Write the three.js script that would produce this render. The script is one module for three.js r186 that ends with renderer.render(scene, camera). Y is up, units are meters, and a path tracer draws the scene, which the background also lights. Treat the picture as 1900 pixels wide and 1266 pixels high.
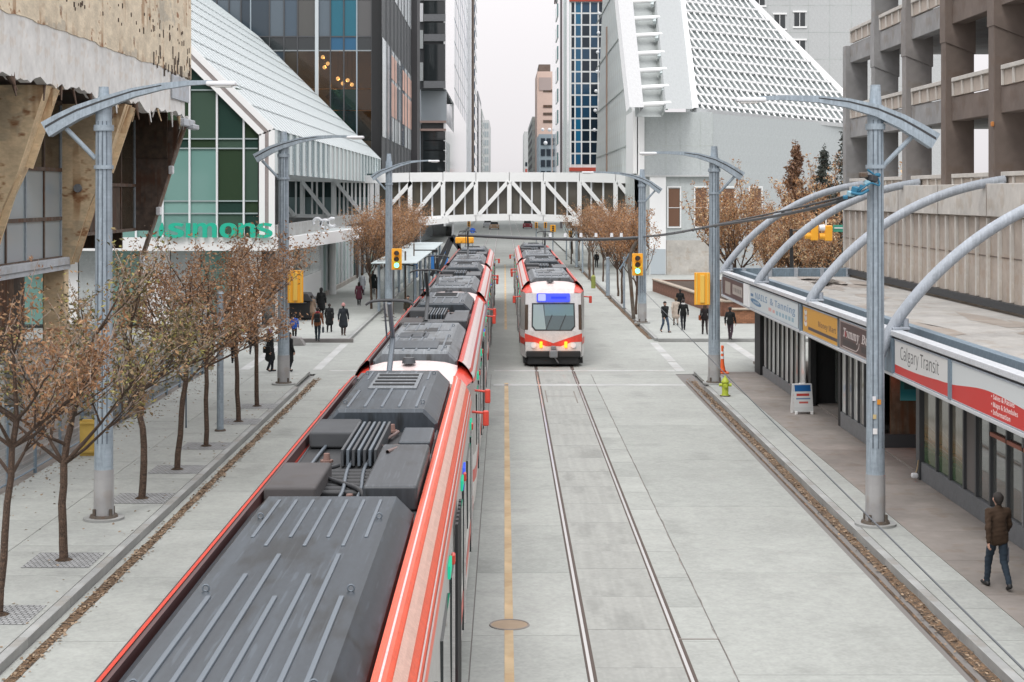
import * as THREE from 'three';
import { mergeGeometries } from 'three/addons/utils/BufferGeometryUtils.js';
import { RoundedBoxGeometry } from 'three/addons/geometries/RoundedBoxGeometry.js';
import { FontLoader } from 'three/addons/loaders/FontLoader.js';
import { TextGeometry } from 'three/addons/geometries/TextGeometry.js';

// ---------------------------------------------------------------- camera, sky, sun, exposure
const scene = new THREE.Scene();
const H = 6.94, FL = 3000, VX = 936, VY = 361;                 // eye height, focal length in photo pixels, vanishing point
const camera = new THREE.PerspectiveCamera(2 * Math.atan(633 / FL) * 180 / Math.PI, 1900 / 1266, 0.5, 6000);
camera.position.set(0, H, 0);
camera.lookAt(0, H, -100);
camera.setViewOffset(1900, 1266, 14, 272, 1900, 1266);         // rising lens, verticals stay vertical
scene.add(camera);
const renderer = new THREE.WebGLRenderer({ antialias: true });
renderer.setSize(1024, 682);
renderer.toneMapping = THREE.LinearToneMapping;
renderer.toneMappingExposure = 1.0;
renderer.shadowMap.enabled = true;
renderer.shadowMap.type = THREE.PCFSoftShadowMap;
{ // overcast sky: brighter towards the zenith
  const w = 64, h = 128, data = new Float32Array(w * h * 4);
  for (let y = 0; y < h; y++) for (let x = 0; x < w; x++) {
    const el = ((y + 0.5) / h - 0.5) * Math.PI, s = Math.max(0, Math.sin(el));
    const k = (0.80 + 1.72 * Math.min(1, Math.pow(s, 1.0))) * (el < 0 ? 0.8 : 1), i = (y * w + x) * 4;
    const c = Math.min(1, s * 1.6);
    data[i] = k * (1.0 + 0 * c); data[i + 1] = k * (0.965 + 0.02 * c); data[i + 2] = k * (0.985 + 0.03 * c); data[i + 3] = 1;
  }
  const sky = new THREE.DataTexture(data, w, h, THREE.RGBAFormat, THREE.FloatType);
  sky.mapping = THREE.EquirectangularReflectionMapping;
  sky.magFilter = THREE.LinearFilter; sky.minFilter = THREE.LinearFilter; sky.needsUpdate = true;
  scene.background = sky; scene.environment = sky;
}
const sun = new THREE.DirectionalLight(new THREE.Color(1.0, 0.965, 0.92), 1.3);
sun.position.set(-30, 95, 10); sun.target.position.set(0, 0, -60);
sun.castShadow = true; sun.shadow.radius = 28; sun.shadow.mapSize.set(2048, 2048);
Object.assign(sun.shadow.camera, { left: -120, right: 120, top: 160, bottom: -160, near: 1, far: 400 });
scene.add(sun, sun.target);

// ---------------------------------------------------------------- helpers
function rng(seed) { let a = seed >>> 0; return () => { a = (a + 0x6d2b79f5) | 0; let t = Math.imul(a ^ (a >>> 15), 1 | a); t = (t + Math.imul(t ^ (t >>> 7), 61 | t)) ^ t; return ((t ^ (t >>> 14)) >>> 0) / 4294967296; }; }
const R = rng(20240611), rr = (a, b) => a + (b - a) * R();
const V = (x, y, z) => new THREE.Vector3(x, y, z);
const at = (px, py, d) => V((px - VX) * d / FL, H - (py - VY) * d / FL, -d);   // a point of the street at distance d
const names = {};
const numbered = (n) => { const k = names[n] = (names[n] ?? -1) + 1; return k ? n + '_' + String(k).padStart(3, '0') : n; };
function std(rgb, o = {}) { const m = new THREE.MeshStandardMaterial({ color: new THREE.Color().setRGB(...rgb), roughness: 0.8, ...o }); return m; }
function phys(rgb, o = {}) { return new THREE.MeshPhysicalMaterial({ color: new THREE.Color().setRGB(...rgb), roughness: 0.5, ...o }); }
function norm1(g) {
  const q = g.index ? g.toNonIndexed() : g.clone();
  for (const k of Object.keys(q.attributes)) if (!['position', 'normal', 'uv', 'color'].includes(k)) q.deleteAttribute(k);
  if (!q.attributes.normal) q.computeVertexNormals();
  if (!q.attributes.uv) q.setAttribute('uv', new THREE.BufferAttribute(new Float32Array(q.attributes.position.count * 2), 2));
  return q;
}
function boxUV(g, ox = 0, oy = 0) {        // uv in metres from the three main planes
  const p = g.attributes.position, n = g.attributes.normal, uv = new Float32Array(p.count * 2);
  for (let i = 0; i < p.count; i++) {
    const ax = Math.abs(n.getX(i)), ay = Math.abs(n.getY(i)), az = Math.abs(n.getZ(i));
    let u, v;
    if (ay >= ax && ay >= az) { u = p.getX(i); v = p.getZ(i); } else if (ax >= az) { u = p.getZ(i); v = p.getY(i); } else { u = p.getX(i); v = p.getY(i); }
    uv[i * 2] = u + ox; uv[i * 2 + 1] = v + oy;
  }
  g.setAttribute('uv', new THREE.BufferAttribute(uv, 2));
  return g;
}
function join(list) {
  list = [list].flat(3).map(norm1);
  const col = list.some((g) => g.attributes.color);
  if (col) for (const g of list) if (!g.attributes.color) g.setAttribute('color', new THREE.BufferAttribute(new Float32Array(g.attributes.position.count * 3).fill(1), 3));
  return list.length === 1 ? list[0] : mergeGeometries(list);
}
function mesh(name, geos, mat, parent = scene) {
  const g = join(geos);
  if (!mat.userData.keepUV) boxUV(g);
  const m = new THREE.Mesh(g, mat); m.name = parent === scene ? numbered(name) : name;
  m.castShadow = m.receiveShadow = true; parent.add(m); return m;
}
function each(name, geos, mat, parent) { let m; for (const g of geos.flat(2)) m = mesh(name, [g], mat, parent); return m; }
function shared(name, geometry, mat, parent, pos) { const m = new THREE.Mesh(geometry, mat); m.name = name; m.castShadow = m.receiveShadow = true; if (pos) m.position.set(...pos); parent.add(m); return m; }
function tag(o, label, category, group, kind) { o.userData = { ...o.userData, ...(label ? { label } : {}), ...(category ? { category } : {}), ...(group ? { group } : {}), ...(kind ? { kind } : {}) }; return o; }
function thing(name, label, category, pos = [0, 0, 0], ry = 0, group) {
  const o = new THREE.Group(); o.name = numbered(name); o.position.set(...pos); o.rotation.y = ry; scene.add(o);
  return tag(o, label, category, group);
}
function dup(o, label, pos, ry) { const c = o.clone(); c.name = numbered(o.name.replace(/_\d{3}$/, '')); scene.add(c); c.userData = { ...o.userData, label }; if (pos) c.position.set(...pos); if (ry !== undefined) c.rotation.y = ry; return c; }
function struct(name, geos, mat, label) { const m = mesh(name, geos, mat); return tag(m, label, null, null, 'structure'); }
const sub = (name, parent, pos = [0, 0, 0], ry = 0) => { const g = new THREE.Group(); g.name = name; g.position.set(...pos); g.rotation.y = ry; parent.add(g); return g; };
// geometries
function bx(w, h, d, x = 0, y = 0, z = 0, ry = 0, rx = 0, rz = 0) { const g = new THREE.BoxGeometry(w, h, d); if (rx) g.rotateX(rx); if (rz) g.rotateZ(rz); if (ry) g.rotateY(ry); return g.translate(x, y, z); }
function span(x0, x1, y0, y1, z0, z1) { return bx(Math.abs(x1 - x0), Math.abs(y1 - y0), Math.abs(z1 - z0), (x0 + x1) / 2, (y0 + y1) / 2, (z0 + z1) / 2); }
function rb(w, h, d, r = 0.02, x = 0, y = 0, z = 0, ry = 0, rx = 0) { const g = new RoundedBoxGeometry(w, h, d, 1, r); if (rx) g.rotateX(rx); if (ry) g.rotateY(ry); return g.translate(x, y, z); }
function rspan(x0, x1, y0, y1, z0, z1, r = 0.02) { return rb(Math.abs(x1 - x0), Math.abs(y1 - y0), Math.abs(z1 - z0), r, (x0 + x1) / 2, (y0 + y1) / 2, (z0 + z1) / 2); }
function cyl(r0, r1, h, n = 12, x = 0, y = 0, z = 0) { return new THREE.CylinderGeometry(r1, r0, h, n).translate(x, y + h / 2, z); }
function orient(g, a, b) { // +z of g onto a->b, at the middle
  const m = new THREE.Matrix4(), d = b.clone().sub(a), up = Math.abs(d.y) > 0.999 * d.length() ? V(1, 0, 0) : V(0, 1, 0);
  m.lookAt(b, a, up); m.setPosition(a.clone().add(b).multiplyScalar(0.5)); return g.applyMatrix4(m);
}
function beam(a, b, w, h) { return orient(new THREE.BoxGeometry(w, h, a.distanceTo(b)), a, b); }
function rod(a, b, r0, r1 = r0, n = 6) { const g = new THREE.CylinderGeometry(r1, r0, a.distanceTo(b), n); g.rotateX(Math.PI / 2); return orient(g, a, b); }
function tube(pts, r, seg = 24, n = 8) { return new THREE.TubeGeometry(new THREE.CatmullRomCurve3(pts), seg, r, n, false); }
function quadGeo(pts, uvs) { // list of [a,b,c,d] corner vectors
  const p = [], u = []; for (const [a, b, c, d] of pts) { for (const v of [a, b, c, a, c, d]) p.push(v.x, v.y, v.z); }
  const g = new THREE.BufferGeometry(); g.setAttribute('position', new THREE.Float32BufferAttribute(p, 3)); g.computeVertexNormals();
  if (uvs) { for (const k of pts) u.push(0, 0, 1, 0, 1, 1, 0, 0, 1, 1, 0, 1); g.setAttribute('uv', new THREE.Float32BufferAttribute(u, 2)); }
  return g;
}
function sheet(x0, x1, z0, z1, y) { return quadGeo([[V(x0, y, z0), V(x0, y, z1), V(x1, y, z1), V(x1, y, z0)].map((v) => v)]); }
function prism(poly, depth, bevel = 0) { // polygon in x,y extruded along +z
  const s = new THREE.Shape(poly.map(([x, y]) => new THREE.Vector2(x, y)));
  return new THREE.ExtrudeGeometry(s, { depth, bevelEnabled: bevel > 0, bevelSize: bevel, bevelThickness: bevel, bevelSegments: 1, steps: 1 });
}
function loft(sections, closed = false) { // sections: arrays of equal length of vectors
  const q = [];
  for (let i = 0; i + 1 < sections.length; i++) { const a = sections[i], b = sections[i + 1], n = a.length; for (let j = 0; j < (closed ? n : n - 1); j++) { const k = (j + 1) % n; q.push([a[j], a[k], b[k], b[j]]); } }
  return quadGeo(q);
}
function fan(pts) { const q = []; for (let i = 1; i + 1 < pts.length; i++) q.push(pts[0], pts[i], pts[i + 1]); const g = new THREE.BufferGeometry(); g.setAttribute('position', new THREE.Float32BufferAttribute(q.flatMap((v) => [v.x, v.y, v.z]), 3)); g.computeVertexNormals(); return g; }

// ---------------------------------------------------------------- noise textures
function lattice(seed, n) { const r = rng(seed), a = new Float32Array(n * n); for (let i = 0; i < a.length; i++) a[i] = r(); return (x, y) => { x *= n; y *= n; const xi = Math.floor(x), yi = Math.floor(y), fx = x - xi, fy = y - yi, sx = fx * fx * (3 - 2 * fx), sy = fy * fy * (3 - 2 * fy), m = (v) => ((v % n) + n) % n; const x0 = m(xi), x1 = m(xi + 1), y0 = m(yi) * n, y1 = m(yi + 1) * n; const p = a[y0 + x0] * (1 - sx) + a[y0 + x1] * sx, q = a[y1 + x0] * (1 - sx) + a[y1 + x1] * sx; return p * (1 - sy) + q * sy; }; }
function fbm(seed, n, oct = 4) { const L = []; for (let o = 0; o < oct; o++) L.push(lattice(seed + o * 17, n << o)); return (x, y) => { let s = 0, a = 0.5, t = 0; for (const f of L) { s += a * f(x, y); t += a; a *= 0.55; } return s / t; }; }
const clamp = (v, a = 0, b = 1) => Math.min(b, Math.max(a, v)), lerp = (a, b, t) => a + (b - a) * t, smooth = (a, b, x) => { const t = clamp((x - a) / (b - a)); return t * t * (3 - 2 * t); };
function tex(size, metres, f, srgb = true) { // f(u,v) -> [r,g,b] 0..1 (multiplies the material colour)
  const h = size[1] ?? size, w = size[0] ?? size, d = new Uint8Array(w * h * 4);
  for (let y = 0; y < h; y++) for (let x = 0; x < w; x++) { const c = f((x + 0.5) / w, (y + 0.5) / h), i = (y * w + x) * 4; for (let k = 0; k < 3; k++) d[i + k] = clamp(c[k]) * 255; d[i + 3] = 255; }
  const t = new THREE.DataTexture(d, w, h); t.wrapS = t.wrapT = THREE.RepeatWrapping; t.magFilter = THREE.LinearFilter; t.minFilter = THREE.LinearMipmapLinearFilter; t.generateMipmaps = true;
  if (srgb) t.colorSpace = THREE.SRGBColorSpace; const [mw, mh] = Array.isArray(metres) ? metres : [metres, metres]; t.repeat.set(1 / mw, 1 / mh); t.needsUpdate = true; return t;
}
const big = fbm(1, 4, 5), mid = fbm(2, 16, 4), fine = fbm(3, 96, 2), speck = lattice(4, 256);
const fbmA = fbm(9, 6, 4);
const tConc = tex(1024, 9, (u, v) => { let k = 0.925 + 0.09 * (big(u, v) - 0.5) + 0.06 * (mid(u, v) - 0.5) + 0.07 * (fine(u, v) - 0.5) + 0.05 * (speck(u, v) - 0.5); const s = smooth(0.62, 0.80, fbmA(u, v)); k -= 0.045 * s; return [k * 0.992, k, k * 0.992]; });
const tFine = tex(512, 1.7, (u, v) => { const k = 0.93 + 0.10 * (mid(u, v) - 0.5) + 0.10 * (fine(u, v) - 0.5) + 0.08 * (speck(u, v) - 0.5); return [k, k, k]; });
const tWear = tex(512, 3.1, (u, v) => { const k = 0.92 + 0.16 * (big(u, v) - 0.5) + 0.10 * (mid(u, v) - 0.5); const s = smooth(0.6, 0.75, fbmA(v, u)); return [k - 0.03 * s, k - 0.05 * s, k - 0.07 * s]; });
const tCobble = tex(512, 0.8, (u, v) => { const n = 8, j = Math.floor(v * n), x = u * n + (j % 2) * 0.5, fx = x - Math.floor(x), fy = v * n - j, e = Math.min(fx, 1 - fx, fy, 1 - fy); const k = 0.5 + 0.5 * smooth(0.03, 0.12, e); const t = speck((Math.floor(x) % n) / n + 0.01, j / n + 0.01) * 0.25; const q = k * (0.8 + t) * (0.9 + 0.2 * fine(u, v)); return [q, q, q]; });
const streak = fbm(21, 24, 3);
const tPeel = tex(1024, [9, 4.5], (u, v) => { // old render: cream, rust runs, grey bare patches
  const k = 0.80 + 0.20 * (mid(u, v) - 0.5) + 0.08 * (fine(u, v) - 0.5), run = smooth(0.56, 0.72, streak(u * 1, 0.13 * Math.floor(u * 3) + v * 0.06)) * smooth(0.3, 0.6, big(u, v));
  const bare = smooth(0.55, 0.62, big(u + 0.3, v * 1) * 0.7 + 0.3 * mid(u, v)), rust = smooth(0.62, 0.72, mid(u, v) * 0.6 + fbmA(u, v) * 0.4);
  let c = [k * 1.12, k * 1.08, k * 1.0]; c = c.map((q, i) => lerp(q, [0.72, 0.72, 0.70][i] * (k + 0.12), bare * 0.55)); c = c.map((q, i) => lerp(q, [0.55, 0.40, 0.28][i], 0.5 * run)); c = c.map((q, i) => lerp(q, [0.50, 0.33, 0.22][i], 0.7 * rust)); return c; });
const tRust = tex(512, 3, (u, v) => { const k = 0.75 + 0.4 * (mid(u, v) - 0.5), s = smooth(0.45, 0.7, streak(u, v * 0.08) * 0.5 + big(u, v) * 0.5); return [lerp(k, 0.72, s), lerp(k * 0.98, 0.56, s), lerp(k * 0.95, 0.44, s)]; });
const tGalv = tex(512, 0.9, (u, v) => { const k = 0.90 + 0.2 * (streak(u * 1, v * 0.12) - 0.5) + 0.14 * (mid(u, v) - 0.5); return [k * 0.985, k, k * 1.01]; });
const tLitter = tex(512, 1.2, (u, v) => { const a = mid(u, v), b = fine(u, v), s = speck(u * 0.5, v * 0.5); const k = 0.42 + 0.5 * (a - 0.5) + 0.5 * (b - 0.5) + 0.25 * (s - 0.5); return [k * 1.12, k * 0.94, k * 0.74]; });
const tBark = tex(256, 0.6, (u, v) => { const k = 0.7 + 0.6 * (fine(u, v * 0.3) - 0.5) + 0.3 * (mid(u, v) - 0.5); return [k, k * 0.97, k * 0.93]; });
const tBrick = tex(512, [1.0, 0.6], (u, v) => { const n = 8, m = 4, j = Math.floor(v * n), x = u * m + (j % 2) * 0.5, fx = x - Math.floor(x), fy = v * n - j, e = Math.min(fx * 1.8, (1 - fx) * 1.8, fy, 1 - fy); const k = 0.75 + 0.2 * speck((Math.floor(x) % m) / m + 0.02, j / n + 0.02) + 0.15 * (fine(u, v) - 0.5), t = smooth(0.04, 0.1, e); return [lerp(0.7, k, t), lerp(0.68, k * 0.95, t), lerp(0.64, k * 0.92, t)]; });
const tTrack = tex(1024, [6, 9], (u, v) => { let k = 0.90 + 0.07 * (big(u, v) - 0.5) + 0.07 * (fine(u, v) - 0.5) + 0.10 * (streak(u * 2, v * 0.05) - 0.5); const s = smooth(0.56, 0.74, mid(u, v * 0.35) * 0.5 + fbmA(u, v) * 0.5); k -= 0.07 * s; return [k * 1.004, k * 0.998, k * 0.982]; });
const tRoof = tex(1024, [2.4, 9], (u, v) => { let k = 0.80 + 0.26 * (streak(u, v * 0.04) - 0.5) + 0.18 * (big(u, v * 0.3) - 0.5) + 0.10 * (fine(u, v) - 0.5); const s = smooth(0.55, 0.72, mid(u, v) * 0.4 + big(u, v) * 0.6), w = smooth(0.70, 0.78, fine(u, v * 0.12)); k += 0.16 * w - 0.20 * s; return [k * (1 - 0.0 * s), k * (1 - 0.03 * s), k * (1 - 0.07 * s)]; });
const bump = (t, s) => ({ bumpMap: t, bumpScale: s });
const M = {
  joint: std([0.17, 0.16, 0.15]), road: std([0.382, 0.392, 0.372], { map: tConc, roughness: 0.86, ...bump(tFine, 0.003) }),
  roadB: std([0.362, 0.373, 0.354], { map: tConc, roughness: 0.86, ...bump(tFine, 0.003) }), roadC: std([0.395, 0.404, 0.384], { map: tConc, roughness: 0.86, ...bump(tFine, 0.003) }),
  roadTrack: std([0.37, 0.385, 0.372], { map: tTrack, roughness: 0.84, ...bump(tFine, 0.003) }),
  walk: std([0.407, 0.418, 0.40], { map: tConc, roughness: 0.9, ...bump(tFine, 0.003) }), walkB: std([0.382, 0.392, 0.375], { map: tConc, roughness: 0.9, ...bump(tFine, 0.003) }),
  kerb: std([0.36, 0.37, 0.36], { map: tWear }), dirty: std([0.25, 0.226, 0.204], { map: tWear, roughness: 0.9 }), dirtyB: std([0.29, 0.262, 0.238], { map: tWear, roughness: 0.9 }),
  litter: std([0.52, 0.46, 0.395], { map: tLitter }), cobble: std([0.36, 0.37, 0.37], { map: tCobble, ...bump(tCobble, 0.01) }),
  rail: std([0.62, 0.61, 0.59], { metalness: 0.9, roughness: 0.28 }), groove: std([0.075, 0.055, 0.045]),
  yellow: std([0.56, 0.42, 0.25], { map: tWear }), white: std([0.50, 0.51, 0.50], { map: tWear }),
  galv: std([0.40, 0.46, 0.51], { map: tGalv, metalness: 0.25, roughness: 0.55 }), galvD: std([0.16, 0.19, 0.22], { map: tGalv, metalness: 0.3, roughness: 0.6 }), galvBrown: std([0.20, 0.18, 0.16], { map: tRust }),
  lampWhite: std([0.72, 0.74, 0.76], { roughness: 0.4 }), tubeGrey: std([0.42, 0.45, 0.49], { map: tGalv, roughness: 0.5 }),
  bark: std([0.17, 0.115, 0.085], { map: tBark, ...bump(tBark, 0.01) }), twig: std([0.30, 0.235, 0.19]),
  peel: std([0.84, 0.79, 0.71], { map: tPeel, roughness: 0.95, ...bump(tPeel, 0.02) }), peelLow: std([0.80, 0.80, 0.775], { map: tWear, roughness: 0.95 }),
  tan: std([0.84, 0.71, 0.54], { map: tPeel, roughness: 0.9, ...bump(tRust, 0.02) }), rustDark: std([0.12, 0.085, 0.06], { map: tRust }), rustFrame: std([0.20, 0.155, 0.13], { map: tRust }),
  white0: std([0.80, 0.81, 0.805], { roughness: 0.55 }), paleWall: std([0.50, 0.54, 0.54], { map: tFine, roughness: 0.75 }), paleWall2: std([0.54, 0.56, 0.56], { map: tFine, roughness: 0.75 }), paleGreen: std([0.50, 0.55, 0.53], { map: tWear, roughness: 0.7 }),
  brownWall: std([0.46, 0.40, 0.345], { map: tWear, roughness: 0.85 }), beigeC: std([0.58, 0.56, 0.52], { map: tWear, roughness: 0.85 }), greyC: std([0.30, 0.30, 0.30], { map: tWear, roughness: 0.85 }), brownC: std([0.17, 0.135, 0.115], { map: tWear, roughness: 0.85 }), cream: std([0.50, 0.45, 0.39], { map: tWear, roughness: 0.85 }),
  black: std([0.012, 0.013, 0.014], { roughness: 0.6 }), dark: std([0.035, 0.037, 0.04], { roughness: 0.6 }), charcoal: std([0.06, 0.065, 0.07], { roughness: 0.5 }), midGrey: std([0.22, 0.23, 0.24], { map: tFine, roughness: 0.6 }),
  glassDark: phys([0.02, 0.026, 0.028], { roughness: 0.04, clearcoat: 0.6, clearcoatRoughness: 0.03 }), glassTeal: phys([0.16, 0.30, 0.27], { roughness: 0.08 }), glassBlue: phys([0.02, 0.10, 0.19], { roughness: 0.06 }), glassNavy: phys([0.012, 0.022, 0.035], { roughness: 0.06 }),
  glassGreen: phys([0.025, 0.055, 0.045], { roughness: 0.05 }), glassBrown: phys([0.05, 0.04, 0.028], { roughness: 0.05 }), glassGrey: phys([0.30, 0.35, 0.37], { roughness: 0.12 }), glassSlot: phys([0.10, 0.125, 0.125], { roughness: 0.2 }),
  steelBlue: std([0.20, 0.26, 0.31], { map: tGalv, roughness: 0.5 }), gravel: std([0.44, 0.43, 0.405], { map: tWear, ...bump(tLitter, 0.015) }),
  red: std([0.62, 0.05, 0.035], { roughness: 0.35 }), orange: std([0.78, 0.16, 0.045], { roughness: 0.5 }), amber: std([0.85, 0.40, 0.03], { roughness: 0.5 }), soil: std([0.20, 0.16, 0.11], { map: tLitter }), brick: std([0.30, 0.16, 0.115], { map: tBrick, ...bump(tBrick, 0.01) }), brickCap: std([0.42, 0.36, 0.29], { map: tWear }),
};

// ================================================================ ground, street, pavements
struct('ground', [sheet(-3000, 3000, -4000, 200, -0.06)], std([0.34, 0.34, 0.33], { map: tConc }));
const KL = -7.3, KR = 7.25;                                     // kerb faces
{ // street slab: joint bed, concrete panels up to the crossing, one sheet beyond
  const road = tag(new THREE.Group(), 'pale concrete street with two embedded tram tracks', null, null, 'structure'); road.name = 'road'; scene.add(road);
  mesh('joint_bed', [sheet(KL, KR, -62.4, 40, -0.012)], M.joint, road);
  const mats = [M.road, M.roadB, M.roadC, M.road];
  const rows = [[KL + 0.02, -3.37, 4.2], [-3.35, -2.69, 2.1], [-2.61, -1.25, 2.1], [-1.17, -0.52, 2.1], [-0.5, 1.19, 4.2], [1.27, 2.65, 2.1], [2.73, 3.33, 2.1], [3.35, 6.6, 6.3]];
  rows.forEach(([x0, x1, len], ri) => {
    for (let z = 4.1 + (ri % 3) * 0.35, i = 0; z < 62.3; z += len, i++) {
      const z1 = Math.min(62.4, z + len) - (ri > 0 && ri < 7 ? 0.014 : 0.01);
      if (z1 < 20) continue;
      const g = join([span(x0, x1, -0.1, rr(-0.001, 0.001), -z, -z1)]);
      boxUV(g, rr(0, 40), rr(0, 40));
      shared('road_panel', g, ri === 2 || ri === 5 ? M.roadTrack : mats[Math.floor(rr(0, 4))], road);
    }
  });
  mesh('near_deck', [sheet(KL, KR, -20, 40, -0.002)], M.road, road);
  mesh('far_deck', [sheet(KL - 4.6, KR + 6, -62.4, -76, 0), sheet(KL, KR, -76, -1500, 0)], M.road, road);
}
struct('cross_street', [sheet(-140, KL - 4.6, -62.4, -76, 0), sheet(KR + 6, 160, -62.4, -76, 0)], M.roadB);
{ // rails: head, dark flangeway, rusty edge
  const mk = (x, z0, z1, par) => { mesh('rail_head', [span(x - 0.024, x + 0.024, -0.01, 0.008, z0, z1)], M.rail, par); mesh('flangeway', [span(x + 0.026, x + 0.078, -0.01, 0.004, z0, z1), span(x - 0.052, x - 0.026, -0.01, 0.004, z0, z1)], M.groove, par); };
  for (const [cx, lab] of [[-1.93, 'pair of steel tram rails under the near red tram'], [1.968, 'pair of steel tram rails leading to the oncoming white tram']]) {
    const t = tag(new THREE.Group(), lab, null, null, 'structure'); t.name = numbered('tram_track'); scene.add(t);
    for (const s of [-1, 1]) mk(cx + s * 0.717, 10, -900, t);
  }
  struct('centre_line', [sheet(0.0, 0.14, 10, -59.5, 0.006), sheet(0.0, 0.13, -83, -160, 0.006)], M.yellow);
  struct('stop_line', [sheet(-0.4, 6.6, -58.6, -59.1, 0.006), sheet(-0.4, 6.7, -63.4, -63.8, 0.006), sheet(-6.9, -3.4, -63.4, -63.8, 0.006)], M.white);
  struct('crosswalk_line', [sheet(6.75, 7.1, -63.5, -66.8, 0.006), sheet(6.78, 7.13, -67.2, -70.5, 0.006), sheet(6.8, 7.15, -70.9, -75.6, 0.006), sheet(10.35, 10.75, -63.5, -75.5, 0.006), sheet(-7.6, -7.25, -64, -75, 0.006), sheet(-10.5, -10.1, -64, -75, 0.006)], M.white);
  struct('tactile_mark', [span(1.42, 1.46, 0, 0.006, -54, -57.2), span(2.42, 2.46, 0, 0.006, -53.8, -57), span(1.42, 2.46, 0, 0.006, -55.6, -55.64), span(2.68, 3.34, 0, 0.006, -25.2, -25.24)], M.dirty);
}
// expansion crack running along the outer edge of the right-hand track
{ const pts = []; const r = rng(5); for (let z = 18; z < 62; z += 0.6) pts.push(V(3.34 + (r() - 0.5) * 0.05, 0.003, -z)); const q = []; for (let i = 0; i + 1 < pts.length; i++) { const w = 0.003 + r() * 0.006; q.push([pts[i].clone().add(V(-w, 0, 0)), pts[i].clone().add(V(w, 0, 0)), pts[i + 1].clone().add(V(w, 0, 0)), pts[i + 1].clone().add(V(-w, 0, 0))]); } struct('road_crack', [quadGeo(q)], M.dirty); }
{ const m = thing('manhole_cover', 'round iron manhole cover crossed by the yellow centre line', 'manhole cover', [0.08, 0.002, -26.05]); mesh('rim', [new THREE.TorusGeometry(0.31, 0.018, 6, 28).rotateX(Math.PI / 2)], M.dirtyB, m); mesh('lid', [cyl(0.30, 0.30, 0.005, 28, 0, -0.001, 0)], std([0.36, 0.27, 0.18], { map: tWear, roughness: 0.7 }), m); }
// gutters with leaf litter, wavering edges
function gutter(x, w, z0, z1, name, label, seed) {
  const r = rng(seed), n = Math.round((z1 - z0) / 0.25), q = []; let a = 0, b = 0;
  const P = []; for (let i = 0; i <= n; i++) { a += (r() - 0.5) * 0.06; b += (r() - 0.5) * 0.06; a *= 0.9; b *= 0.9; P.push([x - w / 2 + a * w * 2, x + w / 2 + b * w * 2, -(z0 + i * (z1 - z0) / n)]); }
  for (let i = 0; i < n; i++) q.push([V(P[i][0], 0.006, P[i][2]), V(P[i][1], 0.006, P[i][2]), V(P[i + 1][1], 0.006, P[i + 1][2]), V(P[i + 1][0], 0.006, P[i + 1][2])]);
  return struct(name, [quadGeo(q)], M.litter, label);
}
gutter(-7.05, 0.19, 18, 60.5, 'gutter', 'strip of brown leaf litter along the left kerb', 11);
gutter(7.0, 0.20, 18, 60, 'gutter', 'dirty gutter along the right kerb', 12);
gutter(6.74, 0.05, 18, 60, 'gutter', 'broken dirty edge of the right gutter', 13);
gutter(7.0, 0.22, 77.5, 150, 'gutter', 'brown gutter beyond the crossing on the right', 14);
{ // loose leaves in the gutters and on the pavement: nobody could count them
  const r = rng(77), n = 3600, g = quadGeo([[V(-0.035, 0, 0), V(0, 0.006, 0.022), V(0.035, 0, 0), V(0, 0.008, -0.022)]]);
  const im = new THREE.InstancedMesh(g, std([1, 1, 1], { roughness: 0.9 }), n), m4 = new THREE.Matrix4(), e = new THREE.Euler(), q = new THREE.Quaternion(), c = new THREE.Color(); im.name = 'fallen_leaves';
  for (let i = 0; i < n; i++) {
    const k = r(); let x, z = 19 + Math.pow(r(), 0.8) * 42, y = 0.012;
    if (k < 0.55) x = -7.03 + (r() + r() - 1) * 0.2; else if (k < 0.8) x = 6.97 + (r() + r() - 1) * 0.2; else if (k < 0.93) { x = -11.35 + Math.pow(r(), 2) * 0.9; y = 0.157; z = 36 + r() * 26; } else { x = -7.5 - r() * 3.5; y = 0.157; }
    e.set((r() - 0.5) * 0.7, r() * 6.28, (r() - 0.5) * 0.7); q.setFromEuler(e); const s = 0.6 + r() * 0.8; m4.compose(V(x, y, -z), q, V(s, s, s)); im.setMatrixAt(i, m4);
    const b = 0.7 + r() * 0.7; c.setRGB(0.25 * b, 0.185 * b, 0.125 * b); im.setColorAt(i, c);
  }
  im.castShadow = im.receiveShadow = true; scene.add(im); tag(im, 'brown fallen leaves gathered along the kerbs and fence', null, null, 'stuff');
}
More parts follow.
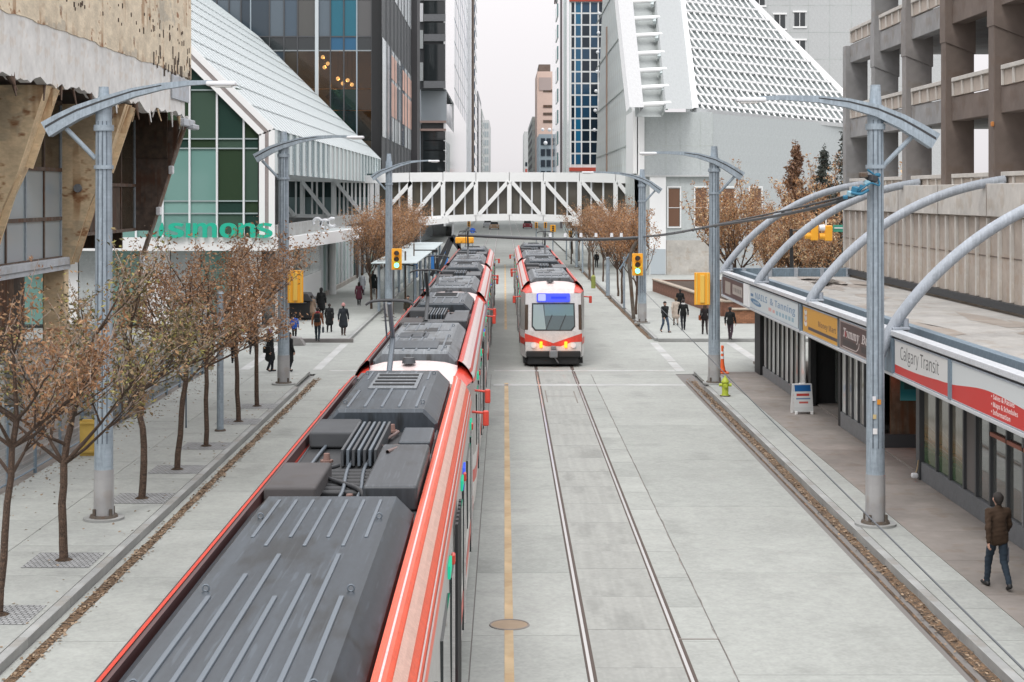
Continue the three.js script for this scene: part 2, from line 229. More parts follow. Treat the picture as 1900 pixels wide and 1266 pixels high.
{ // kerbs in stones about 3 m long
  const kerbs = (name, label, x0, x1, z0, z1, seed) => { const k = tag(new THREE.Group(), label, null, null, 'structure'); k.name = numbered(name); scene.add(k); const g = [3.0, 2.4].map((l) => boxUV(join([rb(x1 - x0, 0.3, l - 0.012, 0.012)]))); const r = rng(seed); for (let z = z0; z < z1;) { const i = r() < 0.6 ? 0 : 1, l = [3.0, 2.4][i]; shared('kerb_stone', g[i], M.kerb, k, [(x0 + x1) / 2, 0 + (r() - 0.5) * 0.006, -z - l / 2]); z += l; } };
  kerbs('kerb', 'left kerb beside the tram street', KL - 0.16, KL, 17, 57, 1); kerbs('kerb', 'right kerb in front of the transit shops', KR - 0.14, KR + 0.02, 17, 57, 2);
  struct('kerb', [rspan(KL - 0.16, KL, -0.1, 0.147, -76.4, -190, 0.01), span(-12, KL, -0.1, 0.145, -76.1, -76.35), rspan(KR - 0.14, KR + 0.02, -0.1, 0.147, -76.4, -190, 0.01), span(KR, 34, -0.1, 0.145, -76.1, -76.35), span(-60, -12.2, -0.1, 0.145, -76.1, -76.35)], M.kerb, 'kerb beyond the cross street');
  struct('corner_kerb', [span(KL - 3.9, KL - 0.17, -0.1, 0.14, -61.9, -62.15), span(KR + 0.03, 13.5, -0.1, 0.14, -61.9, -62.15), span(-60, KL - 4, -0.1, 0.14, -61.9, -62.15)], M.kerb, 'kerb on the near side of the cross street');
}
{ // pavements in slabs
  const slabs = (name, label, x0, x1, nx, z0, z1, len, mats, seed, tint) => {
    const g = tag(new THREE.Group(), label, null, null, 'structure'); g.name = numbered(name); scene.add(g); const r = rng(seed);
    mesh('joint_bed', [sheet(x0, x1, -z0, -z1, 0.136)], M.joint, g);
    const w = (x1 - x0) / nx;
    for (let i = 0; i < nx; i++) for (let z = z0; z < z1 - 0.01; z += len) { const e = Math.min(z1, z + len); const s = join([span(x0 + i * w + 0.007, x0 + (i + 1) * w - 0.007, 0.05, 0.15 + (r() - 0.5) * 0.003, -z - 0.006, -e + 0.006)]); boxUV(s, r() * 40, r() * 40); shared('paving_slab', s, mats[Math.floor(r() * mats.length)], g); }
  };
  slabs('pavement', 'light concrete pavement on the left with street trees', -11.4, KL - 0.165, 2, 19, 61.9, 2.45, [M.walk, M.walkB, M.walk], 31);
  slabs('pavement', 'light concrete edge of the right pavement', KR + 0.025, 8.15, 1, 17, 61.9, 1.9, [M.walk, M.walkB], 32);
  slabs('pavement', 'brown paving under the shop canopy', 8.15, 13.2, 2, 17, 61.9, 2.6, [M.dirty, M.dirtyB, M.dirtyB], 33);  // brown slabs from the pale edge strip to the shops
  struct('pavement', [sheet(-12.2, KL - 0.165, -76.36, -700, 0.15)], M.walk, 'pavement beyond the cross street on the left');
  struct('pavement', [sheet(KR + 0.025, 34, -76.36, -137, 0.15), sheet(KR + 0.025, 12.6, -137, -700, 0.15)], M.walk, 'pavement and forecourt beyond the cross street on the right');
  struct('terrain', [sheet(-60, -11.42, -20, -61.9, 0.02)], M.dirtyB, 'bare building ground behind the fence');
}

// ================================================================ left: derelict building with bracketed overhang
{
  const b = thing('derelict_building', 'derelict concrete building with peeling cream overhang on tan brackets at left', 'building');
  const X = -12.5, Z0 = -30, Z1 = -64.5;
  // overhang face: upper cream render and lower bare band, with a ragged lower edge
  const face = (y0, y1, x, zA, zB, mat, name, rag, seed) => {
    const r = rng(seed), n = 110, top = [], bot = []; let w = 0;
    for (let i = 0; i <= n; i++) { w = w * 0.6 + (r() - 0.5) * rag; const z = zA + (zB - zA) * i / n; top.push(V(x, y1, z)); bot.push(V(x, y0 + w, z)); }
    const back = (a) => a.map((p) => p.clone().add(V(-0.28, 0, 0)));
    return mesh(name, [loft([bot, top]), loft([back(bot), bot]), loft([top, back(top)]), loft([back(top), back(bot)])], mat, b);
  };
  face(11.55, 20, X, Z0, Z1, M.peel, 'cream_render', 0.07, 3);
  face(9.98, 11.62, X - 0.02, Z0, Z1 + 1.2, M.peelLow, 'bare_band', 0.2, 4);
  mesh('fascia_end', [span(X - 14, X - 0.29, 10.4, 20, Z1 + 0.02, Z1 - 0.0), span(X - 14, X - 0.3, 10.3, 10.6, Z0, Z1)], M.rustDark, b);
  { const r = rng(41), g = []; // bolt holes and spalled pockets in the render
    for (let i = 0; i < 46; i++) { const u = r(), z = -42 - u * 21.5, y = 12.35 + (r() - 0.5) * 0.25 + (i % 2) * 0.42 + u * 0.5, s = 0.05 + r() * 0.07; g.push(rb(0.03, s * (1 + r()), s, 0.01, X + 0.006, y, z)); }
    for (let i = 0; i < 40; i++) { const z = -57.5 - r() * 6.9, y = 11.5 + Math.pow(r(), 2) * 1.6, s = 0.08 + r() * 0.16; g.push(rb(0.03, s * (1.4 + r()), s * 0.7, 0.012, X + 0.004, y, z)); }
    for (let i = 0; i < 14; i++) { const z = -60 - r() * 4.4; g.push(rb(0.03, 0.25 + r() * 0.5, 0.06 + r() * 0.1, 0.012, X + 0.004, 17 + r() * 2.6 - 1.6, z)); }
    mesh('spalled_pocket', g, M.rustDark, b); }
  { const r = rng(43); for (let k = 0; k < 26; k++) { const z = -40 - r() * 24, y = 9.8 + (r() - 0.5) * 0.2; mesh('hanging_debris', [rod(V(X - 0.1, y + 0.25, z), V(X - 0.1 + (r() - 0.3) * 0.3, y - 0.05 - r() * 0.35, z + (r() - 0.5) * 0.7), 0.04 + r() * 0.06, 0.02, 5)], [M.peelLow, M.rustFrame, M.tan][k % 3], b); } }
  each('torn_panel', [rb(0.22, 0.3, 2.2, 0.05, X + 0.02, 9.75, -63.6), rb(0.3, 0.2, 1.2, 0.05, X + 0.12, 9.62, -64.2), rb(0.06, 0.9, 3.2, 0.02, X + 0.03, 11.0, -62.2)], std([0.52, 0.56, 0.60], { map: tWear }), b);
  // tapered brackets
  const bracket = (z, w) => {
    const f = (y) => X - 0.1 - (9.95 - y) * 0.33 - (y < 7.6 ? 0.12 : 0);   // outer edge
    const s = [];
    const ys = [9.95, 9.0, 8.3, 7.75, 7.6, 6.6, 5.6, 4.9, 4.6];
    for (const y of ys) { const t = (y - 4.6) / 5.35, o = f(y), inn = -15.6, h = w * lerp(0.55, 1, t) * (Math.abs(y - 7.65) < 0.1 ? 1.06 : 1); s.push([V(o, y, z + h), V(o, y, z - h), V(inn, y, z - h), V(inn, y, z + h)]); }
    const br = mesh('bracket', [loft(s, true)], M.tan, b);
    mesh('bracket_shaft', [rb(0.75, 4.6, w * 1.1, 0.06, -15.05, 2.3, z)], M.tan, br);
    each('bracket_rib', [beam(V(f(9.9) + 0.05, 9.9, z - w * 0.45), V(f(7.7) + 0.05, 7.7, z - w * 0.36), 0.1, 0.28), beam(V(f(7.5) + 0.05, 7.5, z + w * 0.3), V(f(4.7) + 0.05, 4.7, z + w * 0.2), 0.1, 0.26)], M.tan, br);
    mesh('hinge_plate', [new THREE.CylinderGeometry(0.14, 0.14, 0.1, 12).rotateX(Math.PI / 2).translate(f(7.2) - 0.55, 7.15, z + w + 0.0)], M.midGrey, br);
  };
  bracket(-44.9, 0.52); bracket(-54.2, 0.5); bracket(-35.5, 0.52);
  // sloping glazing between the brackets, with rusty transoms and mullions
  const gx = (y) => -14.7;
  const bays = [[-36.2, -44.2, 4.75, [M.glassGrey, M.glassBrown]], [-45.6, -53.5, 4.85, [M.glassGrey, M.glassGrey, M.glassBrown]], [-54.9, -64.2, 5.55, [M.glassBrown, M.rustDark, M.glassBrown]]];
  const rust = rng(47);
  for (const [za, zb, yb, mats] of bays) {
    const n = 4, rows = yb > 5 ? [yb, 7.3, 9.95] : [yb, 6.15, 7.75, 9.95];
    for (let i = 0; i < n; i++) for (let j = 0; j + 1 < rows.length; j++) { const a = za + (zb - za) * i / n - 0.06, c = za + (zb - za) * (i + 1) / n + 0.06, y0 = rows[j] + 0.05, y1 = rows[j + 1] - 0.05; mesh('window_pane', [quadGeo([[V(gx(y0), y0, a), V(gx(y0), y0, c), V(gx(y1), y1, c), V(gx(y1), y1, a)]])], mats[Math.floor(rust() * mats.length * (j === rows.length - 2 ? 0.999 : 0.7)) + (j === rows.length - 2 ? 0 : 0)] ?? M.glassBrown, b); }
    for (const y of rows) mesh('transom', [beam(V(gx(y), y, za), V(gx(y), y, zb), 0.12, 0.12)], M.rustFrame, b);
    for (let i = 0; i <= n; i++) { const z = za + (zb - za) * i / n; mesh('mullion', [beam(V(gx(yb), yb, z), V(gx(9.95), 9.95, z), 0.1, 0.09)], i % 2 ? M.rustFrame : std([0.36, 0.40, 0.43], { map: tGalv }), b); }
  }
  mesh('slab_edge', [span(-14.55, -30, 4.45, 4.78, -30, -54.2), rspan(-14.5, -14.7, 4.6, 4.86, -30, -54, 0.03)], std([0.50, 0.53, 0.56], { map: tWear }), b);
  // sloping end frame and its braces
  each('end_pipe', [rod(V(-12.75, 9.75, -64.5), V(-13.35, 7.95, -64.5), 0.11), rod(V(-13.35, 7.9, -64.5), V(-13.85, 6.3, -64.5), 0.11), rod(V(-13.85, 6.25, -64.5), V(-14.5, 4.3, -64.5), 0.10), rod(V(-14.5, 4.4, -64.5), V(-14.55, 3.3, -64.5), 0.09)], std([0.42, 0.37, 0.34], { map: tRust }), b);
  mesh('end_web', [prism([[-14.72, 5.5], [-14.1, 5.5], [-13.85, 6.3], [-13.35, 7.9], [-12.85, 9.9], [-14.72, 9.9]], 0.1).translate(0, 0, -64.45)], std([0.16, 0.12, 0.10], { map: tRust }), b);
  for (const [x, y] of [[-13.35, 7.92], [-13.85, 6.28], [-14.5, 4.35]]) mesh('pipe_collar', [rb(0.2, 0.34, 0.26, 0.05, x + 0.06, y, -64.45)], M.lampWhite, b);
  mesh('interior_wall', [span(-19.2, -19, 0, 10.4, -30, -64), span(-30, -13.4, 8.4, 10.3, -64.2, -64.35), span(-19, -15.2, 4.8, 8.4, -64.2, -64.35)], M.rustDark, b);
  mesh('ground_wall', [span(-17.2, -17, 0, 4.4, -30, -56)], std([0.30, 0.20, 0.14], { map: tRust }), b);
  for (let i = 0; i < 7; i++) mesh('doorway', [span(-16.99, -16.97, 0.2, 2.6, -33 - i * 3.1, -34.1 - i * 3.1)], M.dark, b);
  mesh('roof_slab', [span(-40, X - 0.3, 19.7, 20, Z0, Z1)], M.greyC, b);
}
// ================================================================ left: glass store with 45 degree roof
{
  const s = thing('glass_store', 'glass fronted department store with steep pale ribbed roof beyond the cross street', 'building');
  const z0 = -84.5, z1 = -157, xe = -12, ye = 10.35, len = 21;            // eave at xe, roof climbs at 45 degrees
  const xr = xe - len, yr = ye + len;
  const roofM = phys([0.43, 0.485, 0.495], { roughness: 0.6, transmission: 0.4, thickness: 0 }), rib = std([0.52, 0.57, 0.575], { roughness: 0.5 });
  // sloping roof slab with a slightly flatter top
  const prof = [[xe, ye], [xe - 12, ye + 12], [xe - 18, ye + 16.6], [xr - 6, ye + 20]];
  const P = (k, z, up = 0) => V(prof[k][0] + up * 0.7, prof[k][1] + up * 0.7, z);
  for (let k = 0; k < 3; k++) mesh('roof', [quadGeo([[P(k, z0), P(k, z1), P(k + 1, z1), P(k + 1, z0)]])], roofM, s);
  for (let i = 0; i <= 44; i++) { const z = z0 + (z1 - z0) * i / 44; const g = []; for (let k = 0; k < 3; k++) g.push(beam(P(k, z, 0.02), P(k + 1, z, 0.02), 0.16, 0.05)); mesh('roof_rib', g, rib, s); }
  for (let k = 1; k < 12; k++) { const a = k * 1.25; if (a < 12) mesh('roof_purlin', [beam(V(xe - a + 0.02, ye + a + 0.02, z0), V(xe - a + 0.02, ye + a + 0.02, z1), 0.07, 0.05)], rib, s); }
  // eave wall: vertical fins, white beam below
  const fin = std([0.55, 0.62, 0.62], { roughness: 0.5 });
  for (let i = 0; i <= 24; i++) { const z = z0 - 0.7 + (z1 - z0 + 0.9) * i / 24; mesh('eave_fin', [span(xe - 0.115, xe - 0.04, 8.05, ye + 0.04, z - 0.55, z + 0.55)], fin, s); }
  for (let i = 0; i < 11; i++) { const a = z0 - 0.6 + (z1 - z0 + 0.6) * i / 11, c = z0 - 0.6 + (z1 - z0 + 0.6) * (i + 1) / 11; mesh('eave_pane', [span(xe - 0.14, xe - 0.12, 8.05, ye, a, c)], i > 3 && i < 8 ? M.paleWall2 : phys([0.17, 0.24, 0.26], { roughness: 0.15 }), s); }
  // gable end: frame, mullions, panes
  const gz = z0, gl = -26;
  const sl = (x) => ye + (xe - x);                                    // roof line above x
  const frame = (o, w, mat, zz) => mesh('gable_frame', [beam(V(xe - o, 4.4, zz), V(xe - o, ye - o * 0.42, zz), w, 0.3), beam(V(xe - o, ye - o * 0.42, zz), V(xe - 12 - o * 0.72, ye + 12 - o * 0.72 - o * 0.0, zz), w, 0.3)], mat, s);
  frame(0.12, 0.2, M.white0, gz + 0.3); frame(0.37, 0.26, std([0.34, 0.30, 0.29], { map: tFine }), gz + 0.22); frame(0.62, 0.2, M.white0, gz + 0.3);
  const cols = [-12.85, -13.62, -15.02, -16.45, -17.85, -19.25, -20.7, -22.1, -23.5], rowsY = [4.6, 5.95, 6.6, 9.35, 9.85, 12.4, 15, 18];
  const gm = [M.glassTeal, phys([0.20, 0.36, 0.325], { roughness: 0.1 }), M.glassGreen, phys([0.035, 0.06, 0.035], { roughness: 0.05 }), phys([0.06, 0.10, 0.075], { roughness: 0.05 })];  // dark green tints stand in for reflected trees
  for (let i = 0; i + 1 < cols.length; i++) for (let j = 0; j + 1 < rowsY.length; j++) {
    const xa = cols[i] - 0.04, xb = cols[i + 1] + 0.04, y0 = rowsY[j] + 0.03, ya = Math.min(rowsY[j + 1] - 0.03, sl(xa) - 0.6), yb2 = Math.min(rowsY[j + 1] - 0.03, sl(xb) - 0.6);
    if (Math.max(ya, yb2) <= y0 + 0.05) continue;
    const teal = cols[i] <= -15.0 && rowsY[j] < 9; const m = teal ? gm[j % 2] : gm[2 + (i * 2 + j) % 3];
    mesh('window_pane', [quadGeo([[V(xb, y0, gz), V(xa, y0, gz), V(xa, Math.max(ya, y0), gz), V(xb, Math.max(yb2, y0), gz)]])], m, s);
  }
  for (const x of cols.slice(1)) mesh('mullion', [span(x - 0.05, x + 0.05, 4.5, sl(x) - 0.6, gz + 0.12, gz - 0.04)], M.lampWhite, s);
  for (const y of rowsY.slice(1)) { const xl = Math.min(-12.9, xe - Math.max(0, y + 0.8 - ye)); mesh('transom', [span(gl, xl, y - 0.035, y + 0.035, gz + 0.08, gz - 0.04)], std([0.30, 0.36, 0.36]), s); }
  mesh('interior', [span(-27, -12.6, 0.2, 11, gz - 0.35, gz - 0.4)], M.dark, s);
  for (let i = 0; i < 8; i++) { const x = -12.7 - i * 1.6; mesh(i % 3 === 1 ? 'front_window' : 'front_panel', [span(x - 0.03, x - 1.57, 0.15, 4.0, gz - 0.1, gz - 0.2)], [M.white0, M.glassTeal, M.paleWall][i % 3], s); }
  // white canopy band: straight across the front, then swinging out along the street
  const C = [[-26, -83.4], [-11.9, -83.4], [-11.55, -83.6], [-11.3, -84.2], [-10.6, -92], [-9.9, -101], [-9.35, -108], [-8.95, -113], [-9.05, -113.8], [-12, -114.4]];
  const cn = (y, o = 0) => C.map(([x, z], i) => V(x - o * (i > 2 ? 1 : 0), y, z - o * (i <= 2 ? 1 : 0)));
  mesh('canopy_fascia', [loft([cn(4.03), cn(4.72)]), loft([cn(4.03, 0.3), cn(4.03)]), loft([cn(4.72), cn(4.72, 0.3)]), loft([cn(4.72, 0.3), cn(4.03, 0.3)])], M.white0, s);
  mesh('canopy_top', [quadGeo([[V(-26, 4.6, -83.5), V(-11.9, 4.6, -83.5), V(-11.9, 4.6, -92), V(-26, 4.6, -92)], [V(-12.1, 4.6, -84), V(-11.4, 4.6, -84.4), V(-9.1, 4.6, -113.5), V(-12.1, 4.6, -114)]]), quadGeo([[V(-12.1, 4.1, -84), V(-12.1, 4.1, -114), V(-9.1, 4.1, -113.5), V(-11.4, 4.1, -84.4)], [V(-26, 4.1, -83.5), V(-26, 4.1, -92), V(-11.9, 4.1, -92), V(-11.9, 4.1, -83.5)]])], std([0.60, 0.64, 0.63], { map: tFine }), s);
  mesh('emblem', [-0.5, 0, 0.5].map((k) => { const g = new THREE.TorusGeometry(0.24, 0.09, 6, 14, Math.PI * 1.5); return g.rotateZ(k * 2).translate(-10.9 + k * 0.9, 5.15 + Math.abs(k) * 0.2, -98); }).concat([rod(V(-11.1, 4.6, -98), V(-11.0, 5.0, -98), 0.07), rod(V(-10.7, 4.6, -98), V(-10.8, 5.0, -98), 0.07)]), M.lampWhite, s);
  mesh('grey_band', [span(-11.98, -12.2, 4.6, 5.32, -85, -155)], std([0.42, 0.43, 0.42], { map: tWear }), s);
  // street front under the canopy
  const gz0 = -86;
  const wall = [['white0', -86, -92, 0.15, 4.1], ['glassGreen', -92, -94.5, 1.9, 4.1], ['white0', -92, -94.5, 0.15, 1.9], ['glassGreen', -94.5, -100, 2.0, 4.1], ['white0', -94.5, -106, 0.15, 2.0], ['glassGrey', -100, -106, 2.0, 4.1]];
  for (const [m, a, c, y0, y1] of wall) mesh(m.startsWith('glass') ? 'shop_window' : 'wall_panel', [span(-12.02, -12.2, y0, y1, a - 0.03, c + 0.03)], M[m], s);
  for (let i = 0; i < 9; i++) { const a = -106.6 - i * 2.6; mesh('shop_window', [span(-12.05, -12.15, 0.45, 4.0, a, a - 2.4)], [M.glassTeal, M.glassGreen, phys([0.02, 0.12, 0.10], { roughness: 0.08 })][i % 3], s); mesh('window_post', [span(-11.95, -12.2, 0.15, 4.1, a + 0.08, a - 0.0)], M.lampWhite, s); }
  mesh('plinth', [span(-11.9, -12.3, 0.15, 0.45, -84.6, -130)], std([0.36, 0.33, 0.30], { map: tWear }), s);
  mesh('column', [cyl(0.3, 0.3, 3.95, 16, -11.75, 0.15, -110)], M.white0, s);
  mesh('entrance', [span(-12.0, -12.3, 0.15, 4.4, -130, -150)], M.dark, s); for (let i = 0; i < 8; i++) mesh('door_post', [span(-11.9, -12.0, 0.15, 3.6, -131 - i * 2.4, -131.2 - i * 2.4)], i % 2 ? M.paleWall : M.rustFrame, s);
  mesh('back_wall', [span(-33, -32.8, 0, 25, z0, z1), span(-33, -12.3, 0, 10, z1, z1 - 0.2)], M.greyC, s);
  // white truss storey showing beside the bridge
  const tz = -141, T = (px, py) => at(px, py, 141);
  mesh('upper_glazing', [quadGeo([[T(528, 402), T(694, 402), T(694, 322), T(528, 322)]]).translate(0, 0, -0.5)], phys([0.05, 0.085, 0.085], { roughness: 0.1 }), s);
  mesh('lower_glazing', [quadGeo([[T(528, 402), T(694, 402), T(694, 366), T(528, 366)]]).translate(0, 0, -0.3)], phys([0.20, 0.28, 0.28], { roughness: 0.15 }), s);
  mesh('top_chord', [beam(T(528, 329), T(700, 333), 0.5, 0.68)], M.white0, s); mesh('bottom_chord', [beam(T(524, 400), T(700, 403), 0.45, 0.3)], M.white0, s);
  for (const x of [549, 564, 579, 588, 600, 616, 630, 638, 645, 653, 660, 668, 676, 684]) mesh('truss_fin', [beam(T(x, 336), T(x, 401), 0.14, 0.16)], M.white0, s);
  for (const x of [560, 621, 690]) mesh('truss_post', [beam(T(x, 336), T(x, 401), 0.3, 0.3)], M.white0, s);
  mesh('truss_diagonal', [beam(T(562, 338), T(612, 401), 0.34, 0.3).translate(0, 0, 0.3)], M.white0, s); mesh('truss_diagonal', [beam(T(624, 338), T(676, 401), 0.34, 0.3).translate(0, 0, 0.3)], M.white0, s); mesh('truss_diagonal', [beam(T(530, 380), T(548, 401), 0.34, 0.3).translate(0, 0, 0.3)], M.white0, s);
}
const fontB = await new FontLoader().loadAsync('fonts/droid/droid_sans_bold.typeface.json');
const fontS = await new FontLoader().loadAsync('fonts/droid/droid_sans_regular.typeface.json');
{ // green letters standing on the canopy
  const g = thing('store_sign', 'green lowercase store letters standing on the white canopy', 'sign', [0, 0, 0]);
  const green = std([0.02, 0.45, 0.30], { roughness: 0.4 });
  const word = [['s', 313], ['i', 345.5], ['m', 358.5], ['o', 408], ['n', 443], ['s', 477]];
  for (const [ch, px] of word) {
    const t = new TextGeometry(ch, { font: fontB, size: 1.02, depth: 0.14, curveSegments: 6, bevelEnabled: false }); let q = t;
    if (ch === 'i') q = new THREE.BoxGeometry(0.22, 0.78, 0.14).translate(0.11, 0.39, 0.07);
    q.computeBoundingBox(); const w = q.boundingBox.max.x - q.boundingBox.min.x; q.translate(-q.boundingBox.min.x, 0, 0); q.scale(ch === 'i' ? 1 : { s: 0.80, m: 1.22, o: 0.90, n: 0.86 }[ch] / w, 0.96, 1);
    const p = at(px, 441, 83.3); q.translate(p.x, 4.72, p.z); mesh('letter', [q], green, g);
  }
  const leaf = (dx, rz, k) => { const s = new THREE.Shape(); s.moveTo(0, 0); s.quadraticCurveTo(0.24, 0.34, 0, 0.78); s.quadraticCurveTo(-0.24, 0.34, 0, 0); return new THREE.ExtrudeGeometry(s, { depth: 0.12, bevelEnabled: false }).scale(k, k, 1).rotateZ(rz).translate(dx, 0, 0); };
  const p = at(298, 441, 83.3); mesh('leaf_mark', [leaf(0.05, -0.12, 1), leaf(-0.2, 0.5, 0.75), leaf(0.24, -0.6, 0.6)].map((q) => q.translate(p.x - 0.05, 4.73, p.z)), green, g);
  const h = thing('hanging_sign', 'small green curved sign hanging under the far end of the canopy', 'sign'); mesh('sign_arc', [new THREE.TorusGeometry(0.32, 0.09, 8, 18, Math.PI * 1.15).rotateZ(Math.PI * 0.95).translate(-9.3, 4.0, -113.2)], green, h); mesh('hanger', [rod(V(-9.3, 3.7, -113.2), V(-9.3, 0.15, -113.2), 0.06)], std([0.45, 0.62, 0.55]), h);
}

const gloss = phys([0.80, 0.82, 0.82], { roughness: 0.12, clearcoat: 1, clearcoatRoughness: 0.05 }), glossPale = phys([0.66, 0.72, 0.71], { roughness: 0.15, clearcoat: 1, clearcoatRoughness: 0.06 });

// ================================================================ left: dark glass tower, boxed block and the receding row
const lampGlow = new THREE.MeshStandardMaterial({ color: 0xffc680, emissive: new THREE.Color(1.0, 0.52, 0.2), emissiveIntensity: 2.6, roughness: 0.5 });
{
  const d = 159, k = d / FL, Xp = (px) => (px - VX) * k, Yp = (py) => H - (py - VY) * k;
  const t = thing('glass_tower', 'dark glass tower with warm pendant lamps behind its panes, rising over the ribbed roof', 'building');
  const cols = [330, 355, 380, 402, 425, 447, 465, 500, 527, 552, 588, 613, 638, 662, 690], rows = [330, 262, 205, 165, 94, 68, 0, -70, -140];
  const upper = [phys([0.065, 0.095, 0.125], { roughness: 0.05 }), phys([0.04, 0.058, 0.075], { roughness: 0.05 }), phys([0.10, 0.13, 0.155], { roughness: 0.07 }), phys([0.085, 0.085, 0.08], { roughness: 0.05 })], cyan = phys([0.015, 0.12, 0.17], { roughness: 0.07 }), mixed = phys([0.10, 0.10, 0.10], { roughness: 0.1 });  // pane tints vary in place of real reflections
  const clearTeal = phys([0.20, 0.52, 0.58], { roughness: 0.02, transmission: 1, thickness: 0 }), clear = phys([0.55, 0.56, 0.52], { roughness: 0.02, transmission: 1, thickness: 0 });
  const r = rng(61);
  for (let i = 0; i + 1 < cols.length; i++) for (let j = 0; j + 1 < rows.length; j++) {
    const yb = Math.max(rows[j + 1], -140), lit = i >= 9 && rows[j] <= 262 && rows[j] > 94;
    let m = rows[j + 1] < 68 ? (i >= 11 && i <= 12 ? cyan : i === 13 ? mixed : upper[Math.floor(r() * 4)]) : rows[j] === 94 ? (i >= 11 && i <= 12 ? M.glassBlue : M.glassDark) : lit ? (i >= 11 && i <= 12 && rows[j] >= 205 ? clearTeal : clear) : i >= 8 ? M.glassBrown : upper[1];
    mesh('window_pane', [span(Xp(cols[i]) + 0.05, Xp(cols[i + 1]) - 0.05, Yp(rows[j]) + 0.03, Yp(yb) - 0.03, -d, -d - 0.04)], m, t);
  }
  for (const c of cols) mesh('mullion', [span(Xp(c) - (c === 588 ? 0.17 : 0.06), Xp(c) + (c === 588 ? 0.17 : 0.06), -0.0, Yp(-140), -d + (c === 588 ? 0.25 : 0.1), -d - 0.1)], c === 588 ? std([0.50, 0.55, 0.57]) : c === 662 || c === 465 ? std([0.30, 0.36, 0.40]) : M.charcoal, t);
  for (const y of [94, 68, -70]) mesh('transom', [span(Xp(330), Xp(690), Yp(y) - 0.06, Yp(y) + 0.06, -d + 0.08, -d - 0.1)], y === 94 ? std([0.25, 0.28, 0.29]) : M.charcoal, t);
  mesh('corner_pier', [span(Xp(690) + 0.01, -12.06, 0, 60, -d + 0.3, -d - 3)], M.black, t);
  // the room behind the lower panes
  mesh('room', [span(Xp(545), Xp(694), Yp(262) - 0.1, Yp(262), -d - 0.2, -d - 8), span(Xp(545), Xp(694), Yp(70), Yp(68), -d - 0.2, -d - 8), span(Xp(520), Xp(694), Yp(262), Yp(68), -d - 8, -d - 8.2)], std([0.30, 0.22, 0.14]), t);
  mesh('stair', [beam(at(612, 172, d + 3), at(690, 262, d + 3), 0.5, 1.2), beam(at(620, 165, d + 2.5), at(672, 232, d + 2.5), 0.1, 0.25)], M.rustFrame, t);
  mesh('core', [span(Xp(330), Xp(690), 0, 60, -d - 9, -d - 45)], M.dark, t);
  [[599, 106], [608, 118], [602, 125], [627, 146], [645, 149], [636, 155], [653, 157]].forEach(([x, y], i) => { const l = thing('pendant_lamp', ['topmost globe lamp behind the dark tower glass', 'second globe lamp below the topmost one', 'third globe lamp at the foot of the upper cluster', 'leftmost globe lamp of the lower row of four', 'third globe lamp of the lower row of four', 'second globe lamp of the lower row of four', 'rightmost globe lamp of the lower row of four'][i], 'lamp', [0, 0, 0], 0, 'pendant lamps in the dark tower'); const p = at(x, y, d + 2); mesh('globe', [new THREE.SphereGeometry(0.2, 12, 8).translate(p.x, p.y, p.z)], lampGlow, l); mesh('cord', [rod(p, V(p.x, Yp(70), p.z), 0.015)], M.black, l); if (i === 1 || i === 5) { const pl = new THREE.PointLight(0xffb870, 30); pl.position.copy(p); l.add(pl); } });
  // street side: charcoal cladding cut by slanted panels, reflections painted as their colours
  const W = -12, sd = (px) => 12 * FL / (VX - px), Q = (px, py) => { const dd = sd(px); return V(W, H - (py - VY) * dd / FL, -dd); };
  mesh('side_wall', [quadGeo([[Q(708, 560), Q(764, 520), Q(764, -200), Q(708, -200)]])], M.charcoal, t);
  const band = (a, n, f0, f1, mats, off) => { for (let i = 0; i < n; i++) { const z0 = lerp(a[0], a[1], i / n) + 0.25, z1 = lerp(a[0], a[1], (i + 1) / n) - 0.25; const P4 = [[z0, f0(z0)], [z1, f0(z1)], [z1, f1(z1)], [z0, f1(z0)]].map(([dd, y]) => V(W + off, y, -dd)); if (P4[2].y > P4[1].y) mesh('reflection_panel', [quadGeo([P4])], mats[i % mats.length], t); } };
  const top1 = (dd) => lerp(Q(708, 68).y, Q(762, 142).y, (dd - sd(708)) / (sd(762) - sd(708)));
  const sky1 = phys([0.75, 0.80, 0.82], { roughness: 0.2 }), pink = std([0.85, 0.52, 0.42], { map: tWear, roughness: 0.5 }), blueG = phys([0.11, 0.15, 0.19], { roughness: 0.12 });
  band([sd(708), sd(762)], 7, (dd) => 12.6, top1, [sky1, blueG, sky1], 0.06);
  const lev = [[31.0, 27.2], [26.8, 23.2], [22.8, 19.2], [18.8, 15.2]];
  for (const [y1, y0] of lev) for (let i = 0; i < 4; i++) { const a = lerp(sd(724), sd(762), i / 4) + 0.5, c = lerp(sd(724), sd(762), (i + 1) / 4) - 0.5; const yy = (dd) => Math.min(y1, top1(dd) - 0.6); if (yy(a) > y0 + 0.5) mesh('spandrel', [quadGeo([[V(W + 0.1, y0, -a), V(W + 0.1, y0, -c), V(W + 0.1, yy(c), -c), V(W + 0.1, yy(a), -a)]])], (i + Math.round(y1)) % 4 === 0 ? blueG : pink, t); }  // pink panels paint in the reflection of a brick building
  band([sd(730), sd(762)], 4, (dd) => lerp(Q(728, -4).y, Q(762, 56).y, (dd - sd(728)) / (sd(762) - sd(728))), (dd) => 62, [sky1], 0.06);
  for (let i = 1; i < 9; i++) { const dd = lerp(sd(708), sd(764), i / 9); mesh('side_mullion', [span(W, W + 0.16, 0, 60, -dd - 0.07, -dd + 0.07)], M.midGrey, t); }
  mesh('end_pier', [span(-11.2, -14, 0, 60, -207.5, -214)], std([0.07, 0.068, 0.072], { roughness: 0.7 }), t);
}
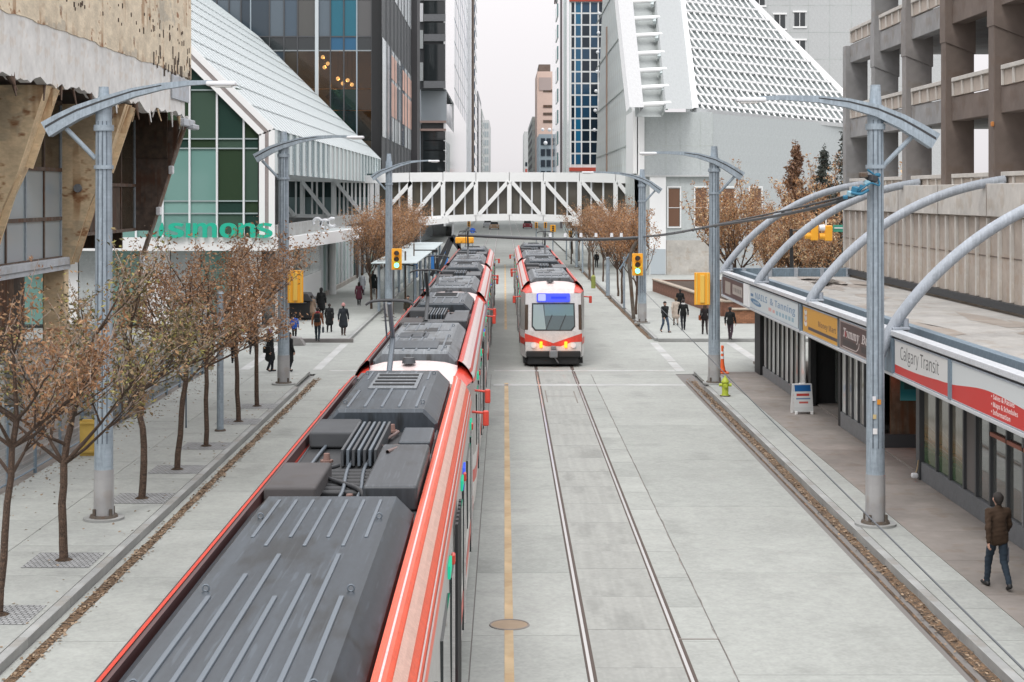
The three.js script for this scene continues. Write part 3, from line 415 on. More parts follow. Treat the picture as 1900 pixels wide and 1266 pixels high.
{
  const b = thing('boxed_block', 'dark office block with two projecting white sided boxes over the pavement', 'building'), d = 224, k = d / FL, Xp = (px) => (px - VX) * k, Yp = (py) => H - (py - VY) * k;
  const box = (x0, x1, yb, yt, depth, name) => { const p = mesh(name, [span(Xp(x0), Xp(x1) - 0.3, Yp(yb), Yp(yt), -d - 0.3, -d - depth)], M.charcoal, b); mesh('white_side', [span(Xp(x1) - 0.29, Xp(x1), Yp(yb), Yp(yt), -d, -d - depth)], gloss, p); return p; };
  const hi = box(779, 827, 165, -120, 38, 'upper_box'), lo = box(782, 827, 420, 228, 36, 'lower_box');
  for (const [y0, y1] of [[150, 82], [63, 42], [26, 2], [-12, -50], [-60, -100]]) { mesh('window_pane', [span(Xp(787), Xp(826), Yp(y0), Yp(y1), -d + 0.02, -d - 0.3)], M.glassDark, hi); mesh('spandrel', [span(Xp(786), Xp(826.5), Yp(y0) - 1.0, Yp(y0) - 0.02, -d + 0.1, -d - 0.3)], M.midGrey, hi); }
  for (const y of [150, 90, 40, 0]) mesh('edge_strip', [span(Xp(779), Xp(785), Yp(y), Yp(y - 34), -d + 0.1, -d - 0.3)], y % 40 ? M.paleWall : M.lampWhite, hi);
  for (const [y0, y1] of [[318, 300], [298, 280], [278, 262], [260, 244]]) mesh('window_pane', [span(Xp(785), Xp(826), Yp(y0), Yp(y1), -d + 0.02, -d - 0.3)], M.glassDark, lo);
  each('cornice', [span(Xp(779), Xp(827.5), Yp(243), Yp(239), -d + 0.25, -d - 0.4), span(Xp(763), Xp(828), Yp(228), Yp(224), -d + 0.25, -d - 0.4)], std([0.36, 0.26, 0.23]), lo);
  for (let i = 0; i < 4; i++) mesh('side_window', [span(Xp(827) - 0.02, Xp(827) + 0.03, Yp(318), Yp(262 - i * 0), -d - 2 - i * 4, -d - 4.6 - i * 4)], i % 2 ? M.paleGreen : M.glassGrey, lo);
  mesh('set_back_wall', [span(-12, -11.6, 0, 60, -d - 0.5, -d - 40), span(Xp(779), Xp(827), Yp(226), Yp(166), -d - 3, -d - 3.4)], phys([0.42, 0.47, 0.50], { roughness: 0.15 }), b);
  mesh('side_low', [span(-8.14, -8.5, 0, 22, -d - 36.4, -d - 120)], gloss, b);
}
function slab(name, label, x0, x1, h, d0, d1, mat) { const b = thing(name, label, 'building'); mesh('wall', [span(x0, x1, 0, h, -d0, -d1)], mat, b); return b; }
{ // the row further down the left side
  let b = slab('glass_office', 'blue reflecting glass office far down the left side', -9.6, -40, 75, 264, 420, gloss);
  const r = rng(71), gm = [M.glassBlue, phys([0.34, 0.42, 0.47], { roughness: 0.1 }), phys([0.20, 0.29, 0.36], { roughness: 0.1 }), phys([0.45, 0.52, 0.56], { roughness: 0.1 })];
  for (let i = 0; i < 9; i++) for (let j = 0; j < 16; j++) mesh('window_pane', [span(-9.6, -9.5, 1 + j * 4.4, 5.0 + j * 4.4, -266 - i * 17, -281.5 - i * 17)], gm[Math.floor(r() * 4 * (j < 9 ? 1 : 0.99) + (i > 3 && r() < 0.4 ? 1 : 0)) % 4], b);
  b = slab('finned_office', 'white office with a brown vertical fin far down the left side', -9.4, -40, 95, 421, 560, gloss);
  mesh('fin', [span(-9.0, -9.45, 0, 92, -470, -482)], M.brownC, b); mesh('fin', [span(-9.0, -9.45, 0, 95, -432, -440)], M.lampWhite, b);
  for (let j = 0; j < 22; j++) mesh('window_pane', [span(-9.38, -9.2, 4 + j * 4, 6.3 + j * 4, -505, -545)], M.glassBlue, b);
  b = slab('dark_office', 'narrow dark office behind the finned office', -9.2, -30, 43, 562, 640, M.midGrey); mesh('window_pane', [span(-9.15, -9.3, 2, 41, -575, -628)], M.glassNavy, b);
  b = slab('slate_office', 'slate coloured office with a darker crown, second last on the left', -9.0, -30, 41, 642, 730, M.paleGreen); for (let j = 0; j < 9; j++) mesh('window_pane', [span(-8.9, -9.1, 3 + j * 4.2, 5.6 + j * 4.2, -650, -725)], M.glassNavy, b);
  b = slab('gridded_office', 'pale gridded block, farthest building on the left', -7.2, -24, 42, 760, 860, M.paleWall2); for (let j = 0; j < 10; j++) for (let i = 0; i < 3; i++) mesh('window_pane', [span(-7.6 - i * 1.0, -8.2 - i * 1.0, 2 + j * 4, 4.6 + j * 4, -759.8, -760.2)], M.glassGrey, b);
}
{ // ============================================================== skybridge
  const d = 150, T = (px, py, o = 0) => at(px, py, d).add(V(0, 0, o));
  const b = thing('skybridge', 'white truss footbridge crossing the street above the traffic', 'bridge');
  const arch = (x) => 403 + Math.min(7, Math.pow((x - 944) / 140, 2) * 4);
  const top = [690, 760, 822, 883, 945, 1008, 1075, 1142, 1185, 1216], ty = [331, 329, 328.5, 328.5, 328.5, 328.5, 329, 331, 333, 336];
  for (const o of [0, -4]) {
    for (let i = 0; i + 1 < top.length; i++) mesh('top_chord', [beam(T(top[i] - 0.5, ty[i], o), T(top[i + 1] + 0.5, ty[i + 1], o), 0.42, 0.86)], M.white0, b);
    const bot = [690, 760, 822, 883, 945, 1008, 1075, 1142, 1212]; for (let i = 0; i + 1 < bot.length; i++) mesh('bottom_chord', [beam(T(bot[i] - 0.5, arch(bot[i]), o), T(bot[i + 1] + 0.5, arch(bot[i + 1]), o), 0.42, 0.62)], M.white0, b);
    for (const x of [700, 761, 822, 883, 945, 1008, 1075, 1142, 1203]) mesh('truss_post', [beam(T(x, 336, o + 0.02), T(x, arch(x) - 4, o + 0.02), 0.46, 0.4)], M.white0, b);
    for (const [a, c] of [[763, 702], [819, 763], [880, 826], [942, 888], [950, 1003], [1012, 1068], [1080, 1136], [1146, 1200]]) mesh('truss_diagonal', [beam(T(a, 338, o + 0.06), T(c, arch(c) - 5, o + 0.06), 0.38, 0.36)], M.white0, b);
  }
  const xs = [700, 761, 822, 883, 945, 1008, 1075, 1142, 1203];
  for (let i = 0; i + 1 < xs.length; i++) {
    for (let j = 0; j < 3; j++) { const a = lerp(xs[i], xs[i + 1], j / 3), c = lerp(xs[i], xs[i + 1], (j + 1) / 3); mesh('window_pane', [quadGeo([[T(a, arch(a) - 2, -0.35), T(c, arch(c) - 2, -0.35), T(c, 336, -0.35), T(a, 336, -0.35)]])], phys([0.10, 0.092, 0.075], { roughness: 0.03 }), b); if (j) mesh('mullion', [beam(T(a, 336, -0.25), T(a, arch(a) - 3, -0.25), 0.16, 0.16)], M.lampWhite, b); }
  }
  mesh('roof', [quadGeo([[T(690, 321, 0.1), T(1216, 325, 0.1), T(1216, 325, -4.1), T(690, 321, -4.1)]])], M.white0, b);
  mesh('floor', [quadGeo([[T(690, 412, 0.1), T(690, 412, -4.1), T(945, 406, -4.1), T(945, 406, 0.1)], [T(945, 406, 0.1), T(945, 406, -4.1), T(1212, 412, -4.1), T(1212, 412, 0.1)]])], M.paleWall, b);
  mesh('inner_glass', [quadGeo([[T(700, 404, -3.7), T(1203, 404, -3.7), T(1203, 335, -3.7), T(700, 335, -3.7)]])], M.glassDark, b);
  each('soffit_beam', [beam(T(784, 414, 0.5), T(832, 409, 0.5), 0.5, 0.5), beam(T(1062, 413, 0.5), T(1086, 416, 0.5), 0.5, 0.5)], M.white0, b);
}
{ // ============================================================== right: conservatory building
  const d = 137, k = d / FL, Xp = (px) => (px - VX) * k, Yp = (py) => H - (py - VY) * k;
  const b = thing('conservatory_building', 'pale stone building topped by a large sloping glazed lattice', 'building');
  mesh('front_wall', [span(Xp(1196), Xp(1322), 0, Yp(208), -d, -d - 26)], M.paleWall, b);
  mesh('angled_wall', [prism([[Xp(1322), 0], [35.2, 0], [35.2, 0.1], [Xp(1322), 0.1]], 0.01).scale(1, 1, 1).translate(0, -0.2, -d), quadGeo([[V(Xp(1322), 0, -d - 0.4), V(34.9, 0, -164), V(34.9, 13.98, -164), V(Xp(1322), Yp(210), -d - 0.4)]]), quadGeo([[V(34.9, 0, -164), V(34.9, 0, -200), V(34.9, 14, -200), V(34.9, 14, -164)]])], M.paleWall, b);
  mesh('corner_pier', [span(Xp(1175), Xp(1182), Yp(322), Yp(206), -d - 0.05, -d - 8), span(Xp(1184), Xp(1195.5), Yp(326), Yp(207), -d + 0.2, -d - 8)], M.white0, b);
  mesh('light_pier', [span(Xp(1205), Xp(1235), 0.15, Yp(326), -d + 0.35, -d - 0.01)], M.white0, b);
  mesh('ledge', [span(Xp(1175), Xp(1330), Yp(328), Yp(325), -d + 0.45, -d + 0.002)], M.paleWall2, b);
  mesh('panel_joint', [1236, 1262, 1300, 1322].map((x) => span(Xp(x) - 0.02, Xp(x) + 0.02, 0.2, Yp(209), -d + 0.012, -d + 0.001)).concat([span(Xp(1197), Xp(1322), Yp(271), Yp(270), -d + 0.012, -d + 0.001), span(Xp(1236), Xp(1322), Yp(440), Yp(439), -d + 0.012, -d + 0.001)]), M.paleGreen, b);
  mesh('base_course', [span(Xp(1236), Xp(1322), 0.15, Yp(446), -d + 0.22, -d + 0.003)], std([0.52, 0.50, 0.46], { map: tWear, ...bump(tWear, 0.04) }), b);
  mesh('grey_door', [span(Xp(1206), Xp(1234), 0.2, Yp(462), -d + 0.42, -d + 0.36)], std([0.42, 0.47, 0.50]), b);
  const gb = phys([0.16, 0.09, 0.06], { roughness: 0.25 });
  for (const [x0, x1, f] of [[1240, 1262, 0], [1290, 1312, 0], [1340, 1363, 1], [1391, 1413, 1]]) {
    const w = f ? sub('window', b) : sub('window', b), zz = f ? -(d + 0.4 + (x0 - 1322) * 0.095) + 1.0 : -d + 0.03, s = -zz / FL, X = (p) => (p - VX) * s, Y = (p) => H - (p - VY) * s;
    mesh('pane', [span(X(x0 + 1), X(x1 - 1), Y(420), Y(350), zz, zz - 0.1)], gb, w); mesh('frame', [span(X(x0 - 2), X(x0), Y(421), Y(348), zz + 0.1, zz - 0.1), span(X(x1), X(x1 + 2), Y(421), Y(348), zz + 0.1, zz - 0.1), span(X(x0 - 2), X(x1 + 2), Y(348), Y(346), zz + 0.12, zz - 0.1), span(X(x0 - 2), X(x1 + 2), Y(423), Y(421), zz + 0.12, zz - 0.1), span(X(x0), X(x1), Y(386), Y(385), zz + 0.05, zz)], M.white0, w);
  }
  // sloping glazed lattice
  const A = at(1288, 206, 138), B = at(1582, 236, 165), T1 = at(1262, 0, 166);
  const n = B.clone().sub(A).cross(T1.clone().sub(A)).normalize(), hit = (px, py) => { const dir = at(px, py, 1).sub(V(0, H, 0)); return V(0, H, 0).add(dir.multiplyScalar(A.clone().sub(V(0, H, 0)).dot(n) / dir.dot(n))); };
  if (n.z < 0) n.negate();
  const poly = [[1288, 206], [1582, 236], [1582, 196], [1330, -60], [1255, -60]].map(([x, y]) => hit(x, y));
  mesh('glazing', [fan(poly)], M.glassSlot, b);
  // plane coordinates: e1 along the hip, e2 along the eave; bars clipped by marching
  const lineBar = (x0, y0, x1, y1, w, name, off) => mesh(name, [beam(hit(x0, y0).addScaledVector(n, off), hit(x1, y1).addScaledVector(n, off), w, 0.18)], M.white0, b);
  const sl = 1.02, leftX = (y) => 1262 + 26 * (y / 206), botY = (x) => 206 + (x - 1288) * 30 / 294, hipX = (y) => 1387 + (1578 - 1387) * (y / 190);
  const barSlope = 1.36; // photo slope of the slanting bars
  for (let c = -260; c < 330; c += 10.2) { // bar line: y = barSlope*(x - (1262 + c))
    let best = null, first = null;
    for (let y = -58; y < 240; y += 1) { const x = 1262 + c + y / barSlope; if (x > leftX(y) && y < botY(x) && (x < hipX(y) + 1)) { first ??= [x, y]; best = [x, y]; } }
    if (first && best[1] - first[1] > 6) lineBar(...first, ...best, 0.14, 'slanting_bar', 0.08);
  }
  for (let i = 0; i < 15; i++) { const yl = 206 - i * 17 - 14; const f = (x) => yl + (x - 1270) * 0.115; let x1 = 1300; for (let x = 1300; x < 1582; x++) if (x < hipX(f(x))) x1 = x; if (yl > -58) lineBar(leftX(yl) + 2, f(leftX(yl)), x1, f(x1), i % 2 ? 0.08 : 0.18, 'purlin', 0.2); }
  mesh('eave_beam', [beam(hit(1286, 207).addScaledVector(n, 0.15), hit(1583, 237).addScaledVector(n, 0.15), 0.5, 0.4)], M.paleWall2, b);
  mesh('hip_beam', [beam(hit(1330, -60), hit(1584, 196), 1.1, 0.5), beam(hit(1584, 196), hit(1584, 236), 0.5, 0.4)], M.white0, b);
  // pale ribs and the ladder of louvres on the street corner
  const L = (px, py) => hit(px, py);
  const strip = (x0, x1, u0, u1, off, mat, name) => mesh(name, [quadGeo([[L(x0, 208), L(x1, 208), L(u1, -60), L(u0, -60)].map((p) => p.addScaledVector(n, off))]), quadGeo([[L(x0, 208), L(u0, -60), L(u0, -60).addScaledVector(n, off), L(x0, 208).addScaledVector(n, off)], [L(x1, 208), L(x1, 208).addScaledVector(n, off), L(u1, -60).addScaledVector(n, off), L(u1, -60)]])], mat, b);
  strip(1232, 1288, 1208, 1256, 0.35, std([0.42, 0.445, 0.445], { map: tFine }), 'panel_strip'); strip(1281, 1290, 1252, 1258, 0.5, M.white0, 'edge_rib'); strip(1186, 1234, 1160, 1210, -0.5, std([0.38, 0.41, 0.40], { map: tFine }), 'louvre_back'); strip(1162, 1188, 1134, 1162, 0.5, std([0.56, 0.57, 0.57], { map: tFine }), 'edge_rib');
  for (let i = 0; i < 8; i++) { const y = 195 - i * 31.5 - (i > 3 ? 2 : 0), o = -28 * (206 - y) / 206 * 0.98; mesh('louvre', [rod(L(1188 + o, y), L(1242 + o * 0.95, y - 1).addScaledVector(n, 0.1), 0.21, 0.21, 8).translate(0, 0, 0.25)], M.white0, b); mesh('louvre_bracket', [beam(L(1236 + o, y).addScaledVector(n, 0.1), L(1236 + o, y + 8).addScaledVector(n, 0.1), 0.3, 0.3)], std([0.40, 0.45, 0.45]), b); }
  // side wall along the street
  const S = (px, py) => { const dd = 11.2 * FL / (px - VX); return V(11.2, H - (py - VY) * dd / FL, -dd); };
  mesh('street_wall', [fan([S(1180, 560), S(1105, 520), S(1105, 328), S(1118, 0), S(1124, -60), S(1136, -60), S(1141, 0), S(1176, 228)].map((p) => p))], std([0.62, 0.68, 0.66], { map: tWear, roughness: 0.35 }), b);
  for (let i = 0; i < 8; i++) { const y0 = 2 + i * 5.4; const p = (dd) => V(11.17, y0 + 4, -dd); const dn = 142 + Math.max(0, (y0 - 9) * 1.75), df = 196; if (dn < df - 3) mesh('wall_joint', [beam(p(dn), p(df), 0.1, 0.1)], std([0.36, 0.40, 0.385]), b); }
  mesh('wall_joint', [beam(V(11.15, 0, -176), V(11.15, 25.2, -176), 0.5, 0.2)], std([0.30, 0.22, 0.18]), b);
  mesh('back_block', [span(14, 34, 0, 13, -166, -196)], M.greyC, b);
}
{ // blue gridded tower
  const d = 283, k = d / FL, Xp = (px) => (px - VX) * k, Yp = (py) => H - (py - VY) * k;
  const b = thing('blue_tower', 'blue glass tower with a white window grid and red bands', 'building');
  mesh('wall', [span(Xp(1058), Xp(1180), 0, 62, -d, -d - 105)], gloss, b);
  const cx = [1059, 1067, 1079, 1095, 1110, 1122], r = rng(83), g = [M.glassBlue, phys([0.015, 0.13, 0.24], { roughness: 0.06 }), M.glassNavy, M.glassNavy, phys([0.02, 0.06, 0.11], { roughness: 0.06 })];
  for (let j = 0; j < 15; j++) for (let i = 0; i < 5; i++) { const y1 = 305 - j * 21.7; mesh('window_pane', [span(Xp(cx[i]) + 0.12, Xp(cx[i + 1]) - 0.12, Yp(y1), Yp(y1 - 18.6), -d + 0.06, -d + 0.001)], i === 1 ? g[Math.floor(r() * 2)] : g[Math.floor(r() * 2.999) + 2], b); }
  for (const x of cx) mesh('mullion', [span(Xp(x) - 0.11, Xp(x) + 0.11, 11, 62, -d + 0.22, -d + 0.07)], M.white0, b);
  mesh('band', [span(Xp(1056), Xp(1124), Yp(318), Yp(311), -d + 0.5, -d + 0.002), span(Xp(1056), Xp(1124), Yp(3), Yp(-5), -d + 0.5, -d + 0.23)], std([0.42, 0.07, 0.045]), b);
  for (let i = 0; i < 7; i++) { const p = at(1112 - i * 1.5, 25 + i * 36, d - 0.8); mesh('facade_lamp', [new THREE.SphereGeometry(0.32, 8, 6).translate(p.x, p.y, p.z)], M.lampWhite, b); }
  mesh('side_fin', [span(Xp(1056), Xp(1058) - 0.01, 0, 62, -d, -d - 10), span(Xp(1058) - 0.4, Xp(1058) - 0.01, 0, 62, -d - 22, -d - 27)], glossPale, b); mesh('side_fin', [span(Xp(1058) - 0.2, Xp(1058) - 0.01, 0, 62, -d - 40, -d - 46)], std([0.22, 0.19, 0.19]), b);
  mesh('side_trim', [beam(V(Xp(1058) - 0.2, 50, -d - 80), V(Xp(1058) - 0.2, 55, -d - 40), 0.3, 0.6)], std([0.36, 0.20, 0.18]), b);
  for (let j = 0; j < 11; j++) mesh('side_window', [span(Xp(1058) - 0.15, Xp(1058) - 0.01, 4 + j * 4.6, 6.8 + j * 4.6, -d - 66, -d - 78)], phys([0.16, 0.32, 0.32], { roughness: 0.1 }), b);
}
{ // far buildings on the right of the gap
  let b = slab('pink_tower', 'pinkish stepped tower in the gap at the end of the street', 10.2, 16, 45.4, 505, 540, std([0.74, 0.56, 0.48], { map: tFine }));
  for (const y of [168, 197, 211, 225]) mesh('window_pane', [span(12.1, 14.9, H + (361 - y - 3) * 505 / FL, H + (361 - y + 2) * 505 / FL, -504.8, -505.2)], M.rustFrame, b); mesh('crown', [span(10.8, 14.5, 45.4, 48, -510, -530)], M.brownC, b); mesh('crown_panel', [span(10.8, 14.6, 39.5, 43.5, -504.7, -504.99)], std([0.40, 0.33, 0.31]), b);
  b = slab('slate_blue_block', 'low blue grey block with paired dark windows below the pink tower', 9.2, 12.6, 23, 430, 460, std([0.28, 0.34, 0.38]));
  for (let j = 0; j < 5; j++) for (let i = 0; i < 2; i++) mesh('window_pane', [span(9.7 + i * 1.5, 10.8 + i * 1.5, 8.5 + j * 2.9, 10.3 + j * 2.9, -429.8, -430.2)], M.glassNavy, b); each('dish', [new THREE.SphereGeometry(0.55, 8, 6).translate(10.9, 20.6, -429), new THREE.SphereGeometry(0.5, 8, 6).translate(12.0, 24.2, -431), new THREE.SphereGeometry(0.45, 8, 6).translate(10.2, 24.3, -432)], M.lampWhite, b);
  b = slab('fretted_block', 'narrow grey block with many small windows left of the pink tower', 9.3, 13, 33, 541, 640, M.paleGreen); for (let j = 0; j < 11; j++) mesh('window_pane', [span(9.28, 9.4, 2 + j * 2.8, 3.5 + j * 2.8, -545, -630)], M.charcoal, b);
  b = slab('white_far_block', 'white block with red shop windows, farthest on the right', 9.1, 15, 36, 745, 800, M.paleWall2); for (let i = 0; i < 2; i++) for (let j = 0; j < 3; j++) mesh('window_pane', [span(9.6 + i * 1.3, 10.5 + i * 1.3, 14 + j * 3, 15.8 + j * 3, -744.8, -745.2)], j === 2 ? M.glassNavy : std([0.40, 0.10, 0.08]), b);
}
{ // pale apartment block behind the lattice
  const d = 235, k = d / FL, Xp = (px) => (px - VX) * k, Yp = (py) => H - (py - VY) * k;
  const b = thing('pale_block', 'tall pale block with a few dark square windows behind the lattice', 'building');
  mesh('wall', [span(Xp(1330), Xp(1760), 0, 58, -d, -d - 40)], M.paleWall2, b);
  for (const [x, y] of [[1447, 40], [1484, 36], [1484, 88], [1409, -3], [1447, -20], [1484, -22], [1447, 90], [1484, 140]]) { const w = sub('window', b); mesh('pane', [span(Xp(x - 10), Xp(x + 10), Yp(y + 13), Yp(y - 13), -d + 0.03, -d + 0.001)], M.glassDark, w); mesh('frame', [span(Xp(x - 13), Xp(x + 13), Yp(y - 13), Yp(y - 16), -d + 0.15, -d + 0.002), span(Xp(x - 13), Xp(x + 13), Yp(y + 16), Yp(y + 13), -d + 0.15, -d + 0.002), span(Xp(x - 0.5), Xp(x + 0.5), Yp(y + 13), Yp(y - 13), -d + 0.08, -d + 0.031)], M.white0, w); }
  mesh('panel_joint', [1425, 1466, 1500, 1540, 1580].map((x) => span(Xp(x) - 0.03, Xp(x) + 0.03, 0, 58, -d + 0.02, -d + 0.001)).concat([60, 110, 160, 10].map((y) => span(Xp(1330), Xp(1760), Yp(y) - 0.03, Yp(y) + 0.03, -d + 0.016, -d + 0.001))), M.paleGreen, b);
}

// ================================================================ right: parkade on its ribbed podium
{
  const X = 14, Z0 = -20, Z1 = -66.5;
  const p = thing('ribbed_podium', 'beige podium wall with vertical ribs behind the shop roof', 'building');
  mesh('wall', [span(X, X + 14, 0, 6.3, Z0, Z1)], M.brownWall, p);
  for (let i = 0; i < 42; i++) mesh('wall_rib', [rspan(X - 0.1, X + 0.02, 3.95, 6.28, Z1 + 0.2 + i * 1.09, Z1 + 0.32 + i * 1.09, 0.02)], M.beigeC, p);
  mesh('panel_joint', [span(X - 0.012, X + 0.01, 5.15, 5.18, Z0, Z1)], M.brownC, p);
  mesh('coping', [rspan(X - 0.16, X + 14, 6.31, 7.25, Z0, Z1 - 0.15, 0.02)], M.beigeC, p);
  for (let i = 0; i < 9; i++) mesh('coping_joint', [span(X - 0.17, X - 0.15, 6.33, 7.23, -62 + i * 5.2, -62.02 + i * 5.2)], M.brownC, p);
  mesh('flashing', [span(X - 0.14, X + 0.01, 3.72, 3.93, Z0, Z1)], M.dark, p);
  const g = thing('parking_garage', 'open concrete parking garage with balustrades rising above the podium', 'building');
  const xf = 14.55;
  const colD = [68.2, 62.9, 58.0, 52.8, 47.6, 42.5];
  const tall = [13.2, 30, 30, 30, 30, 30];
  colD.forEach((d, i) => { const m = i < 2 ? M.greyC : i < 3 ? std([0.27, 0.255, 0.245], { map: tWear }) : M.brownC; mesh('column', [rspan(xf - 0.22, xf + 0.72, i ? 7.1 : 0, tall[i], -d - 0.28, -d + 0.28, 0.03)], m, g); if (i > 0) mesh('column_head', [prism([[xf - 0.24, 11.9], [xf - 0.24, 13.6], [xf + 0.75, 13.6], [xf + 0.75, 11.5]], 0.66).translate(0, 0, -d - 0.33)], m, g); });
  const levels = [7.0, 10.1, 13.25, 16.4];
  for (let i = 0; i + 1 < colD.length; i++) {
    const a = -colD[i] + 0.3, c = -colD[i + 1] - 0.3;
    levels.forEach((y, j) => {
      if (i === 0 && j > 2) return;
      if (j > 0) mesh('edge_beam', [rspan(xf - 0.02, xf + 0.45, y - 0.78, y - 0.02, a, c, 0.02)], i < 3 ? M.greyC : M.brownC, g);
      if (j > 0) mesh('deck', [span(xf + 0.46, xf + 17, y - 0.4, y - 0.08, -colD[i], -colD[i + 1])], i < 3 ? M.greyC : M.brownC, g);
      const bal = sub('balustrade', g), n = 4, L = c - a, a2 = a + L * 0.08;
      mesh('rail_panel', [span(xf - 0.05, xf + 0.04, y + 0.02, y + 0.46, a2, c)], M.brownWall, bal);
      mesh('rail_cap', [rspan(xf - 0.14, xf + 0.12, y + 0.47, y + 0.6, a2, c + 0.01, 0.015)], M.beigeC, bal);
      for (let q = 0; q <= n; q++) mesh('rail_post', [span(xf - 0.11, xf - 0.052, y + 0.02, y + 0.46, a2 + (c - a2) * q / n - 0.05, a2 + (c - a2) * q / n + 0.05)], M.beigeC, bal);
    });
  }
  each('inner_column', [[20, 60.5], [20, 54], [24, 57], [20, 48.5], [25, 50]].map(([x, d]) => span(x, x + 0.7, 7, 30, -d, -d - 0.7)), M.brownC, g);
  mesh('back_wall', [span(xf + 16, xf + 16.3, 7, 30, -42, -55.5), span(xf + 9, xf + 16, 13.3, 30, -42, -62.5)], M.brownC, g);  // rear walls behind the near bays only, added to keep them dark
  mesh('added_dark_wall', [span(xf + 5, xf + 16, 7.26, 9.2, -45.5, -45.8), span(xf + 4, xf + 16, 10.2, 13, -43.2, -43.5), span(xf + 4, xf + 4.3, 10.2, 30, -43.2, -52.5)], M.brownC, g);  // extra inner walls added to darken the near bays
  const gl = thing('garage_lamp', 'small orange lamp on a column of the parking garage', 'lamp'); mesh('lamp_body', [rb(0.09, 0.15, 0.12, 0.03, xf - 0.27, 9.0, -47.3)], std([0.45, 0.18, 0.05]), gl);
}
// ================================================================ right: transit shops with sign fascia
const cvs = (w, h, f) => { const c = document.createElement('canvas'); c.width = w; c.height = h; f(c.getContext('2d'), w, h); const t = new THREE.CanvasTexture(c); t.colorSpace = THREE.SRGBColorSpace; t.minFilter = THREE.LinearMipmapLinearFilter; return t; };
function printed(w, h, f, o = {}) { const m = std([0.86, 0.86, 0.86], { map: cvs(w, h, f), roughness: 0.4, ...o }); m.userData.keepUV = true; return m; }
const XF = 8.8;                                                   // sign fascia plane
{
  const s = thing('transit_shops', 'single storey row of transit shops with flat gravel roof and sign fascia', 'building');
  const N = -20, F = -65.4;
  mesh('roof', [span(9.55, 13.99, 3.42, 3.62, N, F)], M.gravel, s);
  { const r = rng(91), q = []; for (let i = 0; i < 16; i++) { const x = 10.2 + r() * 3.2, z = -27 - r() * 36, w = 0.3 + r() * 0.5, l = 0.8 + r() * 2.5, P = []; for (let k = 0; k < 12; k++) { const a = k / 12 * 6.283, q2 = 0.7 + r() * 0.5; P.push(V(x + Math.cos(a) * w * q2, 3.626, z - Math.sin(a) * l * q2)); } q.push(fan(P)); } each('roof_stain', q, std([0.36, 0.32, 0.28], { map: tWear, roughness: 0.6 }), s); }
  mesh('roof_upstand', [rspan(9.5, 9.72, 3.58, 3.86, N, F, 0.015)], M.steelBlue, s);
  mesh('roof_upstand', [rspan(9.0, 13.95, 3.6, 3.96, F + 0.05, F - 0.2, 0.015)], M.steelBlue, s);
  for (let i = 0; i < 5; i++) mesh('upstand_bracket', [rspan(9.6 + i * 1.05, 9.76 + i * 1.05, 3.6, 3.98, F + 0.06, F + 0.16, 0.01)], M.tubeGrey, s);
  mesh('roof_gutter', [span(9.02, 9.49, 3.3, 3.5, N, F)], M.dirtyB, s);
  mesh('fascia_cap', [rspan(XF - 0.05, XF + 0.22, 3.74, 3.87, N, F, 0.02)], std([0.62, 0.65, 0.68], { map: tFine, roughness: 0.4 }), s);
  mesh('fascia_shadow_gap', [span(XF + 0.02, XF + 0.2, 3.69, 3.739, N, F)], M.dark, s);
  mesh('fascia_back', [span(XF + 0.04, XF + 0.2, 2.9, 3.69, N, F)], M.midGrey, s);
  mesh('fascia_sill', [rspan(XF - 0.03, XF + 0.2, 2.82, 2.899, N, F, 0.015)], std([0.50, 0.52, 0.54], { roughness: 0.4 }), s);
  mesh('fascia_end', [span(XF, 14, 2.9, 3.6, F - 0.005, F - 0.12)], M.tubeGrey, s);
  mesh('soffit', [span(XF + 0.21, 14, 2.84, 2.9, N, F)], std([0.20, 0.175, 0.155], { map: tFine }), s);
  // shop fronts: near front, recessed entrance, far front, end column
  const front = (x, za, zb, n, y0, mats, posts) => {
    mesh('stall_riser', [rspan(x - 0.04, x + 0.12, 0.15, y0, za, zb, 0.01)], M.midGrey, s); mesh('head_rail', [span(x - 0.03, x + 0.1, 2.66, 2.84, za, zb)], M.charcoal, s);
    for (let i = 0; i < n; i++) { const a = za + (zb - za) * i / n, c = za + (zb - za) * (i + 1) / n; mesh('shop_window', [span(x + 0.01, x + 0.05, y0 + 0.01, 2.65, a - 0.04, c + 0.04)], mats[i % mats.length], s); if (i) mesh('window_post', [rspan(x - 0.05, x + 0.08, y0 + 0.002, 2.658, a - 0.04, a + 0.04, 0.008)], posts, s); }
  };
  const shopGlass = phys([0.09, 0.095, 0.09], { roughness: 0.03, clearcoat: 0.5, clearcoatRoughness: 0.02 });
  const poster = (seed) => { const m = new THREE.MeshPhysicalMaterial({ color: 0xb8b8b8, roughness: 0.08, map: cvs(128, 512, (c, w, h) => { const r = rng(seed); const g = c.createLinearGradient(0, 0, 0, h); g.addColorStop(0, '#a8a59c'); g.addColorStop(0.45, '#b4b3a3'); g.addColorStop(0.72, '#b59468'); g.addColorStop(0.8, '#7e9270'); g.addColorStop(1, '#5f7f5c'); c.fillStyle = g; c.fillRect(0, 0, w, h); c.lineWidth = 3; for (let i = 0; i < 8; i++) { c.strokeStyle = ['#c9c4b0', '#a98a60', '#8fa07c', '#6d8a66'][i % 4]; c.beginPath(); const y = h * (0.55 + i * 0.05); c.moveTo(0, y + r() * 20); c.bezierCurveTo(w * 0.3, y - 30 * r(), w * 0.6, y + 40 * r(), w, y + r() * 30); c.stroke(); } }) }); m.userData.keepUV = true; return m; };
  const zN = -38.4;
  // near front: two parts
  mesh('stall_riser', [rspan(9.9, 10.06, 0.15, 0.58, N, zN, 0.012)], std([0.17, 0.18, 0.19], { map: tFine }), s); mesh('head_rail', [span(9.92, 10.04, 2.66, 2.84, N, zN)], M.charcoal, s);
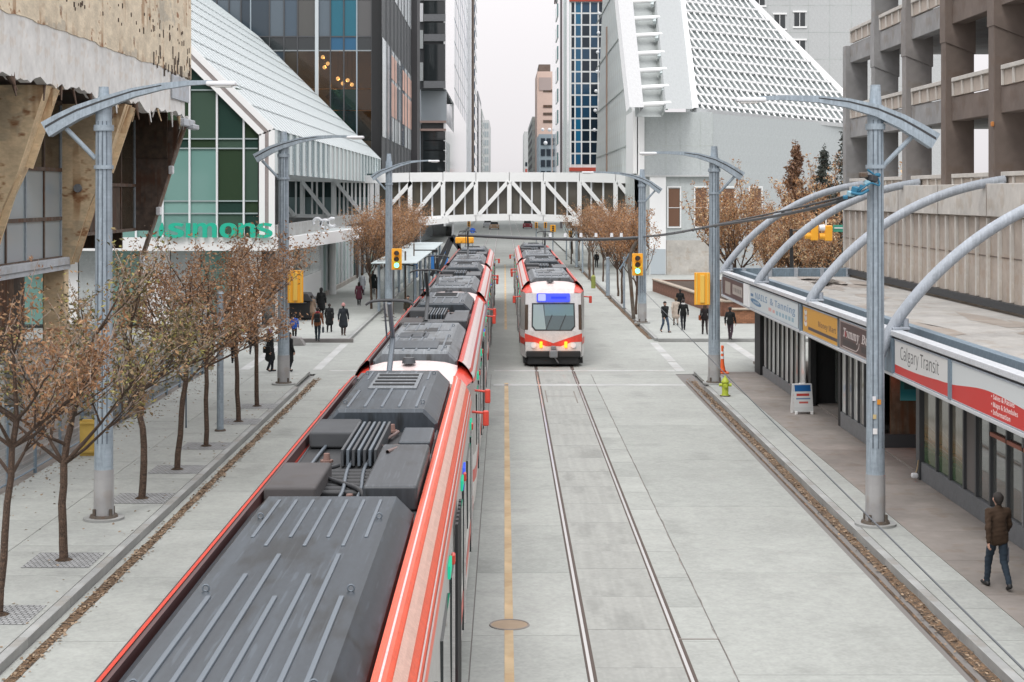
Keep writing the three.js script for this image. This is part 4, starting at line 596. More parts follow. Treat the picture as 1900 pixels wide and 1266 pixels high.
  const posts = [-38.4, -37.1, -36.0, -34.9, -34.0, -33.0, -31.9, -30.9, -29.6, -28.2, -26.6, -24.5];
  for (let i = 0; i + 1 < posts.length; i++) { const a = posts[i], c = posts[i + 1]; const m = i < 3 ? poster(100 + i) : i === 3 ? std([0.15, 0.14, 0.135]) : shopGlass; const q = quadGeo([[V(9.97, 0.6, a + 0.03), V(9.97, 0.6, c - 0.03), V(9.97, 2.65, c - 0.03), V(9.97, 2.65, a + 0.03)]], true); mesh('shop_window', [q], m, s); mesh('window_post', [rspan(9.9, 10.04, 0.582, 2.658, c - 0.045, c + 0.045, 0.01)], i === 6 ? M.midGrey : M.charcoal, s); }
  mesh('window_bar', [span(9.9, 9.96, 2.02, 2.1, -33.0, -24.5)], std([0.36, 0.15, 0.11]), s);
  mesh('interior_floor', [span(10.06, 13.9, 0.1, 0.2, N, F)], M.dirtyB, s);
  mesh('corner_pier', [rspan(9.86, 10.12, 0.15, 2.84, zN - 0.02, zN - 0.34, 0.015)], M.charcoal, s);
  mesh('recess_wall', [span(10.3, 13.9, 0.55, 2.84, -43.1, -43.2)], std([0.25, 0.19, 0.14], { map: tRust }), s); mesh('recess_sill', [span(10.0, 13.9, 0.15, 0.55, -43.0, -43.24)], M.charcoal, s); mesh('recess_side', [span(12.4, 12.5, 0.15, 2.84, -38.6, -43)], shopGlass, s);
  mesh('poster', [span(10.55, 11.25, 1.45, 2.45, -43.04, -43.099)], printed(128, 192, (c, w, h) => { const g = c.createLinearGradient(0, 0, 0, h); g.addColorStop(0, '#164c50'); g.addColorStop(0.5, '#2a6d70'); g.addColorStop(0.8, '#1e8290'); g.addColorStop(1, '#59b4bf'); c.fillStyle = g; c.fillRect(0, 0, w, h); c.fillStyle = 'rgba(40,60,62,.6)'; c.fillRect(18, 100, 84, 34); }), s);
  mesh('open_sign', [new TextGeometry('open', { font: fontB, size: 0.2, depth: 0.03, curveSegments: 3 }).translate(10.12, 2.52, -43.0)], new THREE.MeshStandardMaterial({ color: 0xff5a1a, emissive: new THREE.Color(1, 0.22, 0.03), emissiveIntensity: 1.6 }), s);
  { const pl = new THREE.PointLight(0xff6622, 0.8); pl.position.set(10.4, 2.6, -42.8); s.add(pl); }
  front(9.85, -43.3, -47.2, 5, 0.6, [phys([0.60, 0.62, 0.61], { roughness: 0.06 }), phys([0.3, 0.3, 0.29], { roughness: 0.05 })], M.charcoal);  // pale panes hold the street reflection in their colour
  mesh('door_recess', [span(9.95, 13.9, 0.15, 2.84, -52.2, -52.3), span(13.9, 13.95, 0.15, 2.84, -47.3, -52.2)], M.black, s); mesh('glass_door', [span(10.6, 10.64, 0.3, 2.4, -47.6, -51.8)], phys([0.10, 0.115, 0.11], { roughness: 0.05 }), s); mesh('door_frame', [span(9.82, 10.0, 0.15, 2.84, -47.25, -47.55), span(9.82, 10.0, 0.15, 2.84, -51.85, -52.25), span(9.84, 9.98, 2.3, 2.84, -47.56, -51.84)], M.black, s);
  front(9.72, -52.4, -60.6, 9, 0.5, [phys([0.72, 0.74, 0.73], { roughness: 0.06 }), phys([0.45, 0.46, 0.44], { roughness: 0.06 }), phys([0.6, 0.61, 0.6], { roughness: 0.08 })], M.dark);  // pane colours paled to paint in striped reflections
  mesh('end_column', [span(9.6, 10.3, 0.15, 2.84, -60.7, -62.0)], M.black, s);
  mesh('shop_back', [span(13.95, 14, 0.1, 3.4, N, -61)], M.brownC, s);
  // arched tubes from the fascia over the roof to the podium
  const arcD = [65.0, 56.2, 46.6, 36.75, 25.4];
  arcD.forEach((d, i) => {
    const a = thing('arched_tube', ['farthest grey tube arching from the fascia end to the podium', 'second farthest grey arched tube over the shop roof', 'middle grey arched tube beside the yellow sign', 'large grey arched tube rising beside the white and red transit sign', 'nearest grey arched tube'][i], 'canopy arch', [0, 0, -d], 0, 'arched tubes over the shop roof');
    const pts = []; const R0 = 7.75, th0 = 56 * Math.PI / 180, th1 = 6 * Math.PI / 180; for (let k = 0; k <= 14; k++) { const th = lerp(th0, th1, k / 14); pts.push(V(8.86 + R0 * (Math.sin(th0) - Math.sin(th)), 3.98 + R0 * (Math.cos(th) - Math.cos(th0)), 0)); }
    const start = i === 3 ? [V(8.38, 2.9, 0), V(8.6, 3.45, 0)] : [V(8.80, 3.8, 0)];
    mesh('tube', [tube([...start, ...pts, V(14.2, 7.2, 0)], 0.135, 40, 12)], M.tubeGrey, a);
    mesh('strut', [cyl(0.07, 0.07, 0.62, 8, 9.12, 3.5, 0.02)], M.tubeGrey, a); mesh('foot_plate', [rb(0.4, 0.06, 0.4, 0.015, 8.98, 3.9, 0)], M.tubeGrey, a);
  });
}
{ // signs on the fascia
  const sign = (name, label, d0, d1, w, h, f, y0 = 2.93, y1 = 3.66) => { const t = thing(name, label, 'sign'); const x = XF + 0.015; mesh('sign_face', [quadGeo([[V(x - 0.022, y0, -d0), V(x - 0.022, y0, -d1), V(x - 0.022, y1, -d1), V(x - 0.022, y1, -d0)]], true)], printed(w, h, f), t); mesh('sign_case', [span(x - 0.02, x + 0.02, y0, y1, -d0, -d1)], M.midGrey, t); mesh('sign_frame', [span(x - 0.035, x, y1, y1 + 0.028, -d0, -d1), span(x - 0.035, x, y0 - 0.028, y0, -d0, -d1)], M.tubeGrey, t); return t; };
  const sep = (d) => span(XF - 0.04, XF + 0.03, 2.9, 3.69, -d - 0.1, -d + 0.1);
  const fit = (c, txt, x, y, w) => { c.save(); c.translate(x, y); c.scale(w / c.measureText(txt).width, 1); c.fillText(txt, 0, 0); c.restore(); };
  sign('shop_sign', 'brown shop sign with two pale panels at the far end of the fascia', 65.2, 59.3, 512, 128, (c, w, h) => { c.fillStyle = '#54332f'; c.fillRect(0, 0, w, h); c.fillStyle = '#a79d93'; c.fillRect(70, 26, 130, 86); c.fillStyle = '#b4aba2'; c.fillRect(250, 30, 220, 66); c.fillStyle = '#7d746d'; for (let i = 0; i < 5; i++) c.fillRect(275 + i * 36, 50, 20, 28); });
  sign('shop_sign', 'white shop sign with faded blue lettering left of the yellow sign', 57.9, 48.4, 768, 192, (c, w, h) => { c.fillStyle = '#d6dfe2'; c.fillRect(0, 0, w, h); c.textBaseline = 'alphabetic'; c.fillStyle = '#6d93b4'; c.font = 'bold 78px sans-serif'; fit(c, 'NAILS', 90, 98, 220); fit(c, '& Tanning', 350, 98, 380); c.fillStyle = '#4d80a8'; c.beginPath(); c.ellipse(110, 132, 96, 26, 0.12, 0, 7); c.fill(); c.fillRect(14, 62, 50, 26); c.fillStyle = '#d6dfe2'; c.font = 'bold 26px sans-serif'; fit(c, 'HAIR', 60, 142, 110); c.fillStyle = '#dba59f'; c.fillRect(330, 124, 46, 30); c.fillRect(396, 130, 34, 26); c.fillStyle = '#8fb4c6'; for (let i = 0; i < 6; i++) c.fillRect(450 + i * 46, 128, 30, 34); c.strokeStyle = '#b7c7cf'; c.lineWidth = 3; c.strokeRect(4, 4, w - 8, h - 8); });
  sign('shop_sign', 'yellow shop sign with dark lettering and three white discs', 47.6, 42.7, 512, 192, (c, w, h) => { c.fillStyle = '#d9a02e'; c.fillRect(0, 0, w, h); c.fillStyle = '#3c3138'; c.fillRect(84, 142, w - 84, 24); for (const [y, q] of [[40, '#cfd3cd'], [82, '#c8c9c4'], [126, '#e3dcd8']]) { c.fillStyle = q; c.beginPath(); c.arc(44, y, 23, 0, 7); c.fill(); c.fillStyle = '#b8442e'; c.fillRect(38, y - 20, 16, 11); } c.fillStyle = '#6e4a28'; c.font = 'bold 58px sans-serif'; fit(c, 'Money Mart', 236, 112, 258); });
  sign('shop_sign', 'dark brown shop sign with pale lettering behind the lamp post', 42.4, 37.5, 512, 192, (c, w, h) => { c.fillStyle = '#4a3733'; c.fillRect(0, 0, w, h); c.strokeStyle = '#b3a39d'; c.lineWidth = 8; c.strokeRect(6, 6, w - 12, h - 12); c.fillStyle = '#d8cfcd'; c.font = 'bold italic 84px serif'; fit(c, 'Tommy', 40, 104, 200); fit(c, 'Burger', 268, 104, 210); c.fillStyle = '#9a3a3a'; c.fillRect(66, 66, 22, 38); c.fillStyle = '#26201e'; c.fillRect(40, 120, 170, 42); c.fillRect(268, 122, 200, 40); c.strokeStyle = '#c8bcb8'; c.lineWidth = 6; c.beginPath(); c.moveTo(36, 172); c.lineTo(200, 172); c.quadraticCurveTo(240, 160, 244, 110); c.stroke(); });
  const curve = (c, w, h, a, b2, f) => { c.beginPath(); c.moveTo(0, h); for (let i = 0; i <= 40; i++) c.lineTo(w * i / 40, h * f(lerp(a, b2, i / 40))); c.lineTo(w, h); c.closePath(); c.fill(); };
  const wave = (t) => t < 0.33 ? lerp(0.74, 0.66, Math.sin(t / 0.33 * Math.PI / 2)) - 0.0 + 0.06 * Math.sin(t / 0.33 * Math.PI) : t < 0.62 ? lerp(0.66, 0.40, smooth(0.33, 0.62, t)) : lerp(0.40, 0.62, smooth(0.62, 1.0, t));
  sign('transit_sign', 'white transit sign with thin black lettering over a red swoosh', 36.4, 31.95, 1024, 170, (c, w, h) => { c.fillStyle = '#dedfdd'; c.fillRect(0, 0, w, h); c.fillStyle = '#cd2a22'; curve(c, w, h, 0, 0.40, wave); c.fillStyle = '#4a4c4c'; c.font = '92px sans-serif'; c.textBaseline = 'alphabetic'; fit(c, 'Calgary Transit', 110, 88, 740); });
  sign('transit_sign', 'white and red transit sign with three white bulleted lines', 31.75, 24.5, 1024, 170, (c, w, h) => { c.fillStyle = '#d4dadb'; c.fillRect(0, 0, w, h); c.fillStyle = '#cd2a22'; curve(c, w, h, 0.40, 1.05, wave); c.fillStyle = '#eee6e4'; c.font = 'bold 29px sans-serif'; fit(c, '\u2022 Sales & Passes', 360, 94, 190); fit(c, '\u2022 Maps & Schedules', 360, 126, 216); fit(c, '\u2022 Information', 360, 158, 158); });
  const t = thing('sign_divider', 'row of grey vertical dividers between the fascia signs', 'sign trim'); for (const d of [58.6, 48.0, 37.0, 31.85]) mesh('divider', [d === 58.6 ? span(XF - 0.05, XF + 0.03, 2.9, 3.69, -59.2, -58.0) : d === 37 ? span(XF - 0.045, XF + 0.03, 2.9, 3.69, -37.4, -36.5) : sep(d)], d === 58.6 ? M.white0 : M.steelBlue, t);
}

// ================================================================ trams
const TR = {
  deck: std([0.070, 0.080, 0.090], { map: tRoof, roughness: 0.42, metalness: 0.1 }), deckDark: std([0.022, 0.024, 0.026], { map: tWear, roughness: 0.6 }), hump: std([0.072, 0.09, 0.108], { map: tRoof, roughness: 0.36, metalness: 0.15 }), humpPale: std([0.22, 0.245, 0.265], { map: tRoof, roughness: 0.45 }),
  rib: std([0.13, 0.155, 0.18], { roughness: 0.4, metalness: 0.2 }), red: std([0.66, 0.065, 0.04], { map: tFine, roughness: 0.35 }), redDeep: std([0.50, 0.03, 0.03], { roughness: 0.35 }), orangeRed: std([0.80, 0.12, 0.06], { map: tFine, roughness: 0.35 }), maroon: std([0.075, 0.03, 0.028], { roughness: 0.5 }),
  pale: std([0.70, 0.58, 0.56], { map: tFine, roughness: 0.4 }), beige: std([0.62, 0.40, 0.33], { map: tFine, roughness: 0.4 }), white: std([0.70, 0.69, 0.67], { map: tFine, roughness: 0.35 }), grey: std([0.42, 0.42, 0.40], { map: tFine, roughness: 0.4 }), skirt: std([0.30, 0.27, 0.25], { map: tWear }),
  glass: M.glassDark, under: M.black, ledG: new THREE.MeshStandardMaterial({ color: 0x0c6a48, emissive: new THREE.Color(0.02, 0.5, 0.3), emissiveIntensity: 0.9 }), ledB: new THREE.MeshStandardMaterial({ color: 0x2038a0, emissive: new THREE.Color(0.06, 0.12, 0.7), emissiveIntensity: 0.9 }),
};
const CARLEN = 24.2;
function tramCar(name, label, z, x, flip, o = {}) {
  const t = thing(name, label, 'tram', [x, 0, z], 0, o.group); const hw = 1.32;
  // half width and lean of the body near the two cab ends
  const wAt = (u) => { const e = Math.min(u, CARLEN - u); return hw - 0.17 * (1 - smooth(0, 1.5, e)); };
  const lean = (u, y) => { const f = Math.max(0, 1 - u / 1.6), b = Math.max(0, 1 - (CARLEN - u) / 1.6), l = Math.max(0, y - 1.45) * 0.17; return -(f * l - b * l); };
  const P = (u, px, py) => V(px * wAt(u) / hw, py, -u + lean(u, py));
  const us = [0, 0.25, 0.6, 1.1, 1.6, 4, 8, 11.6, 12.6, 16, 20, CARLEN - 1.6, CARLEN - 1.1, CARLEN - 0.6, CARLEN - 0.25, CARLEN];
  const stripL = (prof, mat, nm, list = us) => mesh(nm, [loft(list.map((u) => prof.map(([a, b]) => P(u, a, b))))], mat, t);
  for (const s of [1, -1]) {
    const m = (a) => a.map(([p, q]) => [s * p, q]);
    stripL(m([[1.30, 0.38], [1.32, 1.0], [1.32, 1.45]]), TR.white, 'side_panel'); stripL(m([[1.32, 1.45], [1.30, 2.95]]), TR.grey, 'window_band'); stripL(m([[1.22, 0.30], [1.30, 0.38]]), TR.skirt, 'skirt');
    stripL(m([[1.325, 0.88], [1.328, 0.9], [1.328, 1.12], [1.325, 1.14]]), TR.red, 'red_stripe');
    // fairing: curved shoulder with stripes lying 4 mm proud of it
    const sh = [[1.30, 2.95], [1.27, 3.10], [1.18, 3.25], [1.06, 3.37], [0.99, 3.41], [0.955, 3.40], [0.95, 3.20]];
    stripL(m(sh), o.left && s < 0 ? TR.maroon : o.fair ?? TR.red, 'roof_fairing', us.slice(3, -3));  // left fairing maroon: its shade is put into the colour
    const lift = (a, b, k0, k1) => { const f = (k) => { const i = Math.min(3, Math.floor(k)), w = k - i; return [lerp(sh[i][0], sh[i + 1][0], w) + 0.005, lerp(sh[i][1], sh[i + 1][1], w) + 0.006]; }; return m([f(k0), f((k0 + k1) / 2), f(k1)]); };
    if (o.stripes && s > 0) { stripL(lift(0, 0, 0.55, 0.85), TR.pale, 'white_line', us.slice(3, -3)); stripL(lift(0, 0, 1.15, 1.28), TR.pale, 'white_line', us.slice(3, -3)); stripL(lift(0, 0, 1.9, 2.7), TR.beige, 'beige_stripe', us.slice(3, -3)); stripL(lift(0, 0, 3.5, 3.75), TR.pale, 'white_line', us.slice(3, -3)); }
    else if (!(o.left && s < 0)) { stripL(lift(0, 0, 0.5, 1.35), TR.white, 'white_line', us.slice(3, -3)); stripL(lift(0, 0, 1.8, 3.2), TR.pale, 'pale_stripe', us.slice(3, -3)); }
    if (o.left && s < 0) { stripL(m([[1.06, 3.375], [1.03, 3.41], [0.985, 3.424]]), TR.red, 'red_edge', us.slice(3, -3)); stripL(m([[0.945, 3.27], [0.938, 3.24], [0.932, 3.205]]), TR.red, 'red_edge', us.slice(3, -3)); }
    // windows, doors and small side displays
    for (let k = 0; k < 8; k++) { const u = 2.0 + k * 2.6 + (k > 3 ? 0.2 : 0), door = k % 2 === 1; const g = [span(s * 1.30, s * 1.337, door ? 0.55 : 1.5, 2.6, -u, -u - (door ? 1.3 : 1.9))]; const w = mesh(door ? 'door' : 'side_window', g, M.glassDark, t); if (door) { mesh('door_post', [span(s * 1.33, s * 1.35, 0.5, 2.66, -u - 0.62, -u - 0.68)], TR.white, w); mesh('red_lamp', [rb(0.05, 0.12, 0.16, 0.02, s * 1.34, 2.75, -u - 0.3)], TR.red, w); } }
    for (const [u, m2] of [[3.9, TR.ledG], [9.3, TR.ledG], [14.6, TR.ledG], [15.7, TR.ledB], [20.6, TR.ledG]]) mesh('side_display', [span(s * 1.305, s * 1.335, 2.70, 2.84, -u, -u - 0.55)], m2, t);
    for (const u of [1.5, CARLEN - 1.5]) mesh('mirror', [rod(V(s * 1.27, 2.75, -u), V(s * 1.55, 2.72, -u), 0.025), rb(0.12, 0.3, 0.08, 0.03, s * 1.57, 2.62, -u)], TR.red, t);
  }
  mesh('underframe', [span(-1.2, 1.2, 0.12, 0.34, -0.4, -CARLEN + 0.4)], TR.under, t);
  for (const u of [3.4, 12.1, 20.8]) { const b = sub('bogie', t, [0, 0, -u]); for (const dz of [-0.9, 0.9]) mesh('wheel', [-0.72, 0.72].map((q) => cyl(0.33, 0.33, 0.12, 16).rotateZ(Math.PI / 2).translate(q + 0.06, 0.34, dz)), TR.under, b); }
  // roof deck and the two cab roofs
  mesh('roof_deck', [span(-0.95, 0.95, 3.12, 3.2, -1.4, -CARLEN + 1.4)], TR.deck, t);
  const cabRoof = (rev) => { const S = [0.0, 0.35, 0.9, 1.5].map((u) => { const h = [0.0, 0.2, 0.36, 0.46][[0.0, 0.35, 0.9, 1.5].indexOf(u)], q = []; for (let k = 0; k <= 8; k++) { const c = -1 + k / 4, uu = rev ? CARLEN - u : u; q.push(P(uu, c * 1.30, 2.93 + h * Math.pow(1 - Math.pow(Math.abs(c), 3.2), 0.6) * 0.98)); } return q; }); const c = mesh('cab_roof', [loft(S), fan(S[S.length - 1])], TR.pale, t); for (const s of [1, -1]) mesh('red_corner', [loft([0.05, 0.4, 0.9, 1.5].map((u) => [0.99, 0.86, 0.74].map((q, i) => { const uu = rev ? CARLEN - u : u, h = [0.05, 0.22, 0.36, 0.46][[0.05, 0.4, 0.9, 1.5].indexOf(u)]; return P(uu, s * (q + 0.01) * 1.30, 2.945 + h * Math.pow(Math.max(0, 1 - Math.pow(q, 3.2)), 0.6)); })))], TR.red, c); };
  cabRoof(false); cabRoof(true);
  // ends
  const end = (rev) => {
    const u0 = rev ? CARLEN : 0, s = rev ? -1 : 1, w = wAt(0) / hw, g = sub('cab_front', t, [0, 0, -u0], rev ? Math.PI : 0);
    const LN = 0.17, at2 = (x, y, o2 = 0) => V(x, y, o2 - Math.max(0, y - 1.45) * LN);
    const poly = (pts, mat, nm, off) => mesh(nm, [fan(pts.map(([x, y]) => at2(x, y, off)))], mat, g);
    poly([[-1.12, 0.4], [1.12, 0.4], [1.14, 1.45], [-1.14, 1.45]], TR.white, 'nose', 0); poly([[-1.14, 1.45], [1.14, 1.45], [1.12, 2.95], [-1.12, 2.95]], TR.white, 'mask', 0);
    for (const q of [1, -1]) poly([[q * 1.155, 1.36], [q * 0.0, 0.96], [q * 0.0, 0.84], [q * 0.30, 0.84], [q * 0.72, 1.0], [q * 1.15, 1.02]].sort(() => 0), TR.red, 'red_chevron', 0.012);
    const ws = [[-0.88, 1.62], [-0.74, 1.46], [0.74, 1.46], [0.88, 1.62], [0.86, 2.56], [-0.86, 2.56]];
    poly(ws, M.black, 'windscreen_seal', 0.012); poly(ws.map(([x, y]) => [x * 0.95, 2.01 + (y - 2.01) * 0.93]), phys([0.05, 0.085, 0.09], { roughness: 0.04, clearcoat: 1, clearcoatRoughness: 0.02 }), 'windscreen', 0.02);
    poly([[-0.80, 2.50], [-0.42, 2.50], [-0.30, 1.52], [-0.72, 1.52], [-0.82, 1.66]], phys([0.30, 0.38, 0.375], { roughness: 0.1 }), 'painted_reflection', 0.026);  // pale wedge at left: a windscreen reflection painted as a panel
    poly([[-0.36, 2.50], [0.80, 2.50], [0.81, 2.06], [-0.33, 2.06]], phys([0.14, 0.23, 0.24], { roughness: 0.06 }), 'upper_glass', 0.026);  // paler teal panel over the upper windscreen
    const wiper = mesh('wiper', [rod(at2(-0.3, 1.5, 0.04), at2(-0.05, 2.1, 0.05), 0.012), rod(at2(0.25, 1.5, 0.04), at2(0.5, 2.1, 0.05), 0.012)], M.black, g);
    const sign = mesh('destination_sign', [rb(1.34, 0.36, 0.1, 0.06, 0, 2.78, -0.16, 0, -0.17)], new THREE.MeshStandardMaterial({ color: 0x3038c0, emissive: new THREE.Color(0.10, 0.14, 0.85), emissiveIntensity: rev ? 0.1 : 0.75 }), g); mesh('sign_pane', [rb(0.34, 0.3, 0.1, 0.04, -0.46, 2.78, -0.15, 0, -0.17)], new THREE.MeshStandardMaterial({ color: 0x9098dc, emissive: new THREE.Color(0.45, 0.47, 0.85), emissiveIntensity: rev ? 0.1 : 0.6 }), g);
    for (const q of [1, -1]) {
      mesh('corner_window', [quadGeo([[V(q * 1.14, 1.5, 0.012), V(q * 1.02, 1.5, 0.012), V(q * 1.01, 2.5, 0.012 - 1.05 * LN), V(q * 1.13, 2.5, 0.012 - 1.05 * LN)]])], M.rustDark, g);
      const hl = mesh('headlight', [cyl(0.11, 0.11, 0.05, 16).rotateX(Math.PI / 2).translate(q * 0.80, 0.88, 0.01)], M.lampWhite, g); mesh('turn_lamp', [rb(0.13, 0.26, 0.06, 0.03, q * 0.50, 0.90, 0.03)], rev ? M.amber : new THREE.MeshStandardMaterial({ color: 0xff9a20, emissive: new THREE.Color(1, 0.36, 0.03), emissiveIntensity: 1.5 }), hl);
    }
    mesh('bumper', [rb(2.2, 0.26, 0.2, 0.05, 0, 0.52, -0.02), rb(2.1, 0.34, 0.12, 0.05, 0, 0.26, -0.1)], M.black, g); mesh('coupler', [rb(0.34, 0.3, 0.34, 0.05, 0, 0.55, 0.18), rod(V(0.02, 0.45, 0.15), V(0.2, 0.16, 0.1), 0.03), rb(0.2, 0.16, 0.2, 0.03, 0, 0.78, 0.1)], M.midGrey, g);
    if (o.lit && !rev) { const pl = new THREE.PointLight(0x3344ff, 0.3); pl.position.set(0, 2.78, 0.3); g.add(pl); for (const q of [1, -1]) { const a = new THREE.PointLight(0xff8a20, 0.25); a.position.set(q * 0.5, 0.9, 0.25); g.add(a); } }
  };
  end(false); end(true);
  // roof plant
  const humpPoly = (w, h, c) => [[-w, 0], [w, 0], [w, h - c], [w - c, h], [-w + c, h], [-w, h - c]];
  const hump = (u0, u1, w, h, mat, ribs) => { const g = prism(humpPoly(w, h, h * 0.55), u1 - u0 - 0.1, 0.05).translate(0, 3.2, -u1 + 0.05); const m = mesh('plant_housing', [g], mat, t); for (let i = 0; i < ribs; i++) { const x0 = -w + 0.3 + (2 * w - 0.6) * i / (ribs - 1); mesh('housing_rib', [rspan(x0 - 0.022, x0 + 0.022, 3.245 + h, 3.27 + h, -u0 - 0.25, -u0 - (u1 - u0) * (0.42 + 0.1 * (i % 3)), 0.008)], TR.rib, m); mesh('housing_rib', [rspan(x0 - 0.02, x0 + 0.02, 3.245 + h, 3.265 + h, -u1 + 0.3, -u1 + (u1 - u0) * (0.28 + 0.05 * (i % 2)), 0.01)], TR.rib, m); } return m; };
  const h1 = hump(1.75, 9.7, 0.86, 0.30, o.near ? TR.hump : TR.humpPale, o.near ? 7 : 5);
  if (!o.near) each('housing_lid', [rspan(-0.55, 0.45, 3.545, 3.575, -2.4, -4.2, 0.01), rspan(-0.6, 0.1, 3.545, 3.57, -5.2, -6.4, 0.01)], TR.hump, h1); if (!o.near) each('seam', [span(-0.6, 0.6, 3.5, 3.556, -7.2, -7.23), span(-0.6, 0.6, 3.5, 3.556, -4.75, -4.78)], TR.deckDark, h1);
  const h2 = hump(16.7, 22.3, 0.84, 0.34, TR.hump, 5); mesh('housing_lid', [rspan(-0.42, 0.42, 3.585, 3.62, -19.3, -21.6, 0.012)], TR.humpPale, h2); mesh('grille', [0, 1, 2, 3].map((i) => span(-0.36, 0.36, 3.622, 3.64, -19.6 - i * 0.5, -19.75 - i * 0.5)), TR.deckDark, h2);
  mesh('bellows', [0, 1, 2, 3, 4, 5, 6].map((i) => rspan(-0.94, 0.94, 3.1, 3.3, -11.3 - i * 0.25, -11.45 - i * 0.25, 0.03)).concat([0, 1, 2, 3, 4, 5, 6].flatMap((i) => [1, -1].map((s) => span(s * 1.325, s * 1.36, 0.5, 2.9, -11.3 - i * 0.25, -11.45 - i * 0.25)))), TR.deckDark, t);
  each('equipment_tray', [rspan(-0.93, 0.93, 3.2, 3.26, -10.2, -11.2, 0.02), rspan(-0.93, 0.93, 3.2, 3.25, -13.1, -16.6, 0.02)], TR.deckDark, t);
  mesh('equipment_box', [rspan(0.28, 0.92, 3.26, 3.56, -10.25, -13.4, 0.04)], TR.deck, t); mesh('equipment_box', [rspan(-0.92, -0.30, 3.26, 3.48, -10.6, -12.4, 0.04)], std([0.075, 0.07, 0.07], { map: tWear }), t); mesh('equipment_box', [rspan(-0.9, -0.25, 3.26, 3.5, -14.9, -16.3, 0.04)], std([0.06, 0.065, 0.07], { map: tWear }), t); mesh('equipment_box', [rspan(0.42, 0.88, 3.26, 3.44, -14.4, -15.8, 0.03)], TR.hump, t);
  for (let i = 0; i < 7; i++) mesh('resistor', [rspan(-0.28 + i * 0.075, -0.24 + i * 0.075, 3.27, 3.5, -13.3, -16.0, 0.01)], i % 2 ? TR.rib : M.charcoal, t);
  for (const u of [2.6, 5.3, 8.4, 17.4, 21.6]) for (const q of [-0.62, 0.62]) mesh('lifting_eye', [new THREE.TorusGeometry(0.028, 0.009, 5, 10).translate(q, u < 10 ? 3.58 : 3.62, -u)], TR.rib, t);
  if (!o.near) for (const [x, u, w, l] of [[0.52, 3.4, 0.2, 0.3], [-0.45, 8.9, 0.3, 0.22], [0.1, 6.9, 0.16, 0.5]]) mesh('access_hatch', [rspan(x - w, x + w, 3.545, 3.562, -u, -u - l * 2, 0.006)], TR.deckDark, t);
  mesh('bolt_row', Array.from({ length: 22 }, (_, i) => [0.93, -0.93].map((q) => cyl(0.016, 0.016, 0.02, 6, q, 3.195, -2 - i * 0.94))).flat(), TR.rib, t);
  for (const q of [0.9, -0.9]) mesh('cable_run', [tube([V(q, 3.24, -1.9), V(q - 0.02, 3.25, -7), V(q + 0.01, 3.24, -10), V(q - 0.02, 3.25, -16.5), V(q, 3.24, -22)], 0.018, 30, 5)], M.charcoal, t);
  mesh('cable_run', [tube([V(-0.3, 3.3, -13.2), V(-0.5, 3.34, -12.4), V(0.1, 3.33, -11.4), V(0.3, 3.4, -10.4)], 0.03, 24, 6)], M.dark, t); mesh('cable_run', [tube([V(0.3, 3.3, -16.3), V(0.15, 3.36, -14.5), V(0.5, 3.5, -13.6), V(0.4, 3.58, -12.6)], 0.025, 24, 6)], std([0.18, 0.13, 0.12]), t);
  each('conduit', [-0.62, -0.1, 0.12].map((x, i) => tube([V(x, 3.28, -9.8), V(x + 0.06, 3.32, -11), V(x - 0.05, 3.3, -13), V(x, 3.29, -16.8)], 0.025, 16, 6)), TR.rib, t);
  for (const [x, u] of [[-0.7, 10.4], [0.1, 10.6], [-0.5, 13.6], [0.7, 14.0], [0.2, 16.4], [-0.8, 16.5]]) mesh('insulator', [cyl(0.06, 0.04, 0.18, 8, x, 3.22, -u), cyl(0.09, 0.09, 0.03, 8, x, 3.28, -u)], std([0.20, 0.12, 0.10]), t);
  mesh('roof_antenna', [cyl(0.13, 0.10, 0.14, 12, 0.15, 3.36, -CARLEN + 1.2)], TR.maroon, t);
  mesh('antenna_whip', [cyl(0.15, 0.12, 0.12, 12, -0.1, 3.36, -1.2)], M.charcoal, t);
  // half pantograph
  if (o.panto) { const pu = o.panto[0], ph = o.panto[1], px = o.panto[2] ?? 0, g = sub('pantograph', t, [px, 3.3, -pu]); mesh('base_frame', [rspan(-0.6, 0.6, 0.06, 0.12, -0.5, 0.5, 0.01)], M.charcoal, g); mesh('lower_arm', [rod(V(0, 0.12, 0.3), V(0, ph * 0.5, -0.9), 0.06)], o.pantoMat ?? M.charcoal, g); mesh('upper_arm', [rod(V(0, ph * 0.5, -0.9), V(0, ph, 0.1), 0.05), rod(V(-0.12, ph * 0.5, -0.9), V(-0.1, ph, 0.1), 0.02)], o.pantoMat ?? M.charcoal, g); each('collector', [tube([V(-0.46, ph - 0.05, 0.1), V(-0.36, ph + 0.01, 0.1), V(0.36, ph + 0.01, 0.1), V(0.46, ph - 0.05, 0.1)], 0.025, 16, 6), tube([V(-0.46, ph - 0.05, -0.12), V(-0.36, ph + 0.01, -0.12), V(0.36, ph + 0.01, -0.12), V(0.46, ph - 0.05, -0.12)], 0.025, 16, 6)], M.dark, g); }
  if (o.lit) mesh('display_text', [rb(0.62, 0.08, 0.02, 0.01, 0.22, 2.79, -0.08, 0, -0.17)], new THREE.MeshStandardMaterial({ color: 0x2a34d0, emissive: new THREE.Color(0.02, 0.05, 0.95), emissiveIntensity: 0.8 }), t);
  return t;
}
